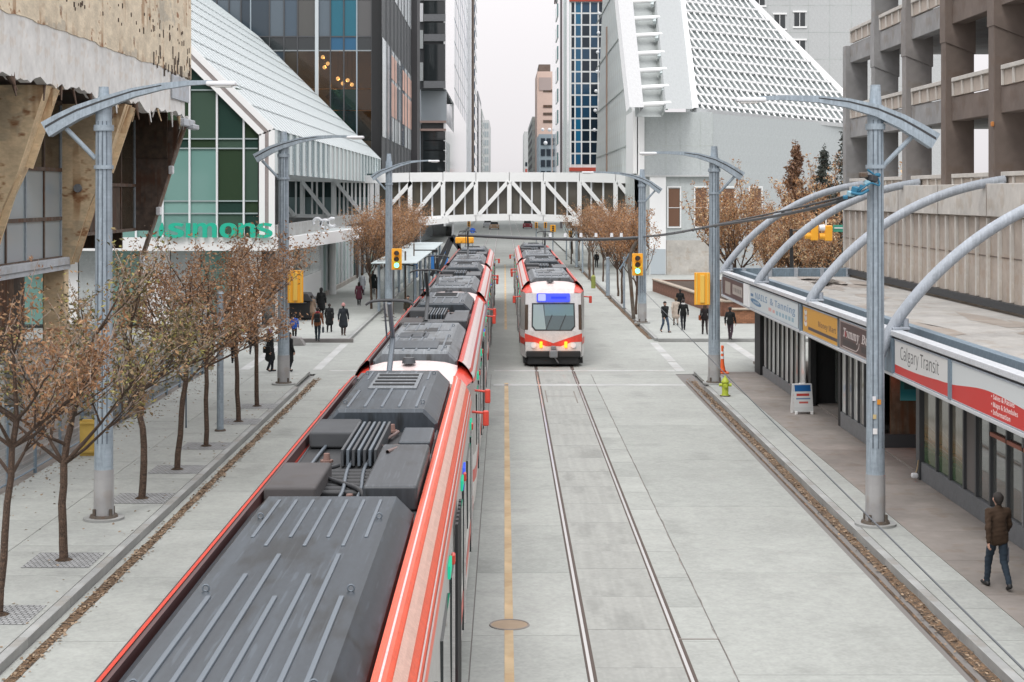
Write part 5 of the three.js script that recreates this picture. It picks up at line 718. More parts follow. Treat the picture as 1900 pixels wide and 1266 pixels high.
{
  const gL = 'coupled cars of the near tram', xl = -1.93;
  tramCar('tram_car', 'nearest tram car with orange red roof edge and large smooth dark roof housing', -8.5, xl, false, { group: gL, near: true, left: true, stripes: true, fair: TR.orangeRed, panto: [22.9, 1.55, -0.3], pantoMat: TR.rib });
  tramCar('tram_car', 'second tram car of the left line, right behind the nearest car', -33.1, xl, false, { group: gL, left: true, panto: [12.0, 1.5, -0.25] });
  tramCar('tram_car', 'third tram car of the left line, at the crossing', -57.7, xl, false, { group: gL, left: true, panto: [3.0, 1.3, -0.6] });
  tramCar('tram_car', 'last and farthest tram car of the left line', -82.3, xl, false, { group: gL, left: true, panto: [2.5, 1.7, 0] });
  const gR = 'coupled cars of the oncoming tram', xr = 1.968;
  tramCar('tram_car', 'white and red tram front car facing us with a blue destination sign', -65, xr, false, { group: gR, lit: true });
  tramCar('tram_car', 'second car of the oncoming white and red tram', -89.6, xr, false, { group: gR, panto: [2.6, 1.5, 0.35] });
}

// ================================================================ lamp posts and signals
function arm(pts, hs, depth) { // curved hollow-looking channel: pts [x,y], heights, depth in z
  const S = pts.map(([x, y], i) => { const a = pts[Math.max(0, i - 1)], b = pts[Math.min(pts.length - 1, i + 1)], t = new THREE.Vector2(b[0] - a[0], b[1] - a[1]).normalize(), n = [-t.y, t.x], h = hs[i] / 2, dz = depth[i] / 2; return [V(x + n[0] * h, y + n[1] * h, dz), V(x - n[0] * h, y - n[1] * h, dz), V(x - n[0] * h, y - n[1] * h, -dz), V(x + n[0] * h, y + n[1] * h, -dz)]; });
  return [loft(S, true), fan(S[0]), fan(S[S.length - 1].slice().reverse())];
}
function lampPost(label, x, d, side, k = 1, o = {}) { // side +1: outer end to the right
  const y0 = 0.15, t = thing('street_lamp', label, 'street lamp', [x, y0, -d], 0, 'curved arm street lamps along the tram street'), hp = o.h ?? 8.62, r = o.r ?? 0.19;
  mesh('footing', [cyl(0.42, 0.42, 0.05, 24, 0, -0.0, 0)], M.kerb, t); mesh('base_plate', [cyl(0.30, 0.28, 0.05, 16, 0, 0.05, 0)], M.galvBrown, t);
  for (let i = 0; i < 4; i++) { const a = i * Math.PI / 2 + 0.7; mesh('anchor_bolt', [cyl(0.035, 0.035, 0.16, 6, Math.cos(a) * 0.24, 0.08, Math.sin(a) * 0.24)], M.galvBrown, t); }
  mesh('base_shroud', [cyl(r * 1.12, r * 1.10, 0.95, 12, 0, 0.1, 0)], o.rusty ? std([0.36, 0.36, 0.36], { map: tWear }) : M.galv, t);
  mesh('pole', [cyl(r * 1.05, r * 0.9, hp - 1.0, 12, 0, 1.0, 0)], M.galv, t);
  for (const a of [-0.5, 0.08, 0.6]) mesh('pole_groove', [beam(V(Math.sin(a) * r * 1.0, 1.6, Math.cos(a) * r * 1.0 + 0.006), V(Math.sin(a) * r * 0.87, hp - 0.3, Math.cos(a) * r * 0.87 + 0.006), 0.022, 0.02)], M.galvD, t);
  mesh('pole_cap', [cyl(r * 0.7, r * 0.55, 0.42, 12, 0, hp, 0)], M.galv, t);
  const B = side > 0 ? (o.up ?? 0) : (o.up ?? 0), yA = hp - 0.12 + B;
  const P = o.pts ?? [[1.18, -0.62], [0.85, -0.42], [0.5, -0.22], [0, 0], [-0.6, 0.16], [-1.2, 0.24], [-1.9, 0.27], [-2.4, 0.26]];
  const pts = P.map(([a, b]) => [a * side, yA + b]), hs = [0.34, 0.32, 0.29, 0.25, 0.19, 0.14, 0.10, 0.08].map((q) => q * k), dz = [0.30, 0.30, 0.29, 0.27, 0.24, 0.20, 0.16, 0.14];
  const a = mesh('arm', arm(pts, hs, dz).map((g) => g.translate(0, 0, r * 0.6)), M.galv, t);
  mesh('arm_groove', [loft(pts.slice(0, 6).map(([x2, y2], i) => [V(x2, y2 + hs[i] * 0.22, dz[i] / 2 + r * 0.6 + 0.004), V(x2, y2 + hs[i] * 0.06, dz[i] / 2 + r * 0.6 + 0.004)]))], M.dark, a);
  const e = pts[pts.length - 1]; const l = mesh('luminaire', [rb(0.62, 0.10, 0.26, 0.04, e[0] - side * 0.18, e[1] - 0.03, r * 0.6)], M.lampWhite, t); mesh('lens', [rb(0.36, 0.03, 0.2, 0.01, e[0] - side * 0.22, e[1] - 0.09, r * 0.6)], std([0.7, 0.7, 0.68], { roughness: 0.2 }), l);
  mesh('arm_strut', [rod(V(side * 0.75, yA - 0.50, r * 0.6), V(side * r * 0.9, yA - 1.12, 0), 0.05, 0.05, 8)], M.galv, t);
  each('collar', [cyl(r * 1.12, r * 1.12, 0.12, 12, 0, hp - 0.5, 0), cyl(r * 1.1, r * 1.1, 0.08, 12, 0, hp - 1.3, 0)], M.galv, t);
  return t;
}
const lp = [];
lampPost('tall grey street lamp nearest on the left, arm crossing the derelict facade', -8.38, 33.8, -1, 1, { up: 0.16, rusty: true, pts: [[1.16, -0.52], [0.85, -0.34], [0.5, -0.16], [0, 0.03], [-0.65, 0.25], [-1.25, 0.38], [-1.8, 0.45], [-2.3, 0.47]] });
lampPost('second street lamp on the left behind the brown trees, at the corner', -7.9, 57.8, -1, 0.95, { r: 0.20, pts: [[0.98, -0.42], [0.7, -0.26], [0.4, -0.1], [0, 0.05], [-0.6, 0.22], [-1.2, 0.32], [-1.8, 0.36], [-2.4, 0.36]], rusty: true });
lampPost('third street lamp on the left in front of the footbridge', -6.36, 89, -1, 0.9, { r: 0.2, up: -0.32, pts: [[0.92, -0.5], [0.65, -0.3], [0.4, -0.15], [0, 0], [-0.6, 0.24], [-1.2, 0.4], [-1.8, 0.46], [-2.3, 0.48]], rusty: true });
const poleR = lampPost('tall grey street lamp nearest on the right, beside the transit sign', 7.62, 33.2, 1, 1, { rusty: true, r: 0.185 });
lampPost('second street lamp on the right, beside the hydrant and orange cone', 7.53, 58, 1, 0.95, { h: 8.1, r: 0.20, rusty: true, pts: [[0.98, -0.55], [0.7, -0.36], [0.4, -0.18], [0, 0.02], [-0.6, 0.20], [-1.1, 0.28], [-1.7, 0.31], [-2.2, 0.31]] });
lampPost('third street lamp on the right beyond the crossing, in front of the bridge end', 7.27, 85.3, 1, 0.9, { h: 7.7, r: 0.21, rusty: true, pts: [[0.96, -0.62], [0.65, -0.4], [0.4, -0.2], [0, 0.0], [-0.6, 0.2], [-1.2, 0.32], [-2.0, 0.38], [-2.7, 0.40]] });
// stickers on the near right pole
{ const m = (y, s, c, dx) => mesh('sticker', [rb(s, s * 1.3, 0.01, 0.003, dx, y, 0.197)], std(c), poleR); m(2.55, 0.08, [0.55, 0.22, 0.02], 0.03); m(2.25, 0.07, [0.5, 0.4, 0.2], -0.06); m(1.95, 0.09, [0.7, 0.7, 0.7], -0.05); m(2.62, 0.07, [0.65, 0.65, 0.68], -0.07); }
{ // blue strapping and cable clamp on the near right pole
  const c = thing('cable_clamp', 'bundle of bright blue straps and fittings on the near right lamp post', 'clamp'), blue = std([0.025, 0.15, 0.25], { roughness: 0.7 }), pale = std([0.25, 0.42, 0.50]);
  for (let i = 0; i < 7; i++) { const p = at(1566 + i * 10, 366 - i * 6.5 - (i > 4 ? 2 : 0), 33), s = 0.075 + (i % 3) * 0.03; mesh(i % 3 === 1 ? 'fitting' : 'strap', [rb(s * 1.3, s, s * 1.1, 0.02, p.x, p.y, p.z + 0.15, 0.4 * i, 0.3)], [blue, pale, M.dark][i % 3 === 2 ? (i === 5 ? 2 : 0) : i % 3], c); }
  mesh('strap_tail', [tube([at(1586, 362, 32.9), at(1600, 350, 32.7), at(1616, 340, 32.7), at(1632, 344, 32.8), at(1628, 330, 32.9), at(1610, 315, 32.9)], 0.02, 20, 6), tube([at(1580, 358, 32.8), at(1598, 360, 32.7), at(1612, 352, 32.7)], 0.03, 12, 6)], blue, c);
  mesh('bracket', [rb(0.16, 0.12, 0.2, 0.03, at(1600, 325, 33).x, at(1600, 325, 33).y, -32.9), rod(at(1600, 325, 33), at(1624, 342, 33), 0.025)], M.galvBrown, c);
}
{ // cable bundle from the near right pole to the signal davit beyond the crossing
  const c = thing('cable_bundle', 'sagging dark cable bundle running from the near right lamp post to the signal mast', 'cable'), a = at(1578, 366, 33), b = at(1187, 440, 88), m = a.clone().lerp(b, 0.45).add(V(0, -0.10, 0)), m2 = a.clone().lerp(b, 0.75).add(V(0, -0.12, 0));
  mesh('cable', [tube([at(1612, 352, 33), a, m, m2, b], 0.04, 60, 8), tube([at(1612, 352, 33), a.clone().add(V(0, 0.05, 0.05)), m.clone().add(V(0.02, 0.03, 0)), m2.clone().add(V(0, 0.05, 0)), b], 0.025, 60, 6)], M.charcoal, c);
  for (let i = 0; i < 16; i++) { const q = (i + 0.4) / 16, p = a.clone().lerp(b, q).add(V(0, -0.10 * Math.sin(q * Math.PI) - 0.02, 0)); mesh('cable_tie', [rb(0.09, 0.11, 0.09, 0.03, p.x, p.y, p.z)], i % 3 ? M.dark : M.galvBrown, c); }
  const w = thing('guy_wire', 'thin grey wire slanting down over the right pavement', 'cable'); mesh('wire', [tube([V(7.22, 1.97, -85), V(6.35, 2.13, -59), V(5.4, 2.38, -33), V(4.78, 2.58, -15.5), V(4.5, 2.7, -9)], 0.012, 60, 6)], std([0.10, 0.11, 0.12]), w);
}
const greenLit = new THREE.MeshStandardMaterial({ color: 0x50d8b0, emissive: new THREE.Color(0.25, 1.0, 0.75), emissiveIntensity: 1.8 });
function signalHead(par, x, y, z, ry, back, horiz) {
  const g = sub('signal_head', par, [x, y, z], ry); if (horiz) g.rotation.z = horiz;
  mesh('backboard', [rb(0.56, 1.16, 0.05, 0.02, 0, 0, 0)], M.amber, g); mesh('housing', [rb(0.34, 1.02, 0.2, 0.04, 0, 0, -0.12)], M.amber, g);
  if (!back) [0.33, 0, -0.33].forEach((dy, i) => { const l = mesh('lens', [cyl(0.13, 0.13, 0.04, 16).rotateX(Math.PI / 2).translate(0, dy, 0.03)], i === 2 ? greenLit : M.dark, g); });
  if (!back) [0.33, 0, -0.33].forEach((dy) => mesh('visor', [new THREE.CylinderGeometry(0.15, 0.15, 0.22, 14, 1, true, -Math.PI * 0.75, Math.PI * 1.5).rotateX(Math.PI / 2).translate(0, dy, 0.13)], M.amber, g));
  else mesh('back_panel', [rb(0.16, 1.0, 0.06, 0.02, 0, 0, 0.05), rb(0.05, 1.1, 0.03, 0.01, -0.2, 0, 0.035), rb(0.05, 1.1, 0.03, 0.01, 0.2, 0, 0.035)], std([0.80, 0.52, 0.10], { roughness: 0.5 }), g);
  return g;
}
{
  const S = (label, px, py, d, back) => { const t = thing('traffic_signal', label, 'traffic signal', [0, 0, 0], 0, 'yellow traffic signals'); const p = at(px, py, d); signalHead(t, p.x, p.y, p.z, 0, back); return [t, p]; };
  let [t, p] = S('yellow signal seen from behind beside the second left lamp post', 548, 532, 57.4, true); mesh('bracket', [rod(p, V(-7.75, p.y, -57.8), 0.04)], M.galv, t);
  [t, p] = S('yellow signal seen from behind beside the second right lamp post', 1303, 536, 57.6, true); mesh('bracket', [rod(p, V(7.4, p.y, -58), 0.04), rod(p.clone().add(V(0, 0.5, 0)), V(7.4, p.y + 0.5, -58), 0.03)], M.galv, t);
  [t, p] = S('yellow signal showing green at the third left lamp post', 736, 481, 88.2, false); mesh('bracket', [rod(p, V(-6.3, p.y, -89), 0.04)], M.galv, t); { const pl = new THREE.PointLight(0x66ffcc, 0.35); pl.position.set(p.x, p.y - 0.33, p.z + 0.35); t.add(pl); }
  [t, p] = S('yellow signal showing green beside the third right lamp post', 1183, 491, 84.4, false); mesh('bracket', [rod(p, V(7.2, p.y, -85.3), 0.04)], M.galv, t); { const pl = new THREE.PointLight(0x66ffcc, 0.35); pl.position.set(p.x, p.y - 0.33, p.z + 0.35); t.add(pl); }
  // mast arm over the street with white insulators
  const m = thing('signal_mast', 'dark curved mast pole with a long arm across the street beyond the crossing', 'signal mast'), d = 88;
  mesh('mast_pole', [tube([at(1176, 592, d), at(1171, 530, d), at(1168, 490, d), at(1172, 465, d), at(1187, 442, d)], 0.10, 24, 8)], M.galvBrown, m); mesh('mast_arm', [tube([at(1190, 441, d), at(1120, 444, d), at(1000, 443, d), at(850, 436, d)], 0.085, 30, 8)], M.charcoal, m);
  mesh('brace', [rod(at(1150, 500, d), at(1178, 455, d), 0.05)], M.steelBlue, m);
  for (const x of [1021, 1049, 1078, 1106, 1135, 1153, 1190]) mesh('insulator', [cyl(0.09, 0.07, 0.22, 8, at(x, 441, d).x, at(x, 440, d).y, -d)], M.lampWhite, m);
  const h = thing('traffic_signal', 'orange signal at the left end of the mast arm', 'traffic signal', [0, 0, 0], 0, 'yellow traffic signals'), q = at(862, 446, 87.6); mesh('housing', [rb(1.0, 0.34, 0.25, 0.05, q.x, q.y, q.z)], M.amber, h); each('visor', [cyl(0.13, 0.13, 0.15, 12).rotateX(Math.PI / 2).translate(q.x - 0.28, q.y, q.z + 0.15), cyl(0.13, 0.13, 0.15, 12).rotateX(Math.PI / 2).translate(q.x + 0.28, q.y, q.z + 0.15)], M.amber, h);
  // pair for the cross street, upper visors coloured white as if lit, and the green street sign
  const c = thing('cross_signal_mast', 'slim mast with a short arm over the cross street by the orange trees', 'signal mast'), dd = 78; mesh('mast_pole', [rod(at(1470, 565, dd), at(1468, 425, dd), 0.11, 0.08, 8)], M.black, c); mesh('mast_arm', [rod(at(1470, 428, dd), at(1562, 424, dd), 0.05, 0.04, 8)], M.galvBrown, c);
  [[1507, 430, 'left'], [1533, 431, 'right']].forEach(([x, y, s]) => { const u = thing('traffic_signal', `${s} one of two yellow signals facing the cross street by the orange trees`, 'traffic signal', [0, 0, 0], 0, 'yellow traffic signals'), v = at(x, y, dd - 0.3); mesh('housing', [rb(0.36, 0.75, 0.36, 0.05, v.x + 0.1, v.y - 0.05, v.z)], M.amber, u); for (const dy of [0.2, -0.2]) mesh('visor', [new THREE.CylinderGeometry(0.15, 0.17, 0.26, 12).rotateZ(Math.PI / 2).translate(v.x - 0.2, v.y + dy, v.z)], dy > 0 ? M.lampWhite : M.amber, u); mesh('hanger', [rod(V(v.x, v.y + 0.3, v.z), V(v.x, v.y + 0.62, v.z), 0.035)], M.lampWhite, u); });
  const n = thing('street_sign', 'small green street name sign at the end of the cross street mast', 'sign'), v = at(1556, 424, dd - 0.2); mesh('sign_plate', [rb(0.52, 0.34, 0.04, 0.01, v.x, v.y, v.z)], std([0.05, 0.28, 0.20]), n); mesh('sign_text', [rb(0.4, 0.06, 0.02, 0.005, v.x, v.y + 0.02, v.z + 0.03)], M.lampWhite, n);
  // plain posts
  const post = (label, x, d2, h2, r, mat = M.galv) => { const o = thing('post', label, 'post', [x, 0.15, -d2], 0, 'grey posts along the street'); mesh('shaft', [cyl(r, r * 0.9, h2, 10, 0, 0.04, 0)], mat, o); mesh('foot', [cyl(r * 1.7, r * 1.5, 0.05, 12, 0, 0, 0)], M.galvBrown, o); mesh('cap', [cyl(r * 1.05, r * 0.6, 0.08, 10, 0, h2 + 0.04, 0)], mat, o); return o; };
  const np = post('slim grey post with a small square sign among the brown trees on the left', -8.16, 46.4, 3.9, 0.10); mesh('sign_plate', [rb(0.55, 0.6, 0.03, 0.01, -0.62, 3.3, 0.05)], std([0.50, 0.52, 0.53], { map: tWear }), np); mesh('sign_arm', [rod(V(-0.35, 3.3, 0), V(0, 3.3, 0), 0.03)], M.galv, np);
  [[1158, 574, 480, 0.07], [1128, 550, 480, 0.14], [1094, 519, 455, 0.10], [1081, 507, 448, 0.08], [1070, 497, 425, 0.13], [1060, 490, 450, 0.07], [1051, 483, 440, 0.07]].forEach(([x, y, yt, r], i) => { const d2 = 6.79 * FL / (y - VY); post(['first slim post', 'second post, thick and pale,', 'third post', 'fourth post', 'fifth post, tall,', 'sixth post', 'seventh post'][i] + ' beyond the right signal, counted away from us', at(x, y, d2).x, d2, (y - yt) * d2 / FL, r, i % 3 === 2 ? M.galvBrown : M.galv); });
  [[752, 575, 470, 0.06], [728, 583, 470, 0.07], [768, 560, 455, 0.05]].forEach(([x, y, yt, r], i) => { const d2 = 6.79 * FL / (y - VY); post(['slim brown post just right of the left green signal', 'thin post standing right against the third left lamp post', 'thin post behind the left green signal near the tram'][i], at(x, y, d2).x, d2, (y - yt) * d2 / FL, r, M.galvBrown); });
}
{ // hydrant, delineator, A-frame board, bollard
  const h = thing('fire_hydrant', 'yellow green fire hydrant at the right kerb', 'hydrant', [7.43, 0.15, -54.4]), y = std([0.38, 0.45, 0.04], { roughness: 0.5 });
  mesh('barrel', [new THREE.LatheGeometry([[0.0, 0], [0.16, 0], [0.16, 0.05], [0.11, 0.06], [0.11, 0.45], [0.135, 0.46], [0.135, 0.5], [0.11, 0.53], [0.08, 0.6], [0.03, 0.64], [0.03, 0.69], [0, 0.69]].map(([a, b]) => new THREE.Vector2(a, b)), 14)], y, h); mesh('outlet_cap', [cyl(0.06, 0.05, 0.1, 10).rotateZ(Math.PI / 2).translate(-0.11, 0.38, 0), cyl(0.06, 0.05, 0.1, 10).rotateZ(Math.PI / 2).translate(0.21, 0.38, 0), cyl(0.075, 0.06, 0.1, 10).rotateX(Math.PI / 2).translate(0, 0.36, 0.08)], y, h); mesh('base_flange', [cyl(0.18, 0.18, 0.04, 14, 0, 0, 0)], M.galvBrown, h);
  const c = thing('traffic_delineator', 'tall orange traffic delineator behind the second right lamp post', 'traffic cone', [8.28, 0.15, -61.4]), o = std([0.78, 0.13, 0.03], { roughness: 0.5 }); mesh('cone', [new THREE.LatheGeometry([[0.0, 1.05], [0.05, 1.05], [0.055, 0.95], [0.04, 0.93], [0.05, 0.8], [0.075, 0.35], [0.12, 0.12], [0.17, 0.05], [0.0, 0.05]].map(([a, b]) => new THREE.Vector2(a, b)), 12)], o, c); mesh('base', [rb(0.46, 0.06, 0.46, 0.02, 0, 0.03, 0)], M.orange, c); each('reflective_band', [cyl(0.07, 0.064, 0.1, 12, 0, 0.55, 0), cyl(0.06, 0.054, 0.08, 12, 0, 0.75, 0)], M.lampWhite, c);
  const a = thing('sidewalk_board', 'white folding sidewalk board with blue and red print outside the dark doorway', 'sign', [9.22, 0.15, -50.1], 0.12);
  const face = printed(192, 288, (g, w, h2) => { g.fillStyle = '#d5d8d8'; g.fillRect(0, 0, w, h2); g.fillStyle = '#1d5f9e'; g.fillRect(14, 12, w - 28, 66); g.fillStyle = '#b9443c'; g.fillRect(30, 100, 130, 26); g.fillStyle = '#6a86a8'; g.fillRect(24, 146, 144, 14); g.fillStyle = '#c06058'; g.fillRect(52, 182, 92, 20); g.fillStyle = '#ccd0d0'; g.fillRect(0, 240, w, 48); });
  mesh('front_board', [new THREE.BoxGeometry(0.60, 0.86, 0.03).rotateX(-0.2).translate(0, 0.5, 0.12)], face, a); mesh('rear_board', [new THREE.BoxGeometry(0.60, 0.86, 0.03).rotateX(0.2).translate(0, 0.5, -0.12)], M.white0, a); mesh('foot', [rb(0.08, 0.1, 0.06, 0.01, -0.25, 0.05, 0.22), rb(0.08, 0.1, 0.06, 0.01, 0.25, 0.05, 0.22), rb(0.08, 0.1, 0.06, 0.01, -0.25, 0.05, -0.22), rb(0.08, 0.1, 0.06, 0.01, 0.25, 0.05, -0.22), rb(0.2, 0.05, 0.08, 0.02, 0, 0.93, 0)], M.white0, a);
  const f = thing('floodlight', 'small white lamp on a stand at the foot of the shop corner', 'lamp'); mesh('head', [rb(0.16, 0.12, 0.14, 0.04, 9.72, 0.28, -38.3)], M.lampWhite, f); mesh('cable', [tube([V(9.72, 0.28, -38.3), V(9.8, 0.4, -38.4), V(9.85, 0.62, -38.45)], 0.02, 8, 5)], M.tan, f);
  const b = thing('bollard', 'short yellow green bollard farther down the right pavement', 'bollard', [at(1101, 523, 117).x, 0.15, -117]); mesh('shaft', [cyl(0.16, 0.16, 0.85, 12, 0, 0, 0)], std([0.22, 0.25, 0.06]), b); mesh('cap', [cyl(0.16, 0.06, 0.12, 12, 0, 0.85, 0)], std([0.28, 0.30, 0.08]), b);
  const k = thing('kiosk', 'low black covered kiosk behind the second left lamp post', 'kiosk', [at(553, 590, 88).x, 0.15, -88]); mesh('body', [rb(1.5, 1.0, 1.4, 0.08, 0, 0.55, 0)], M.black, k); mesh('awning', [prism([[-0.85, 0], [0.85, 0], [0.6, 0.35], [-0.6, 0.35]], 1.6, 0.03).translate(0, 1.05, -0.8)], M.dark, k); mesh('counter', [rb(1.1, 0.05, 0.5, 0.02, 0, 0.95, 0.75)], M.charcoal, k);
  const bag = thing('plaza_slab', 'long low concrete ledge at the left street corner', 'ledge'); mesh('ledge', [span(-9.8, KL + 0.2, 0.0, 0.17, -75.7, -76.0)], std([0.22, 0.21, 0.20], { map: tWear }), bag); mesh('ledge_end', [prism([[0, 0], [1.2, 0], [1.0, 0.3], [0.2, 0.42]], 0.6, 0.02).translate(-10.4, 0.02, -74.8)], std([0.32, 0.31, 0.30], { map: tWear }), bag);
}
{ // brick planter on the right
  const p = thing('brick_planter', 'long brick planter with dry soil in front of the pale building', 'planter'), a = V(10.55, 0.15, -113.5), b = V(12.2, 0.15, -90), c = V(24, 0.15, -92), e = V(24, 0.15, -113.5);
  const wall = (u, v) => mesh('brick_wall', [beam(u.clone().add(V(0, 0.4, 0)), v.clone().add(V(0, 0.4, 0)), 0.3, 0.8)], M.brick, p); wall(a, b); wall(b, c); wall(e, a);
  for (const [u, v] of [[a, b], [b, c]]) mesh('coping', [beam(u.clone().add(V(0, 0.84, 0)), v.clone().add(V(0, 0.84, 0)), 0.42, 0.08)], M.brickCap, p);
  mesh('soil', [quadGeo([[a, b, c, e].map((q) => q.clone().add(V(0, 0.72, 0)))])], M.soil, p);
  const w = thing('garden_wall', 'low orange brown brick garden wall behind the man in the black jacket', 'wall'); mesh('brick_wall', [rspan(12.0, 17, 0.15, 0.85, -85.0, -85.5, 0.02)], std([0.42, 0.22, 0.13], { map: tBrick }), w); mesh('coping', [rspan(11.95, 17.05, 0.86, 0.94, -84.9, -85.6, 0.02)], M.brickCap, w);
}
{ // site fence on the left, boards and stairs behind it
  const f = thing('site_fence', 'grey mesh site fence along the back of the left pavement', 'fence'), X = -11.5, wire = std([0.42, 0.46, 0.48], { metalness: 0.3, roughness: 0.5 });
  for (let i = 0; i <= 13; i++) { const z = -33 - i * 2.2; mesh('fence_post', [cyl(0.045, 0.045, 1.9, 8, X, 0.12, z)], M.steelBlue, f); if (i < 13) { const g = [rod(V(X, 1.95, z), V(X, 1.95, z - 2.2), 0.025), rod(V(X, 0.25, z), V(X, 0.25, z - 2.2), 0.025)]; mesh('fence_rail', g, M.steelBlue, f); const w = []; for (let k = 1; k < 30; k++) w.push(beam(V(X, 0.26, z - k * 2.2 / 30), V(X, 1.94, z - k * 2.2 / 30), 0.006, 0.006)); for (let k = 1; k < 12; k++) w.push(beam(V(X, 0.25 + k * 0.14, z), V(X, 0.25 + k * 0.14, z - 2.2), 0.006, 0.006)); tag(mesh('mesh_panel', w, wire, f), null, null, null, 'stuff'); } }
  const bd = (name, label, x, z, w, h, mat, ry = Math.PI / 2, y = 0.15) => { const t = thing(name, label, 'board', [x, y, z], ry); mesh('panel', [rb(w, h, 0.05, 0.01, 0, h / 2, 0)], mat, t); each('batten', [rb(w, 0.06, 0.05, 0.01, 0, h * 0.9, 0.05), rb(w, 0.06, 0.05, 0.01, 0, h * 0.12, 0.05)], mat, t); return t; };
  bd('hoarding_board', 'pinkish beige hoarding board behind the fence at far left', -12.1, -43.2, 5.2, 1.75, std([0.42, 0.34, 0.29], { map: tWear }));
  bd('hoarding_board', 'rusty orange plywood board beside the near left lamp post', -11.62, -50.6, 2.2, 1.55, std([0.36, 0.155, 0.06], { map: tRust }), Math.PI / 2 + 0.5);
  bd('warning_board', 'yellow board low behind the near left lamp post', -10.7, -42.0, 0.66, 0.95, std([0.62, 0.42, 0.10], { map: tWear }), 0.1);
  bd('warning_board', 'pale yellow board further along the fence', -11.7, -62.5, 0.9, 1.6, std([0.56, 0.50, 0.34], { map: tWear }), 0.3);
  const s = thing('concrete_stairs', 'grey concrete stairs behind the site fence', 'stairs'); for (let i = 0; i < 9; i++) mesh('step', [rspan(-12.0 - i * 0.42, -16, 0.15 + i * 0.2, 0.33 + i * 0.2, -50.5, -63, 0.015)], i % 2 ? M.kerb : std([0.36, 0.37, 0.37], { map: tWear }), s);
  const g = thing('grey_skip', 'pale grey wall of panels behind the fence at far left', 'hoarding'); for (let i = 0; i < 6; i++) mesh('panel', [rspan(-13.6, -13.7, 0.2, 2.3, -32 - i * 2.0, -33.95 - i * 2.0, 0.01)], i % 2 ? M.paleGreen : M.paleWall, g);
  const cone = thing('orange_marker', 'small orange marker hanging among the brown branches on the left', 'marker'), q = at(345, 568, 47); mesh('marker_body', [rb(0.12, 0.3, 0.12, 0.04, q.x, q.y, q.z)], M.orange, cone); mesh('marker_post', [rod(V(q.x, q.y, q.z), V(q.x, 0.15, q.z), 0.025)], M.galvD, cone);
}
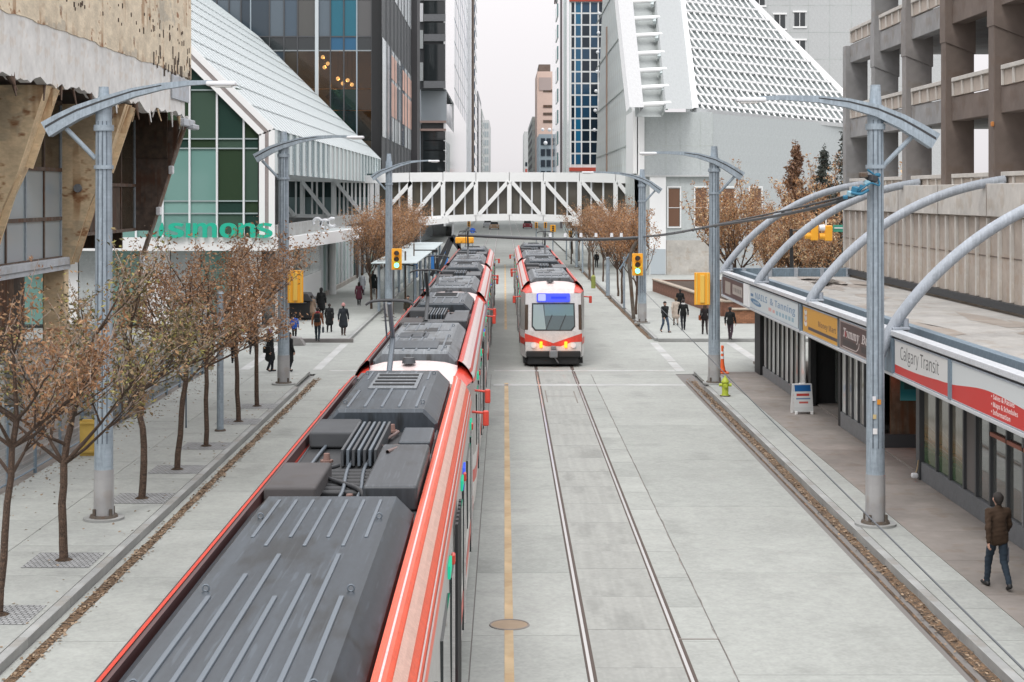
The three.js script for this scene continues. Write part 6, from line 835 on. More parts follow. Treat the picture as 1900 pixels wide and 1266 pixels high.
{ // tram stop on the left beyond the crossing
  const t = thing('tram_stop', 'tram stop shelter with grey posts beside the far left trees', 'shelter'); const X = -5.2;
  for (let i = 0; i < 7; i++) { const z = -94 - i * 6; each('shelter_post', [cyl(0.09, 0.08, 2.7, 8, X, 0.15, z), cyl(0.09, 0.08, 2.7, 8, X - 2.1, 0.15, z)], M.galv, t); mesh('roof_bow', [rod(V(X, 2.8, z), V(X - 2.2, 3.05, z), 0.05)], M.charcoal, t); if (i < 6) mesh('glass_panel', [span(X - 2.12, X - 2.16, 0.6, 2.5, z - 0.3, z - 5.7)], phys([0.30, 0.38, 0.40], { roughness: 0.1 }), t); }
  mesh('roof_panel', [beam(V(X - 1.1, 3.02, -92), V(X - 1.1, 3.02, -132), 2.6, 0.05)], std([0.45, 0.52, 0.53], { roughness: 0.4 }), t);
  for (const [x, y, d] of [[803, 488, 104], [828, 480, 118], [771, 500, 97]]) { const p = at(x, y, d); mesh('blue_panel', [rb(0.24, 1.0, 0.1, 0.02, p.x, p.y, p.z)], std([0.03, 0.18, 0.50]), t); }
  const c = thing('gantry', 'dark slanting trellis gantry above the far left tram cars', 'gantry'); for (const [a, b] of [[[800, 512], [836, 440]], [[812, 514], [843, 436]], [[836, 440], [858, 470]], [[858, 520], [850, 438]]]) mesh('trellis_bar', [beam(at(...a, 112), at(...b, 112), 0.25, 0.25)], M.dark, c); for (let i = 0; i < 5; i++) mesh('lacing', [rod(at(801 + i * 7.2, 510 - i * 14, 112), at(816 + i * 6.5, 503 - i * 14, 112), 0.05)], std([0.16, 0.28, 0.36]), c); mesh('cross_beam', [beam(at(768, 466, 112), at(812, 466, 112), 0.2, 0.2)], M.black, c);
  // far signals and cars under the bridge
  [[870, 415, 'amber signal under the left half of the bridge'], [995, 418, 'first amber signal under the right half of the bridge'], [1012, 418, 'second amber signal under the right half of the bridge'], [1026, 424, 'large amber signal under the right half of the bridge'], [1058, 434, 'low amber signal beside the right trees under the bridge']].forEach(([x, y, lab], i) => { const s2 = thing('traffic_signal', lab, 'traffic signal', [0, 0, 0], 0, 'yellow traffic signals'), d = i === 3 ? 170 : 200, p = at(x, y, d); mesh('housing', [rb(i === 3 ? 0.6 : 0.36, 0.75, 0.3, 0.05, p.x, p.y, p.z)], M.amber, s2); for (const dy of [0.22, 0, -0.22]) mesh('lens', [cyl(0.1, 0.1, 0.05, 10).rotateX(Math.PI / 2).translate(p.x, p.y + dy, p.z + 0.16)], M.dark, s2); mesh('pole', [rod(V(p.x, p.y - 0.3, p.z - 0.2), V(p.x, 0.1, p.z - 0.2), 0.06)], M.galv, s2); });
  const bs = thing('blue_sign', 'round blue sign under the left half of the bridge', 'sign'), bp = at(877, 428, 165); mesh('disc', [cyl(0.28, 0.28, 0.04, 18).rotateX(Math.PI / 2).translate(bp.x, bp.y, bp.z)], std([0.03, 0.13, 0.62]), bs); mesh('pole', [rod(bp, V(bp.x, 0.1, bp.z - 0.02), 0.05)], M.galv, bs);
  const car = (label, px, py, d, col) => { const p = at(px, py, d), o = thing('parked_car', label, 'car', [p.x, 0, -d], 0, 'cars far down the street'); mesh('body', [prism([[-0.9, 0.3], [0.9, 0.3], [0.9, 0.85], [0.8, 0.95], [-0.8, 0.95], [-0.9, 0.85]], 4.2, 0.05).translate(0, 0, -4.2)], col, o); mesh('cabin', [prism([[-0.8, 0.95], [0.8, 0.95], [0.62, 1.5], [-0.62, 1.5]], 2.2, 0.04).translate(0, 0, -3.2)], M.glassDark, o); for (const z of [-0.8, -3.4]) for (const s of [-1, 1]) mesh('wheel', [cyl(0.32, 0.32, 0.2, 14).rotateZ(Math.PI / 2).translate(s * 0.85 + 0.1, 0.32, z)], M.black, o); for (const s of [-1, 1]) mesh('headlight', [rb(0.3, 0.14, 0.06, 0.02, s * 0.6, 0.72, 0.04)], M.lampWhite, o); };
  car('dark red car far down the street under the bridge', 979, 418, 330, std([0.30, 0.04, 0.05], { roughness: 0.3 })); car('silver car far down the street under the left of the bridge', 905, 418, 340, std([0.5, 0.52, 0.54], { roughness: 0.3, metalness: 0.4 })); car('tan car far down the street, left of the dark red one', 917, 420, 320, std([0.42, 0.28, 0.18], { roughness: 0.3 }));
}

// ================================================================ trees
function leafCloud(pts, r, size, cols, per) { // pts: twig points; small folded leaves round them
  const pos = [], nor = [], col = []; const v = V(0, 0, 0), a = V(0, 0, 0), b = V(0, 0, 0), n = V(0, 0, 0);
  for (const p of pts) for (let k = 0; k < per; k++) {
    v.set(p.x + (r() - 0.5) * 0.34, p.y + (r() - 0.55) * 0.34, p.z + (r() - 0.5) * 0.34);
    a.set(r() - 0.5, r() - 0.5, r() - 0.5).normalize(); b.set(r() - 0.5, r() - 0.5, r() - 0.5).cross(a).normalize(); n.crossVectors(a, b);
    const s = size * (0.6 + r() * 0.9), w = s * (0.36 + r() * 0.2), f = s * 0.12; const c = cols[Math.floor(r() * cols.length)], q = 0.75 + r() * 0.5;
    const A = [v.x - a.x * s / 2, v.y - a.y * s / 2, v.z - a.z * s / 2], C = [v.x + a.x * s / 2, v.y + a.y * s / 2, v.z + a.z * s / 2], B = [v.x + b.x * w / 2 + n.x * f, v.y + b.y * w / 2 + n.y * f, v.z + b.z * w / 2 + n.z * f], D = [v.x - b.x * w / 2 + n.x * f, v.y - b.y * w / 2 + n.y * f, v.z - b.z * w / 2 + n.z * f];
    for (const t of [A, B, C, A, C, D]) { pos.push(...t); nor.push(n.x, n.y, n.z); col.push(c[0] * q, c[1] * q, c[2] * q); }
  }
  const g = new THREE.BufferGeometry(); g.setAttribute('position', new THREE.Float32BufferAttribute(pos, 3)); g.computeVertexNormals(); g.setAttribute('uv', new THREE.Float32BufferAttribute(new Float32Array(pos.length / 3 * 2), 2)); g.setAttribute('color', new THREE.Float32BufferAttribute(col, 3)); return g;
}
const leafMat = new THREE.MeshPhysicalMaterial({ vertexColors: true, roughness: 0.85, transmission: 0.25, thickness: 0, side: THREE.DoubleSide }); leafMat.userData.keepUV = true;
function limbGeo(list) { return list.map(([a, b, r0, r1]) => rod(a, b, r0, r1, r0 > 0.03 ? 7 : 4)); }
function treeParts(seed, o) { // returns {trunk, limbs, twigs, leaves}
  const r = rng(seed), trunk = [], limbs = [], twigs = [], tips = []; const hT = o.fork, bend = o.bend ?? [0, 0];
  let p = V(0, 0, 0); const n = 7; for (let i = 1; i <= n; i++) { const q = i / n, nx = V(bend[0] * q * q + (o.bow ?? 0) * Math.sin(q * Math.PI) + (r() - 0.5) * 0.03, hT * q, bend[1] * q * q + (r() - 0.5) * 0.03); trunk.push([p, nx, lerp(o.r, o.r * 0.72, (i - 1) / n), lerp(o.r, o.r * 0.72, i / n)]); p = nx; }
  const grow = (a, dir, len, rad, lev) => { const seg = 3; let q = a; for (let s = 0; s < seg; s++) { dir = dir.clone().add(V((r() - 0.5) * 0.34, 0.10 + (r() - 0.5) * 0.22, (r() - 0.5) * 0.34)).normalize(); const e = q.clone().addScaledVector(dir, len / seg), r1 = rad * (1 - 0.22 * (s + 1) / 1); (lev < 3 ? limbs : twigs).push([q, e, Math.max(0.005, rad * (1 - 0.22 * s)), Math.max(0.004, r1)]); q = e;
      if (lev < o.depth && (s > 0 || r() < 0.5)) { const nb = 1 + (r() < 0.55 ? 1 : 0); for (let k = 0; k < nb; k++) { const d2 = dir.clone().add(V((r() - 0.5) * 1.9, (r() - 0.25) * 0.9, (r() - 0.5) * 1.9)).normalize(); grow(q, d2, len * (0.5 + r() * 0.25), rad * 0.52, lev + 1); } }
      if (lev >= o.depth - 1) tips.push(q.clone()); } };
  for (let i = 0; i < o.main; i++) { const az = (i + r() * 0.7) / o.main * 6.283, up = o.up + (r() - 0.5) * 0.3, st = trunk[trunk.length - 1 - Math.floor(r() * 2.6)]; grow(st[1].clone(), V(Math.cos(az) * (1 - up), up + 0.15, Math.sin(az) * (1 - up)).normalize(), o.len * (0.8 + r() * 0.4), o.r * 0.5, 1); }
  if (o.leader) grow(p.clone(), V(0.05, 1, 0), o.len * 1.1, o.r * 0.6, 1);
  return { trunk: join(limbGeo(trunk)), limbs: join(limbGeo(limbs)), twigs: join(limbGeo(twigs)), leaves: leafCloud(tips, r, o.leaf, o.cols, o.per), n: tips.length };
}
const pale = [0.44, 0.33, 0.23], COLA = [[0.27, 0.135, 0.06], [0.33, 0.175, 0.08], [0.19, 0.10, 0.052], [0.40, 0.25, 0.135], [0.24, 0.13, 0.065]], COLOLIVE = [[0.20, 0.14, 0.07], [0.11, 0.095, 0.04], [0.26, 0.175, 0.095], [0.075, 0.07, 0.032], [0.30, 0.27, 0.08], [0.36, 0.22, 0.11]], COLO = [[0.36, 0.175, 0.07], [0.42, 0.22, 0.09], [0.26, 0.13, 0.06], [0.46, 0.28, 0.14], [0.31, 0.16, 0.075]];
function tree(name, label, x, d, parts, ry, sc, group, y = 0.15) {
  const t = thing(name, label, 'tree', [x, y, -d], ry, group); t.scale.setScalar(1);
  const S = (nm, g, m) => { const o = shared(nm, g, m, t); o.scale.set(...sc); return o; };
  S('trunk', parts.trunk, M.bark); S('limbs', parts.limbs, M.bark); tag(S('twigs', parts.twigs, M.twig), null, null, null, 'stuff'); tag(S('crown', parts.leaves, leafMat), null, null, null, 'stuff'); return t;
}
const near1 = treeParts(501, { fork: 2.5, r: 0.07, bow: -0.05, bend: [0.1, 0], main: 8, len: 1.5, up: 0.30, depth: 3, leaf: 0.08, per: 8, cols: COLOLIVE, leader: true });
const near2 = treeParts(502, { fork: 2.75, r: 0.07, bow: 0.08, bend: [-0.22, 0], main: 8, len: 1.45, up: 0.28, depth: 3, leaf: 0.08, per: 8, cols: COLOLIVE, leader: true });
const near3 = treeParts(503, { fork: 3.0, r: 0.065, bend: [0.25, 0], bow: 0.05, main: 8, len: 1.35, up: 0.30, depth: 3, leaf: 0.08, per: 8, cols: COLA, leader: true });
const near4 = treeParts(504, { fork: 3.0, r: 0.06, bend: [0.05, 0], main: 8, len: 1.35, up: 0.34, depth: 3, leaf: 0.08, per: 8, cols: COLA, leader: true });
const far1 = treeParts(505, { fork: 1.9, r: 0.075, bend: [0.1, 0], main: 8, len: 1.9, up: 0.6, depth: 3, leaf: 0.105, per: 8, cols: COLO, leader: true });
const far2 = treeParts(506, { fork: 2.0, r: 0.075, bend: [-0.1, 0], main: 8, len: 1.8, up: 0.65, depth: 3, leaf: 0.105, per: 8, cols: COLO.concat(COLA), leader: true });
for (const p of [near1, near2, near3, near4, far1, far2]) { for (const k of ['trunk', 'limbs', 'twigs']) boxUV(p[k]); }
const gT = 'young brown street trees on the left pavement', pit = (x, d, s = 0.62) => { const t = thing('tree_pit', '', 'tree pit', [x, 0.152, -d]); mesh('paver_square', [sheet(-s, s, -s, s, 0.004)], M.cobble, t); mesh('soil_ring', [cyl(0.16, 0.10, 0.03, 14, 0, 0.006, 0)], M.soil, t); return t; };
const TL = [[-8.16, 26.1, 'leaning street tree cut by the left picture edge', near3, 0.2], [-8.18, 30.0, 'street tree left of the nearest left lamp post, olive brown leaves', near1, 0.6], [-8.1, 36.1, 'street tree with bowed trunk right of the nearest left lamp post', near2, 2.4], [-8.08, 39.9, 'street tree with a straight leaning trunk, third from the near lamp post', near3, -0.1], [-8.05, 43.6, 'thin street tree just before the slim grey post', near4, 1.0], [-7.95, 48.3, 'street tree just past the slim grey post', near3, 2.2], [-7.93, 51.8, 'last street tree before the second left lamp post', near4, 3.0]];
TL.forEach(([x, d, l, p, ry], i) => { const s = [1.05, 1.0, 1.0, 1.0, 1.0, 1.02, 1.03][i]; tree('street_tree', l, x, d, p, i === 2 ? 0 : ry, i === 0 ? [s, s, s] : [s * 1.22, s, s * 1.15], gT); const q = pit(x, d, d < 28 ? 0.6 : 0.62); tag(q, 'paver square round ' + l.replace(/,.*/, '').replace('street tree', 'the tree').replace('leaning the tree', 'the leaning tree').replace('last the tree', 'the last tree').replace('thin the tree', 'the thin tree'), 'tree pit', 'paver squares round the left trees'); });
[[-7.9, 96], [-7.6, 102], [-8.0, 109], [-7.8, 117], [-7.9, 126], [-8.0, 136]].forEach(([x, d], i) => tree('street_tree', ['nearest', 'second', 'third', 'fourth', 'fifth', 'farthest'][i] + ' rust brown tree beyond the crossing on the left, by the footbridge', x, d, i % 2 ? far1 : far2, i * 1.3, [1.05, 1.08, 1.05], 'rust brown trees left of the far tram'));
[[7.45, 91.5], [7.3, 100.5], [7.6, 108], [7.35, 116], [7.7, 126], [7.5, 136], [7.6, 146], [7.6, 165], [7.8, 185]].forEach(([x, d], i) => tree('street_tree', ['nearest', 'second', 'third', 'fourth', 'fifth', 'sixth', 'seventh', 'eighth', 'farthest'][i] + ' orange brown tree in the right row beyond the crossing', x, d, i % 2 ? far2 : far1, i * 1.1 + 0.4, [1.06, 1.07, 1.06], 'orange brown trees on the right beyond the crossing'));
const park1 = treeParts(507, { fork: 2.2, r: 0.13, main: 8, len: 3.0, up: 0.5, depth: 3, leaf: 0.15, per: 11, cols: COLO.concat([[0.64, 0.48, 0.28]]), leader: true }), park2 = treeParts(508, { fork: 1.6, r: 0.11, main: 9, len: 2.6, up: 0.6, depth: 3, leaf: 0.15, per: 8, cols: COLO.concat([[0.64, 0.48, 0.28], pale]), leader: true });
for (const p of [park1, park2]) for (const k of ['trunk', 'limbs', 'twigs']) boxUV(p[k]);
[[13.6, 95, 0.85], [15.2, 91, 0.8], [17.2, 93, 0.95], [16.4, 84, 0.8], [18.6, 88, 0.95], [19.6, 96, 0.9], [21.0, 84, 0.9], [20.6, 105, 1.0], [14.6, 106, 0.95], [17.9, 110, 0.9], [23.5, 100, 1.0], [16.9, 99, 0.7]].forEach(([x, d, s], i) => tree('park_tree', ['leftmost and bare topped', 'second from the left', 'middle front', 'front', 'tall central', 'right of centre', 'right front', 'right rear', 'left rear', 'central rear', 'farthest right', 'small central'][i] + ' orange tree in the little park behind the arched tubes', x, d, i % 2 ? park2 : park1, i * 0.9, [s, s, s], 'orange trees in the small park on the right', 0.6));
{ // conifers
  const conifer = (seed, h, w, cols) => { const r = rng(seed), q = [], br = []; for (let y = 0.12; y < 0.98; y += 0.028) { const rad = w * Math.pow(1 - y, 0.85) * (0.8 + r() * 0.4), n = 7; for (let k = 0; k < n; k++) { const a = r() * 6.283, e = V(Math.cos(a) * rad, h * y - rad * 0.28, Math.sin(a) * rad), s = V(0, h * y + 0.05, 0); br.push([s, e, 0.02, 0.008]); for (let m = 2; m <= 8; m++) q.push(s.clone().lerp(e, m / 8).add(V(0, -0.03, 0))); } } for (let k = 0; k < 6; k++) q.push(V(0, h * (0.94 + k * 0.012), 0)); const trunk = join([rod(V(0, 0, 0), V(0, h, 0), 0.16, 0.015, 8)]); return { trunk: boxUV(trunk), limbs: boxUV(join(limbGeo(br.slice(0, 60)))), twigs: boxUV(join(limbGeo(br.slice(60)))), leaves: leafCloud(q, r, 0.2, cols, 5) }; };
  const green = conifer(601, 11.5, 3.0, [[0.045, 0.06, 0.05], [0.06, 0.075, 0.06], [0.085, 0.09, 0.07], [0.03, 0.04, 0.035]]), rusty = conifer(602, 9.6, 2.0, [[0.24, 0.13, 0.07], [0.30, 0.18, 0.10], [0.17, 0.09, 0.055]]);
  tree('spruce_tree', 'tall dark green spruce at the left edge of the parking garage', 19.2, 89, green, 0, [1, 1.02, 1], 'conifers in the park', 0.3); tree('spruce_tree', 'smaller dark spruce left of the tall one', 18.4, 93, green, 1.4, [0.75, 0.82, 0.75], 'conifers in the park', 0.3);
  tree('spruce_tree', 'rust coloured pointed conifer in front of the pale building', 17.3, 96, rusty, 0.5, [1, 1.02, 1], 'conifers in the park', 0.3);
}
// ================================================================ people
function capD(p, a, b, r0, r1) { const bx2 = b[0] - a[0], by = b[1] - a[1], bz = b[2] - a[2], px = p[0] - a[0], py = p[1] - a[1], pz = p[2] - a[2]; const h = clamp((px * bx2 + py * by + pz * bz) / (bx2 * bx2 + by * by + bz * bz || 1e-9)); const x = px - bx2 * h, y = py - by * h, z = pz - bz * h; return Math.sqrt(x * x + y * y + z * z) - lerp(r0, r1, h); }
function nets(f, lo, hi, cell) { // naive surface nets
  const n = [0, 1, 2].map((i) => Math.ceil((hi[i] - lo[i]) / cell) + 1), [nx, ny, nz] = n, val = new Float32Array(nx * ny * nz), id = new Int32Array(nx * ny * nz).fill(-1), P = [], I = [], q = [0, 0, 0];
  let k = 0; for (let z = 0; z < nz; z++) for (let y = 0; y < ny; y++) for (let x = 0; x < nx; x++) { q[0] = lo[0] + x * cell; q[1] = lo[1] + y * cell; q[2] = lo[2] + z * cell; val[k++] = f(q); }
  const ix = (x, y, z) => x + nx * (y + ny * z);
  const E = [[0, 1], [0, 2], [0, 4], [1, 3], [1, 5], [2, 3], [2, 6], [3, 7], [4, 5], [4, 6], [5, 7], [6, 7]];
  for (let z = 0; z < nz - 1; z++) for (let y = 0; y < ny - 1; y++) for (let x = 0; x < nx - 1; x++) { const c = []; let m = 0; for (let i = 0; i < 8; i++) { const v = val[ix(x + (i & 1), y + ((i >> 1) & 1), z + (i >> 2))]; c.push(v); if (v < 0) m |= 1 << i; } if (m === 0 || m === 255) continue; let sx = 0, sy = 0, sz = 0, cnt = 0; for (const [a, b] of E) if ((c[a] < 0) !== (c[b] < 0)) { const t = c[a] / (c[a] - c[b]); sx += lerp(a & 1, b & 1, t); sy += lerp((a >> 1) & 1, (b >> 1) & 1, t); sz += lerp(a >> 2, b >> 2, t); cnt++; } id[ix(x, y, z)] = P.length / 3; P.push(lo[0] + (x + sx / cnt) * cell, lo[1] + (y + sy / cnt) * cell, lo[2] + (z + sz / cnt) * cell); }
  const face = (a, b, c, d, fl) => { if (a < 0 || b < 0 || c < 0 || d < 0) return; if (fl) I.push(a, b, c, a, c, d); else I.push(a, c, b, a, d, c); };
  for (let z = 1; z < nz - 1; z++) for (let y = 1; y < ny - 1; y++) for (let x = 1; x < nx - 1; x++) { const s = val[ix(x, y, z)] < 0; if (s !== val[ix(x + 1, y, z)] < 0) face(id[ix(x, y - 1, z - 1)], id[ix(x, y, z - 1)], id[ix(x, y, z)], id[ix(x, y - 1, z)], s); if (s !== val[ix(x, y + 1, z)] < 0) face(id[ix(x - 1, y, z - 1)], id[ix(x - 1, y, z)], id[ix(x, y, z)], id[ix(x, y, z - 1)], s); if (s !== val[ix(x, y, z + 1)] < 0) face(id[ix(x - 1, y - 1, z)], id[ix(x, y - 1, z)], id[ix(x, y, z)], id[ix(x - 1, y, z)], s); }
  const g = new THREE.BufferGeometry(); g.setAttribute('position', new THREE.Float32BufferAttribute(P, 3)); g.setIndex(I); g.computeVertexNormals(); return g;
}
const smin = (a, b, k) => { const h = clamp(0.5 + 0.5 * (b - a) / k); return lerp(b, a, h) - k * h * (1 - h); };
const field = (bones, k = 0.03) => (p) => { let d = 1e3; for (const [a, b, r0, r1] of bones) d = smin(d, capD(p, a, b, r0, r1), k); return d; };
function meshBones(bones, cell, k, fold = 0) { const lo = [9, 9, 9], hi = [-9, -9, -9]; for (const [a, b, r0, r1] of bones) for (const q of [a, b]) for (let i = 0; i < 3; i++) { lo[i] = Math.min(lo[i], q[i] - Math.max(r0, r1) - 0.05); hi[i] = Math.max(hi[i], q[i] + Math.max(r0, r1) + 0.05); } const f0 = field(bones, k), f = fold ? (p) => f0(p) + fold * (Math.sin(p[1] * 46 + p[0] * 21 + 3 * Math.sin(p[2] * 17 + p[0] * 9)) * Math.sin(p[1] * 19 - p[2] * 26 + 2) + 0.6 * Math.sin(p[1] * 83 + p[2] * 37 + p[0] * 15)) : f0; return nets(f, lo, hi, cell); }
// relaxed right hand hanging down from the wrist at the origin, thumb forward
const handGeo = (() => { const b = [[[0, -0.005, 0], [0, -0.075, 0.004], 0.019, 0.022], [[0, -0.03, 0.018], [0, -0.075, 0.022], 0.015, 0.014], [[0, -0.03, -0.015], [0, -0.075, -0.02], 0.015, 0.013]]; [[0.027, 0.064], [0.009, 0.074], [-0.010, 0.069], [-0.028, 0.052]].forEach(([z, l]) => { const k1 = [0.004, -0.085 - l * 0.42, z * 1.05], k2 = [0.018, -0.085 - l * 0.74, z * 1.05], k3 = [0.035, -0.085 - l * 0.93, z * 1.02]; b.push([[0, -0.08, z], k1, 0.0095, 0.009], [k1, k2, 0.009, 0.0085], [k2, k3, 0.0085, 0.0075]); }); b.push([[0.004, -0.03, 0.025], [0.012, -0.06, 0.046], 0.012, 0.0105], [[0.012, -0.06, 0.046], [0.02, -0.088, 0.05], 0.0105, 0.0085]); return meshBones(b, 0.0048, 0.006); })();
function poseSet(st, sw, h = 1) { // st stride in metres, sw arm swing; facing +z
  const hipY = 0.92, kn = (s, f) => [s * 0.095, 0.50, f * 0.55 + (f < 0 ? 0.10 : 0.04)], an = (s, f) => [s * 0.09, f < 0 ? 0.15 : 0.09, f], to = (s, f) => [s * 0.11, f < 0 ? 0.04 : 0.05, f + (f < 0 ? 0.10 : 0.15)];
  const legs = [[1, st], [-1, -st]], arms = [[1, -sw], [-1, sw]];
  const L = legs.map(([s, f]) => ({ hip: [s * 0.09, hipY, 0], knee: kn(s, f), ank: an(s, f), toe: to(s, f), heel: [an(s, f)[0], an(s, f)[1] - 0.045, an(s, f)[2] - 0.04] }));
  const A = arms.map(([s, f]) => ({ sh: [s * 0.185, 1.42, 0], el: [s * 0.245, 1.14, f * 0.45 - 0.03], wr: [s * 0.255, 0.90, f + 0.06] }));
  return { L, A };
}
function buildPose(st, sw) {
  const { L, A } = poseSet(st, sw), c = 0.02, sk = [], ja = [], co = [], tr = [], sh = [];
  sk.push([[0, 1.50, 0], [0, 1.40, 0], 0.05, 0.06], [[0, 1.625, 0.005], [0, 1.66, -0.005], 0.078, 0.088], [[0, 1.56, 0.05], [0, 1.60, 0.045], 0.04, 0.055], [[0, 1.62, 0.095], [0, 1.60, 0.11], 0.010, 0.014], [[0.085, 1.62, 0], [0.088, 1.645, -0.008], 0.016, 0.018], [[-0.085, 1.62, 0], [-0.088, 1.645, -0.008], 0.016, 0.018], [[0, 1.28, 0], [0, 0.98, 0], 0.11, 0.10]);
  for (const a of A) sk.push([a.sh, a.el, 0.046, 0.038], [a.el, a.wr, 0.036, 0.026], [[a.sh[0] * 0.4, 1.42, 0], a.sh, 0.05, 0.05]); for (const l of L) sk.push([l.hip, l.knee, 0.075, 0.05], [l.knee, l.ank, 0.048, 0.034], [l.ank, l.toe, 0.03, 0.025]);
  const skin = [meshBones(sk, c, 0.03)]; A.forEach((a, i) => { const g = handGeo.clone(); const s = i ? -1 : 1; if (s > 0) g.scale(-1, 1, 1), g.index.array.reverse(); g.computeVertexNormals(); g.translate(...a.wr); skin.push(g); });
  ja.push([[0, 1.30, 0], [0, 1.02, 0], 0.155, 0.15], [[-0.13, 1.40, -0.005], [0.13, 1.40, -0.005], 0.085, 0.085], [[0, 1.46, -0.01], [0, 1.50, -0.015], 0.07, 0.06], [[-0.07, 1.0, 0], [0.07, 1.0, 0], 0.125, 0.125], [[-0.07, 0.90, 0], [0.07, 0.90, 0], 0.12, 0.12]); for (const a of A) ja.push([a.sh, a.el, 0.066, 0.056], [a.el, a.wr, 0.054, 0.043]);
  co.push(...ja, [[-0.07, 0.90, 0], [-0.10, 0.58, -0.03], 0.14, 0.15], [[0.07, 0.90, 0], [0.10, 0.58, 0.03], 0.14, 0.15], [[0, 0.9, 0], [0, 0.58, 0], 0.15, 0.17]);
  tr.push([[-0.05, 0.93, 0], [0.05, 0.93, 0], 0.115, 0.115]); for (const l of L) tr.push([l.hip, l.knee, 0.094, 0.066], [l.knee, [l.ank[0], l.ank[1] + 0.01, l.ank[2]], 0.064, 0.054]);
  for (const l of L) sh.push([l.heel, l.toe, 0.04, 0.036], [l.ank, l.heel, 0.044, 0.042]);
  const cut = (g, y) => g; // hems come from the capsules' ends
  return { skin: join(skin), jacket: meshBones(ja, c, 0.035, 0.006), coat: meshBones(co, c, 0.05, 0.006), trousers: meshBones(tr, c, 0.03, 0.006), shoes: meshBones(sh, 0.018, 0.02), A, L };
}
const hairShort = meshBones([[[0, 1.665, -0.02], [0, 1.675, -0.005], 0.097, 0.093], [[0, 1.62, -0.045], [0, 1.58, -0.045], 0.07, 0.055]], 0.02, 0.02), hairLong = meshBones([[[0, 1.665, -0.02], [0, 1.675, -0.005], 0.10, 0.095], [[0, 1.62, -0.045], [0, 1.46, -0.06], 0.085, 0.065], [[0.06, 1.6, -0.02], [0.07, 1.46, 0.0], 0.05, 0.035], [[-0.06, 1.6, -0.02], [-0.07, 1.46, 0.0], 0.05, 0.035]], 0.02, 0.02), hatGeo = meshBones([[[0, 1.70, -0.01], [0, 1.73, -0.01], 0.105, 0.085], [[0, 1.66, -0.02], [0, 1.68, -0.02], 0.102, 0.106]], 0.02, 0.02), hoodGeo = meshBones([[[0, 1.63, -0.03], [0, 1.68, -0.015], 0.10, 0.102], [[0, 1.52, -0.05], [0, 1.6, -0.05], 0.085, 0.08]], 0.02, 0.03);
const eyeGeo = join([new THREE.SphereGeometry(0.011, 6, 5).translate(0.033, 1.64, 0.083), new THREE.SphereGeometry(0.011, 6, 5).translate(-0.033, 1.64, 0.083), rb(0.045, 0.008, 0.012, 0.003, 0, 1.572, 0.088)]);
const POSES = [buildPose(0.26, 0.22), buildPose(-0.26, -0.22), buildPose(0.05, 0.04), buildPose(0.16, 0.12)];
const skinM = std([0.46, 0.27, 0.20], { roughness: 0.6 }), hairs = [std([0.02, 0.016, 0.014]), std([0.06, 0.035, 0.02]), std([0.10, 0.06, 0.03])], shoeM = [M.black, std([0.10, 0.07, 0.055]), std([0.5, 0.48, 0.46])];
const fab = {}; const cloth = (c) => fab[c] ??= (() => { const m = std([0, 0, 0], { roughness: 0.92, map: tFine }); m.color.set(c); return m; })();
function person(label, px, feetY, hPx, ry, o) {
  const d = 6.79 * FL / (feetY - VY), x = at(px, feetY, d).x, k = hPx * d / FL / 1.77, P = POSES[o.pose ?? 0];
  const t = thing('person', label, 'person', [x, 0.152, -d], ry); const S = (n, g, m) => { const q = shared(n, g, m, t); q.scale.setScalar(k); return q; };
  S('body', P.skin, skinM); S(o.coat ? 'coat' : 'jacket', o.coat ? P.coat : P.jacket, cloth(o.top)); S('trousers', P.trousers, cloth(o.legs ?? '#20242c')); S('shoes', P.shoes, shoeM[o.shoe ?? 0]); S('eyes', eyeGeo, M.black);
  if (o.hat) S('hat', hatGeo, cloth(o.hat)); else if (o.hood) S('hood', hoodGeo, cloth(o.hood)); S('hair', o.long ? hairLong : hairShort, hairs[o.hair ?? 0]);
  if (o.pack) { const b = S('backpack', join([rb(0.30, 0.44, 0.17, 0.05, 0, 1.22, -0.22), rb(0.22, 0.2, 0.07, 0.03, 0, 1.12, -0.32), beam(V(0.1, 1.45, -0.12), V(0.11, 1.1, 0.14), 0.04, 0.02), beam(V(-0.1, 1.45, -0.12), V(-0.11, 1.1, 0.14), 0.04, 0.02)]), cloth(o.pack)); }
  if (o.bag) { const s = o.bagSide ?? 1; S('shoulder_bag', join([rb(0.14, 0.28, 0.34, 0.04, s * 0.28, 0.95, -0.02), tube([V(s * 0.27, 1.08, 0.08), V(s * 0.2, 1.45, 0.05), V(s * 0.2, 1.46, -0.04), V(s * 0.27, 1.08, -0.12)], 0.012, 16, 5)]), cloth(o.bag)); }
  if (o.tote) { const a = P.A[o.toteSide ?? 0].wr; S('carried_bag', join([rb(0.10, 0.30, 0.26, 0.03, a[0], a[1] - 0.32, a[2]), tube([V(a[0], a[1] - 0.18, a[2] + 0.07), V(a[0], a[1] - 0.08, a[2]), V(a[0], a[1] - 0.18, a[2] - 0.07)], 0.01, 10, 5)]), cloth(o.tote)); }
  if (o.scarf) S('scarf', new THREE.TorusGeometry(0.085, 0.035, 8, 16).rotateX(Math.PI / 2).scale(1, 1.4, 1).translate(0, 1.5, 0), cloth(o.scarf));
  return t;
}
const AWAY = Math.PI, TOW = 0;
person('person in a bright blue hat and black coat standing by the second left lamp post', 501, 690, 78, 1.3, { pose: 2, top: '#15181a', coat: true, hat: '#1a5fc0', bag: '#0e0f10', bagSide: -1, long: true });
person('person in a dark jacket with an orange bag behind the brown tree on the left', 434, 675, 76, AWAY, { pose: 3, top: '#2c2219', pack: '#c8721d', legs: '#1b1c20' });
person('person in a dark brown coat walking behind the left trees', 469, 658, 66, AWAY, { pose: 1, top: '#2a211d', coat: true });
person('person in black standing right behind the second left lamp post', 537, 690, 74, 2.2, { pose: 2, top: '#16181a', coat: true });
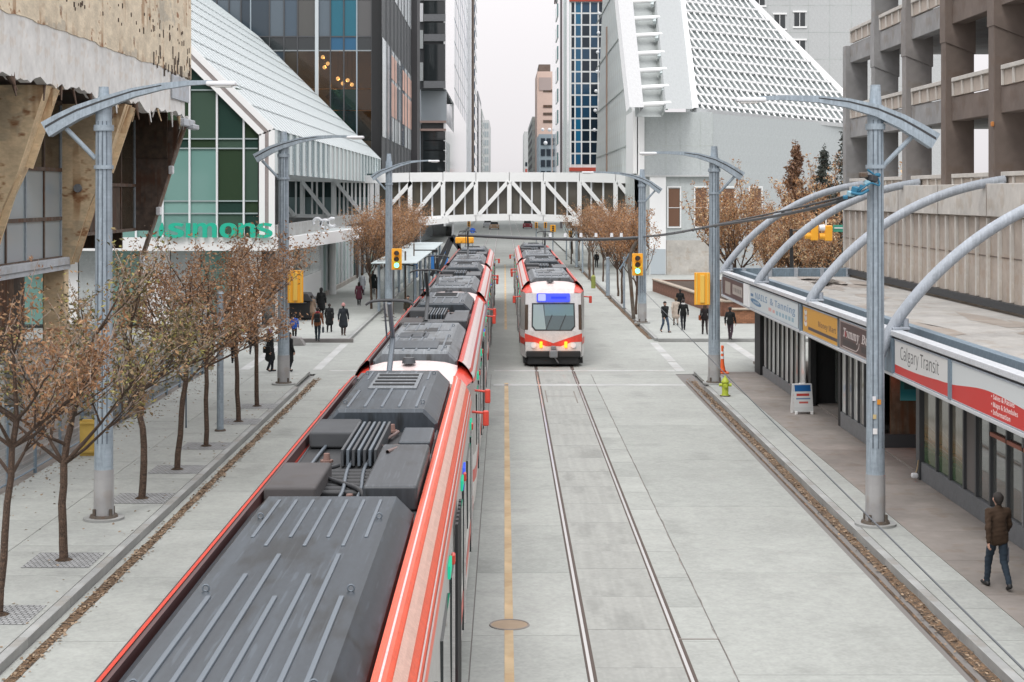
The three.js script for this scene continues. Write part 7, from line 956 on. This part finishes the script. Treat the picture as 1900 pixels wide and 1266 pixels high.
person('person in a bright blue jacket near the black kiosk', 546, 633, 50, AWAY, { pose: 3, top: '#1d58b8', legs: '#181a20' });
person('person in an orange brown jacket with a black backpack and shopping bag', 589, 634, 64, AWAY, { pose: 0, top: '#7a4d33', pack: '#131517', tote: '#4a5055', toteSide: 1, legs: '#1d2a33', scarf: '#9a3d45' });
person('person in a long black coat walking just ahead of the backpack wearer', 611, 617, 54, AWAY, { pose: 1, top: '#121416', coat: true, legs: '#15171a' });
person('person in a dark grey coat with a pink cap walking by the left kerb', 637, 623, 60, AWAY, { pose: 0, top: '#252b31', coat: true, hat: '#b98a86', legs: '#3b2f2c', shoe: 1 });
person('person in a tan coat behind the orange brown jacket', 578, 594, 46, AWAY, { pose: 3, top: '#8a7766', coat: true, legs: '#3a332e' });
person('tall person in a hooded black coat by the store wall', 596, 590, 56, AWAY, { pose: 2, top: '#101213', coat: true, hood: '#101213' });
person('person in a maroon checked coat walking on the left plaza', 666, 567, 44, AWAY, { pose: 0, top: '#5d2f3d', coat: true, legs: '#15151a', long: true });
person('person in a white coat walking ahead of the maroon coat', 672, 548, 42, AWAY, { pose: 1, top: '#c8ccd2', coat: true, legs: '#8f8c90', hair: 2 });
person('person in a dark green coat on the far left plaza', 692, 546, 44, AWAY, { pose: 0, top: '#1d2726', coat: true });
person('person in a short black jacket and beige trousers on the left plaza', 701, 557, 44, AWAY, { pose: 1, top: '#131517', legs: '#6b5a50', shoe: 1 });
person('person in a brown jacket beside the third left lamp post, near the tram', 757, 598, 50, TOW, { pose: 3, top: '#2e2a20', legs: '#191a1c' });
person('slim person in a black vest and light jeans on the right pavement', 1234, 617, 58, 0.5, { pose: 0, top: '#15181b', legs: '#3e4c5e', shoe: 1 });
person('person in a short black coat with a white scarf on the right pavement', 1268, 613, 58, AWAY, { pose: 1, top: '#101314', legs: '#1a1d24', scarf: '#d0cfcf' });
person('person in a cream coat just left of the white scarf', 1254, 604, 52, AWAY, { pose: 0, top: '#b5a99d', coat: true, legs: '#8a7e76', hair: 2 });
person('person in a black top far back in front of the brick planter', 1262, 586, 50, AWAY, { pose: 2, top: '#121415', legs: '#15171a' });
person('person in a dark coat carrying an orange brown bag on the right', 1308, 621, 58, AWAY, { pose: 0, top: '#1d1719', bag: '#8a4521', bagSide: 1, legs: '#2f2627', long: true, hair: 1 });
person('man in a black jacket and maroon trousers at the right corner', 1355, 631, 62, 2.7, { pose: 3, top: '#121516', legs: '#3a2d35', hair: 0 });
person('person in a white top beyond the right green signal', 1186, 548, 44, AWAY, { pose: 1, top: '#c9c6cc', legs: '#33222a' });
person('person in black far down the right pavement', 1107, 497, 30, AWAY, { pose: 0, top: '#101214', legs: '#15171a' });
person('man in an olive brown jacket and jeans walking away under the shop canopy', 1852, 1093, 180, AWAY + 0.15, { pose: 0, top: '#3a2a1c', legs: '#23303c', tote: '#8d8f99', toteSide: 1, shoe: 0 });

renderer.render(scene, camera);
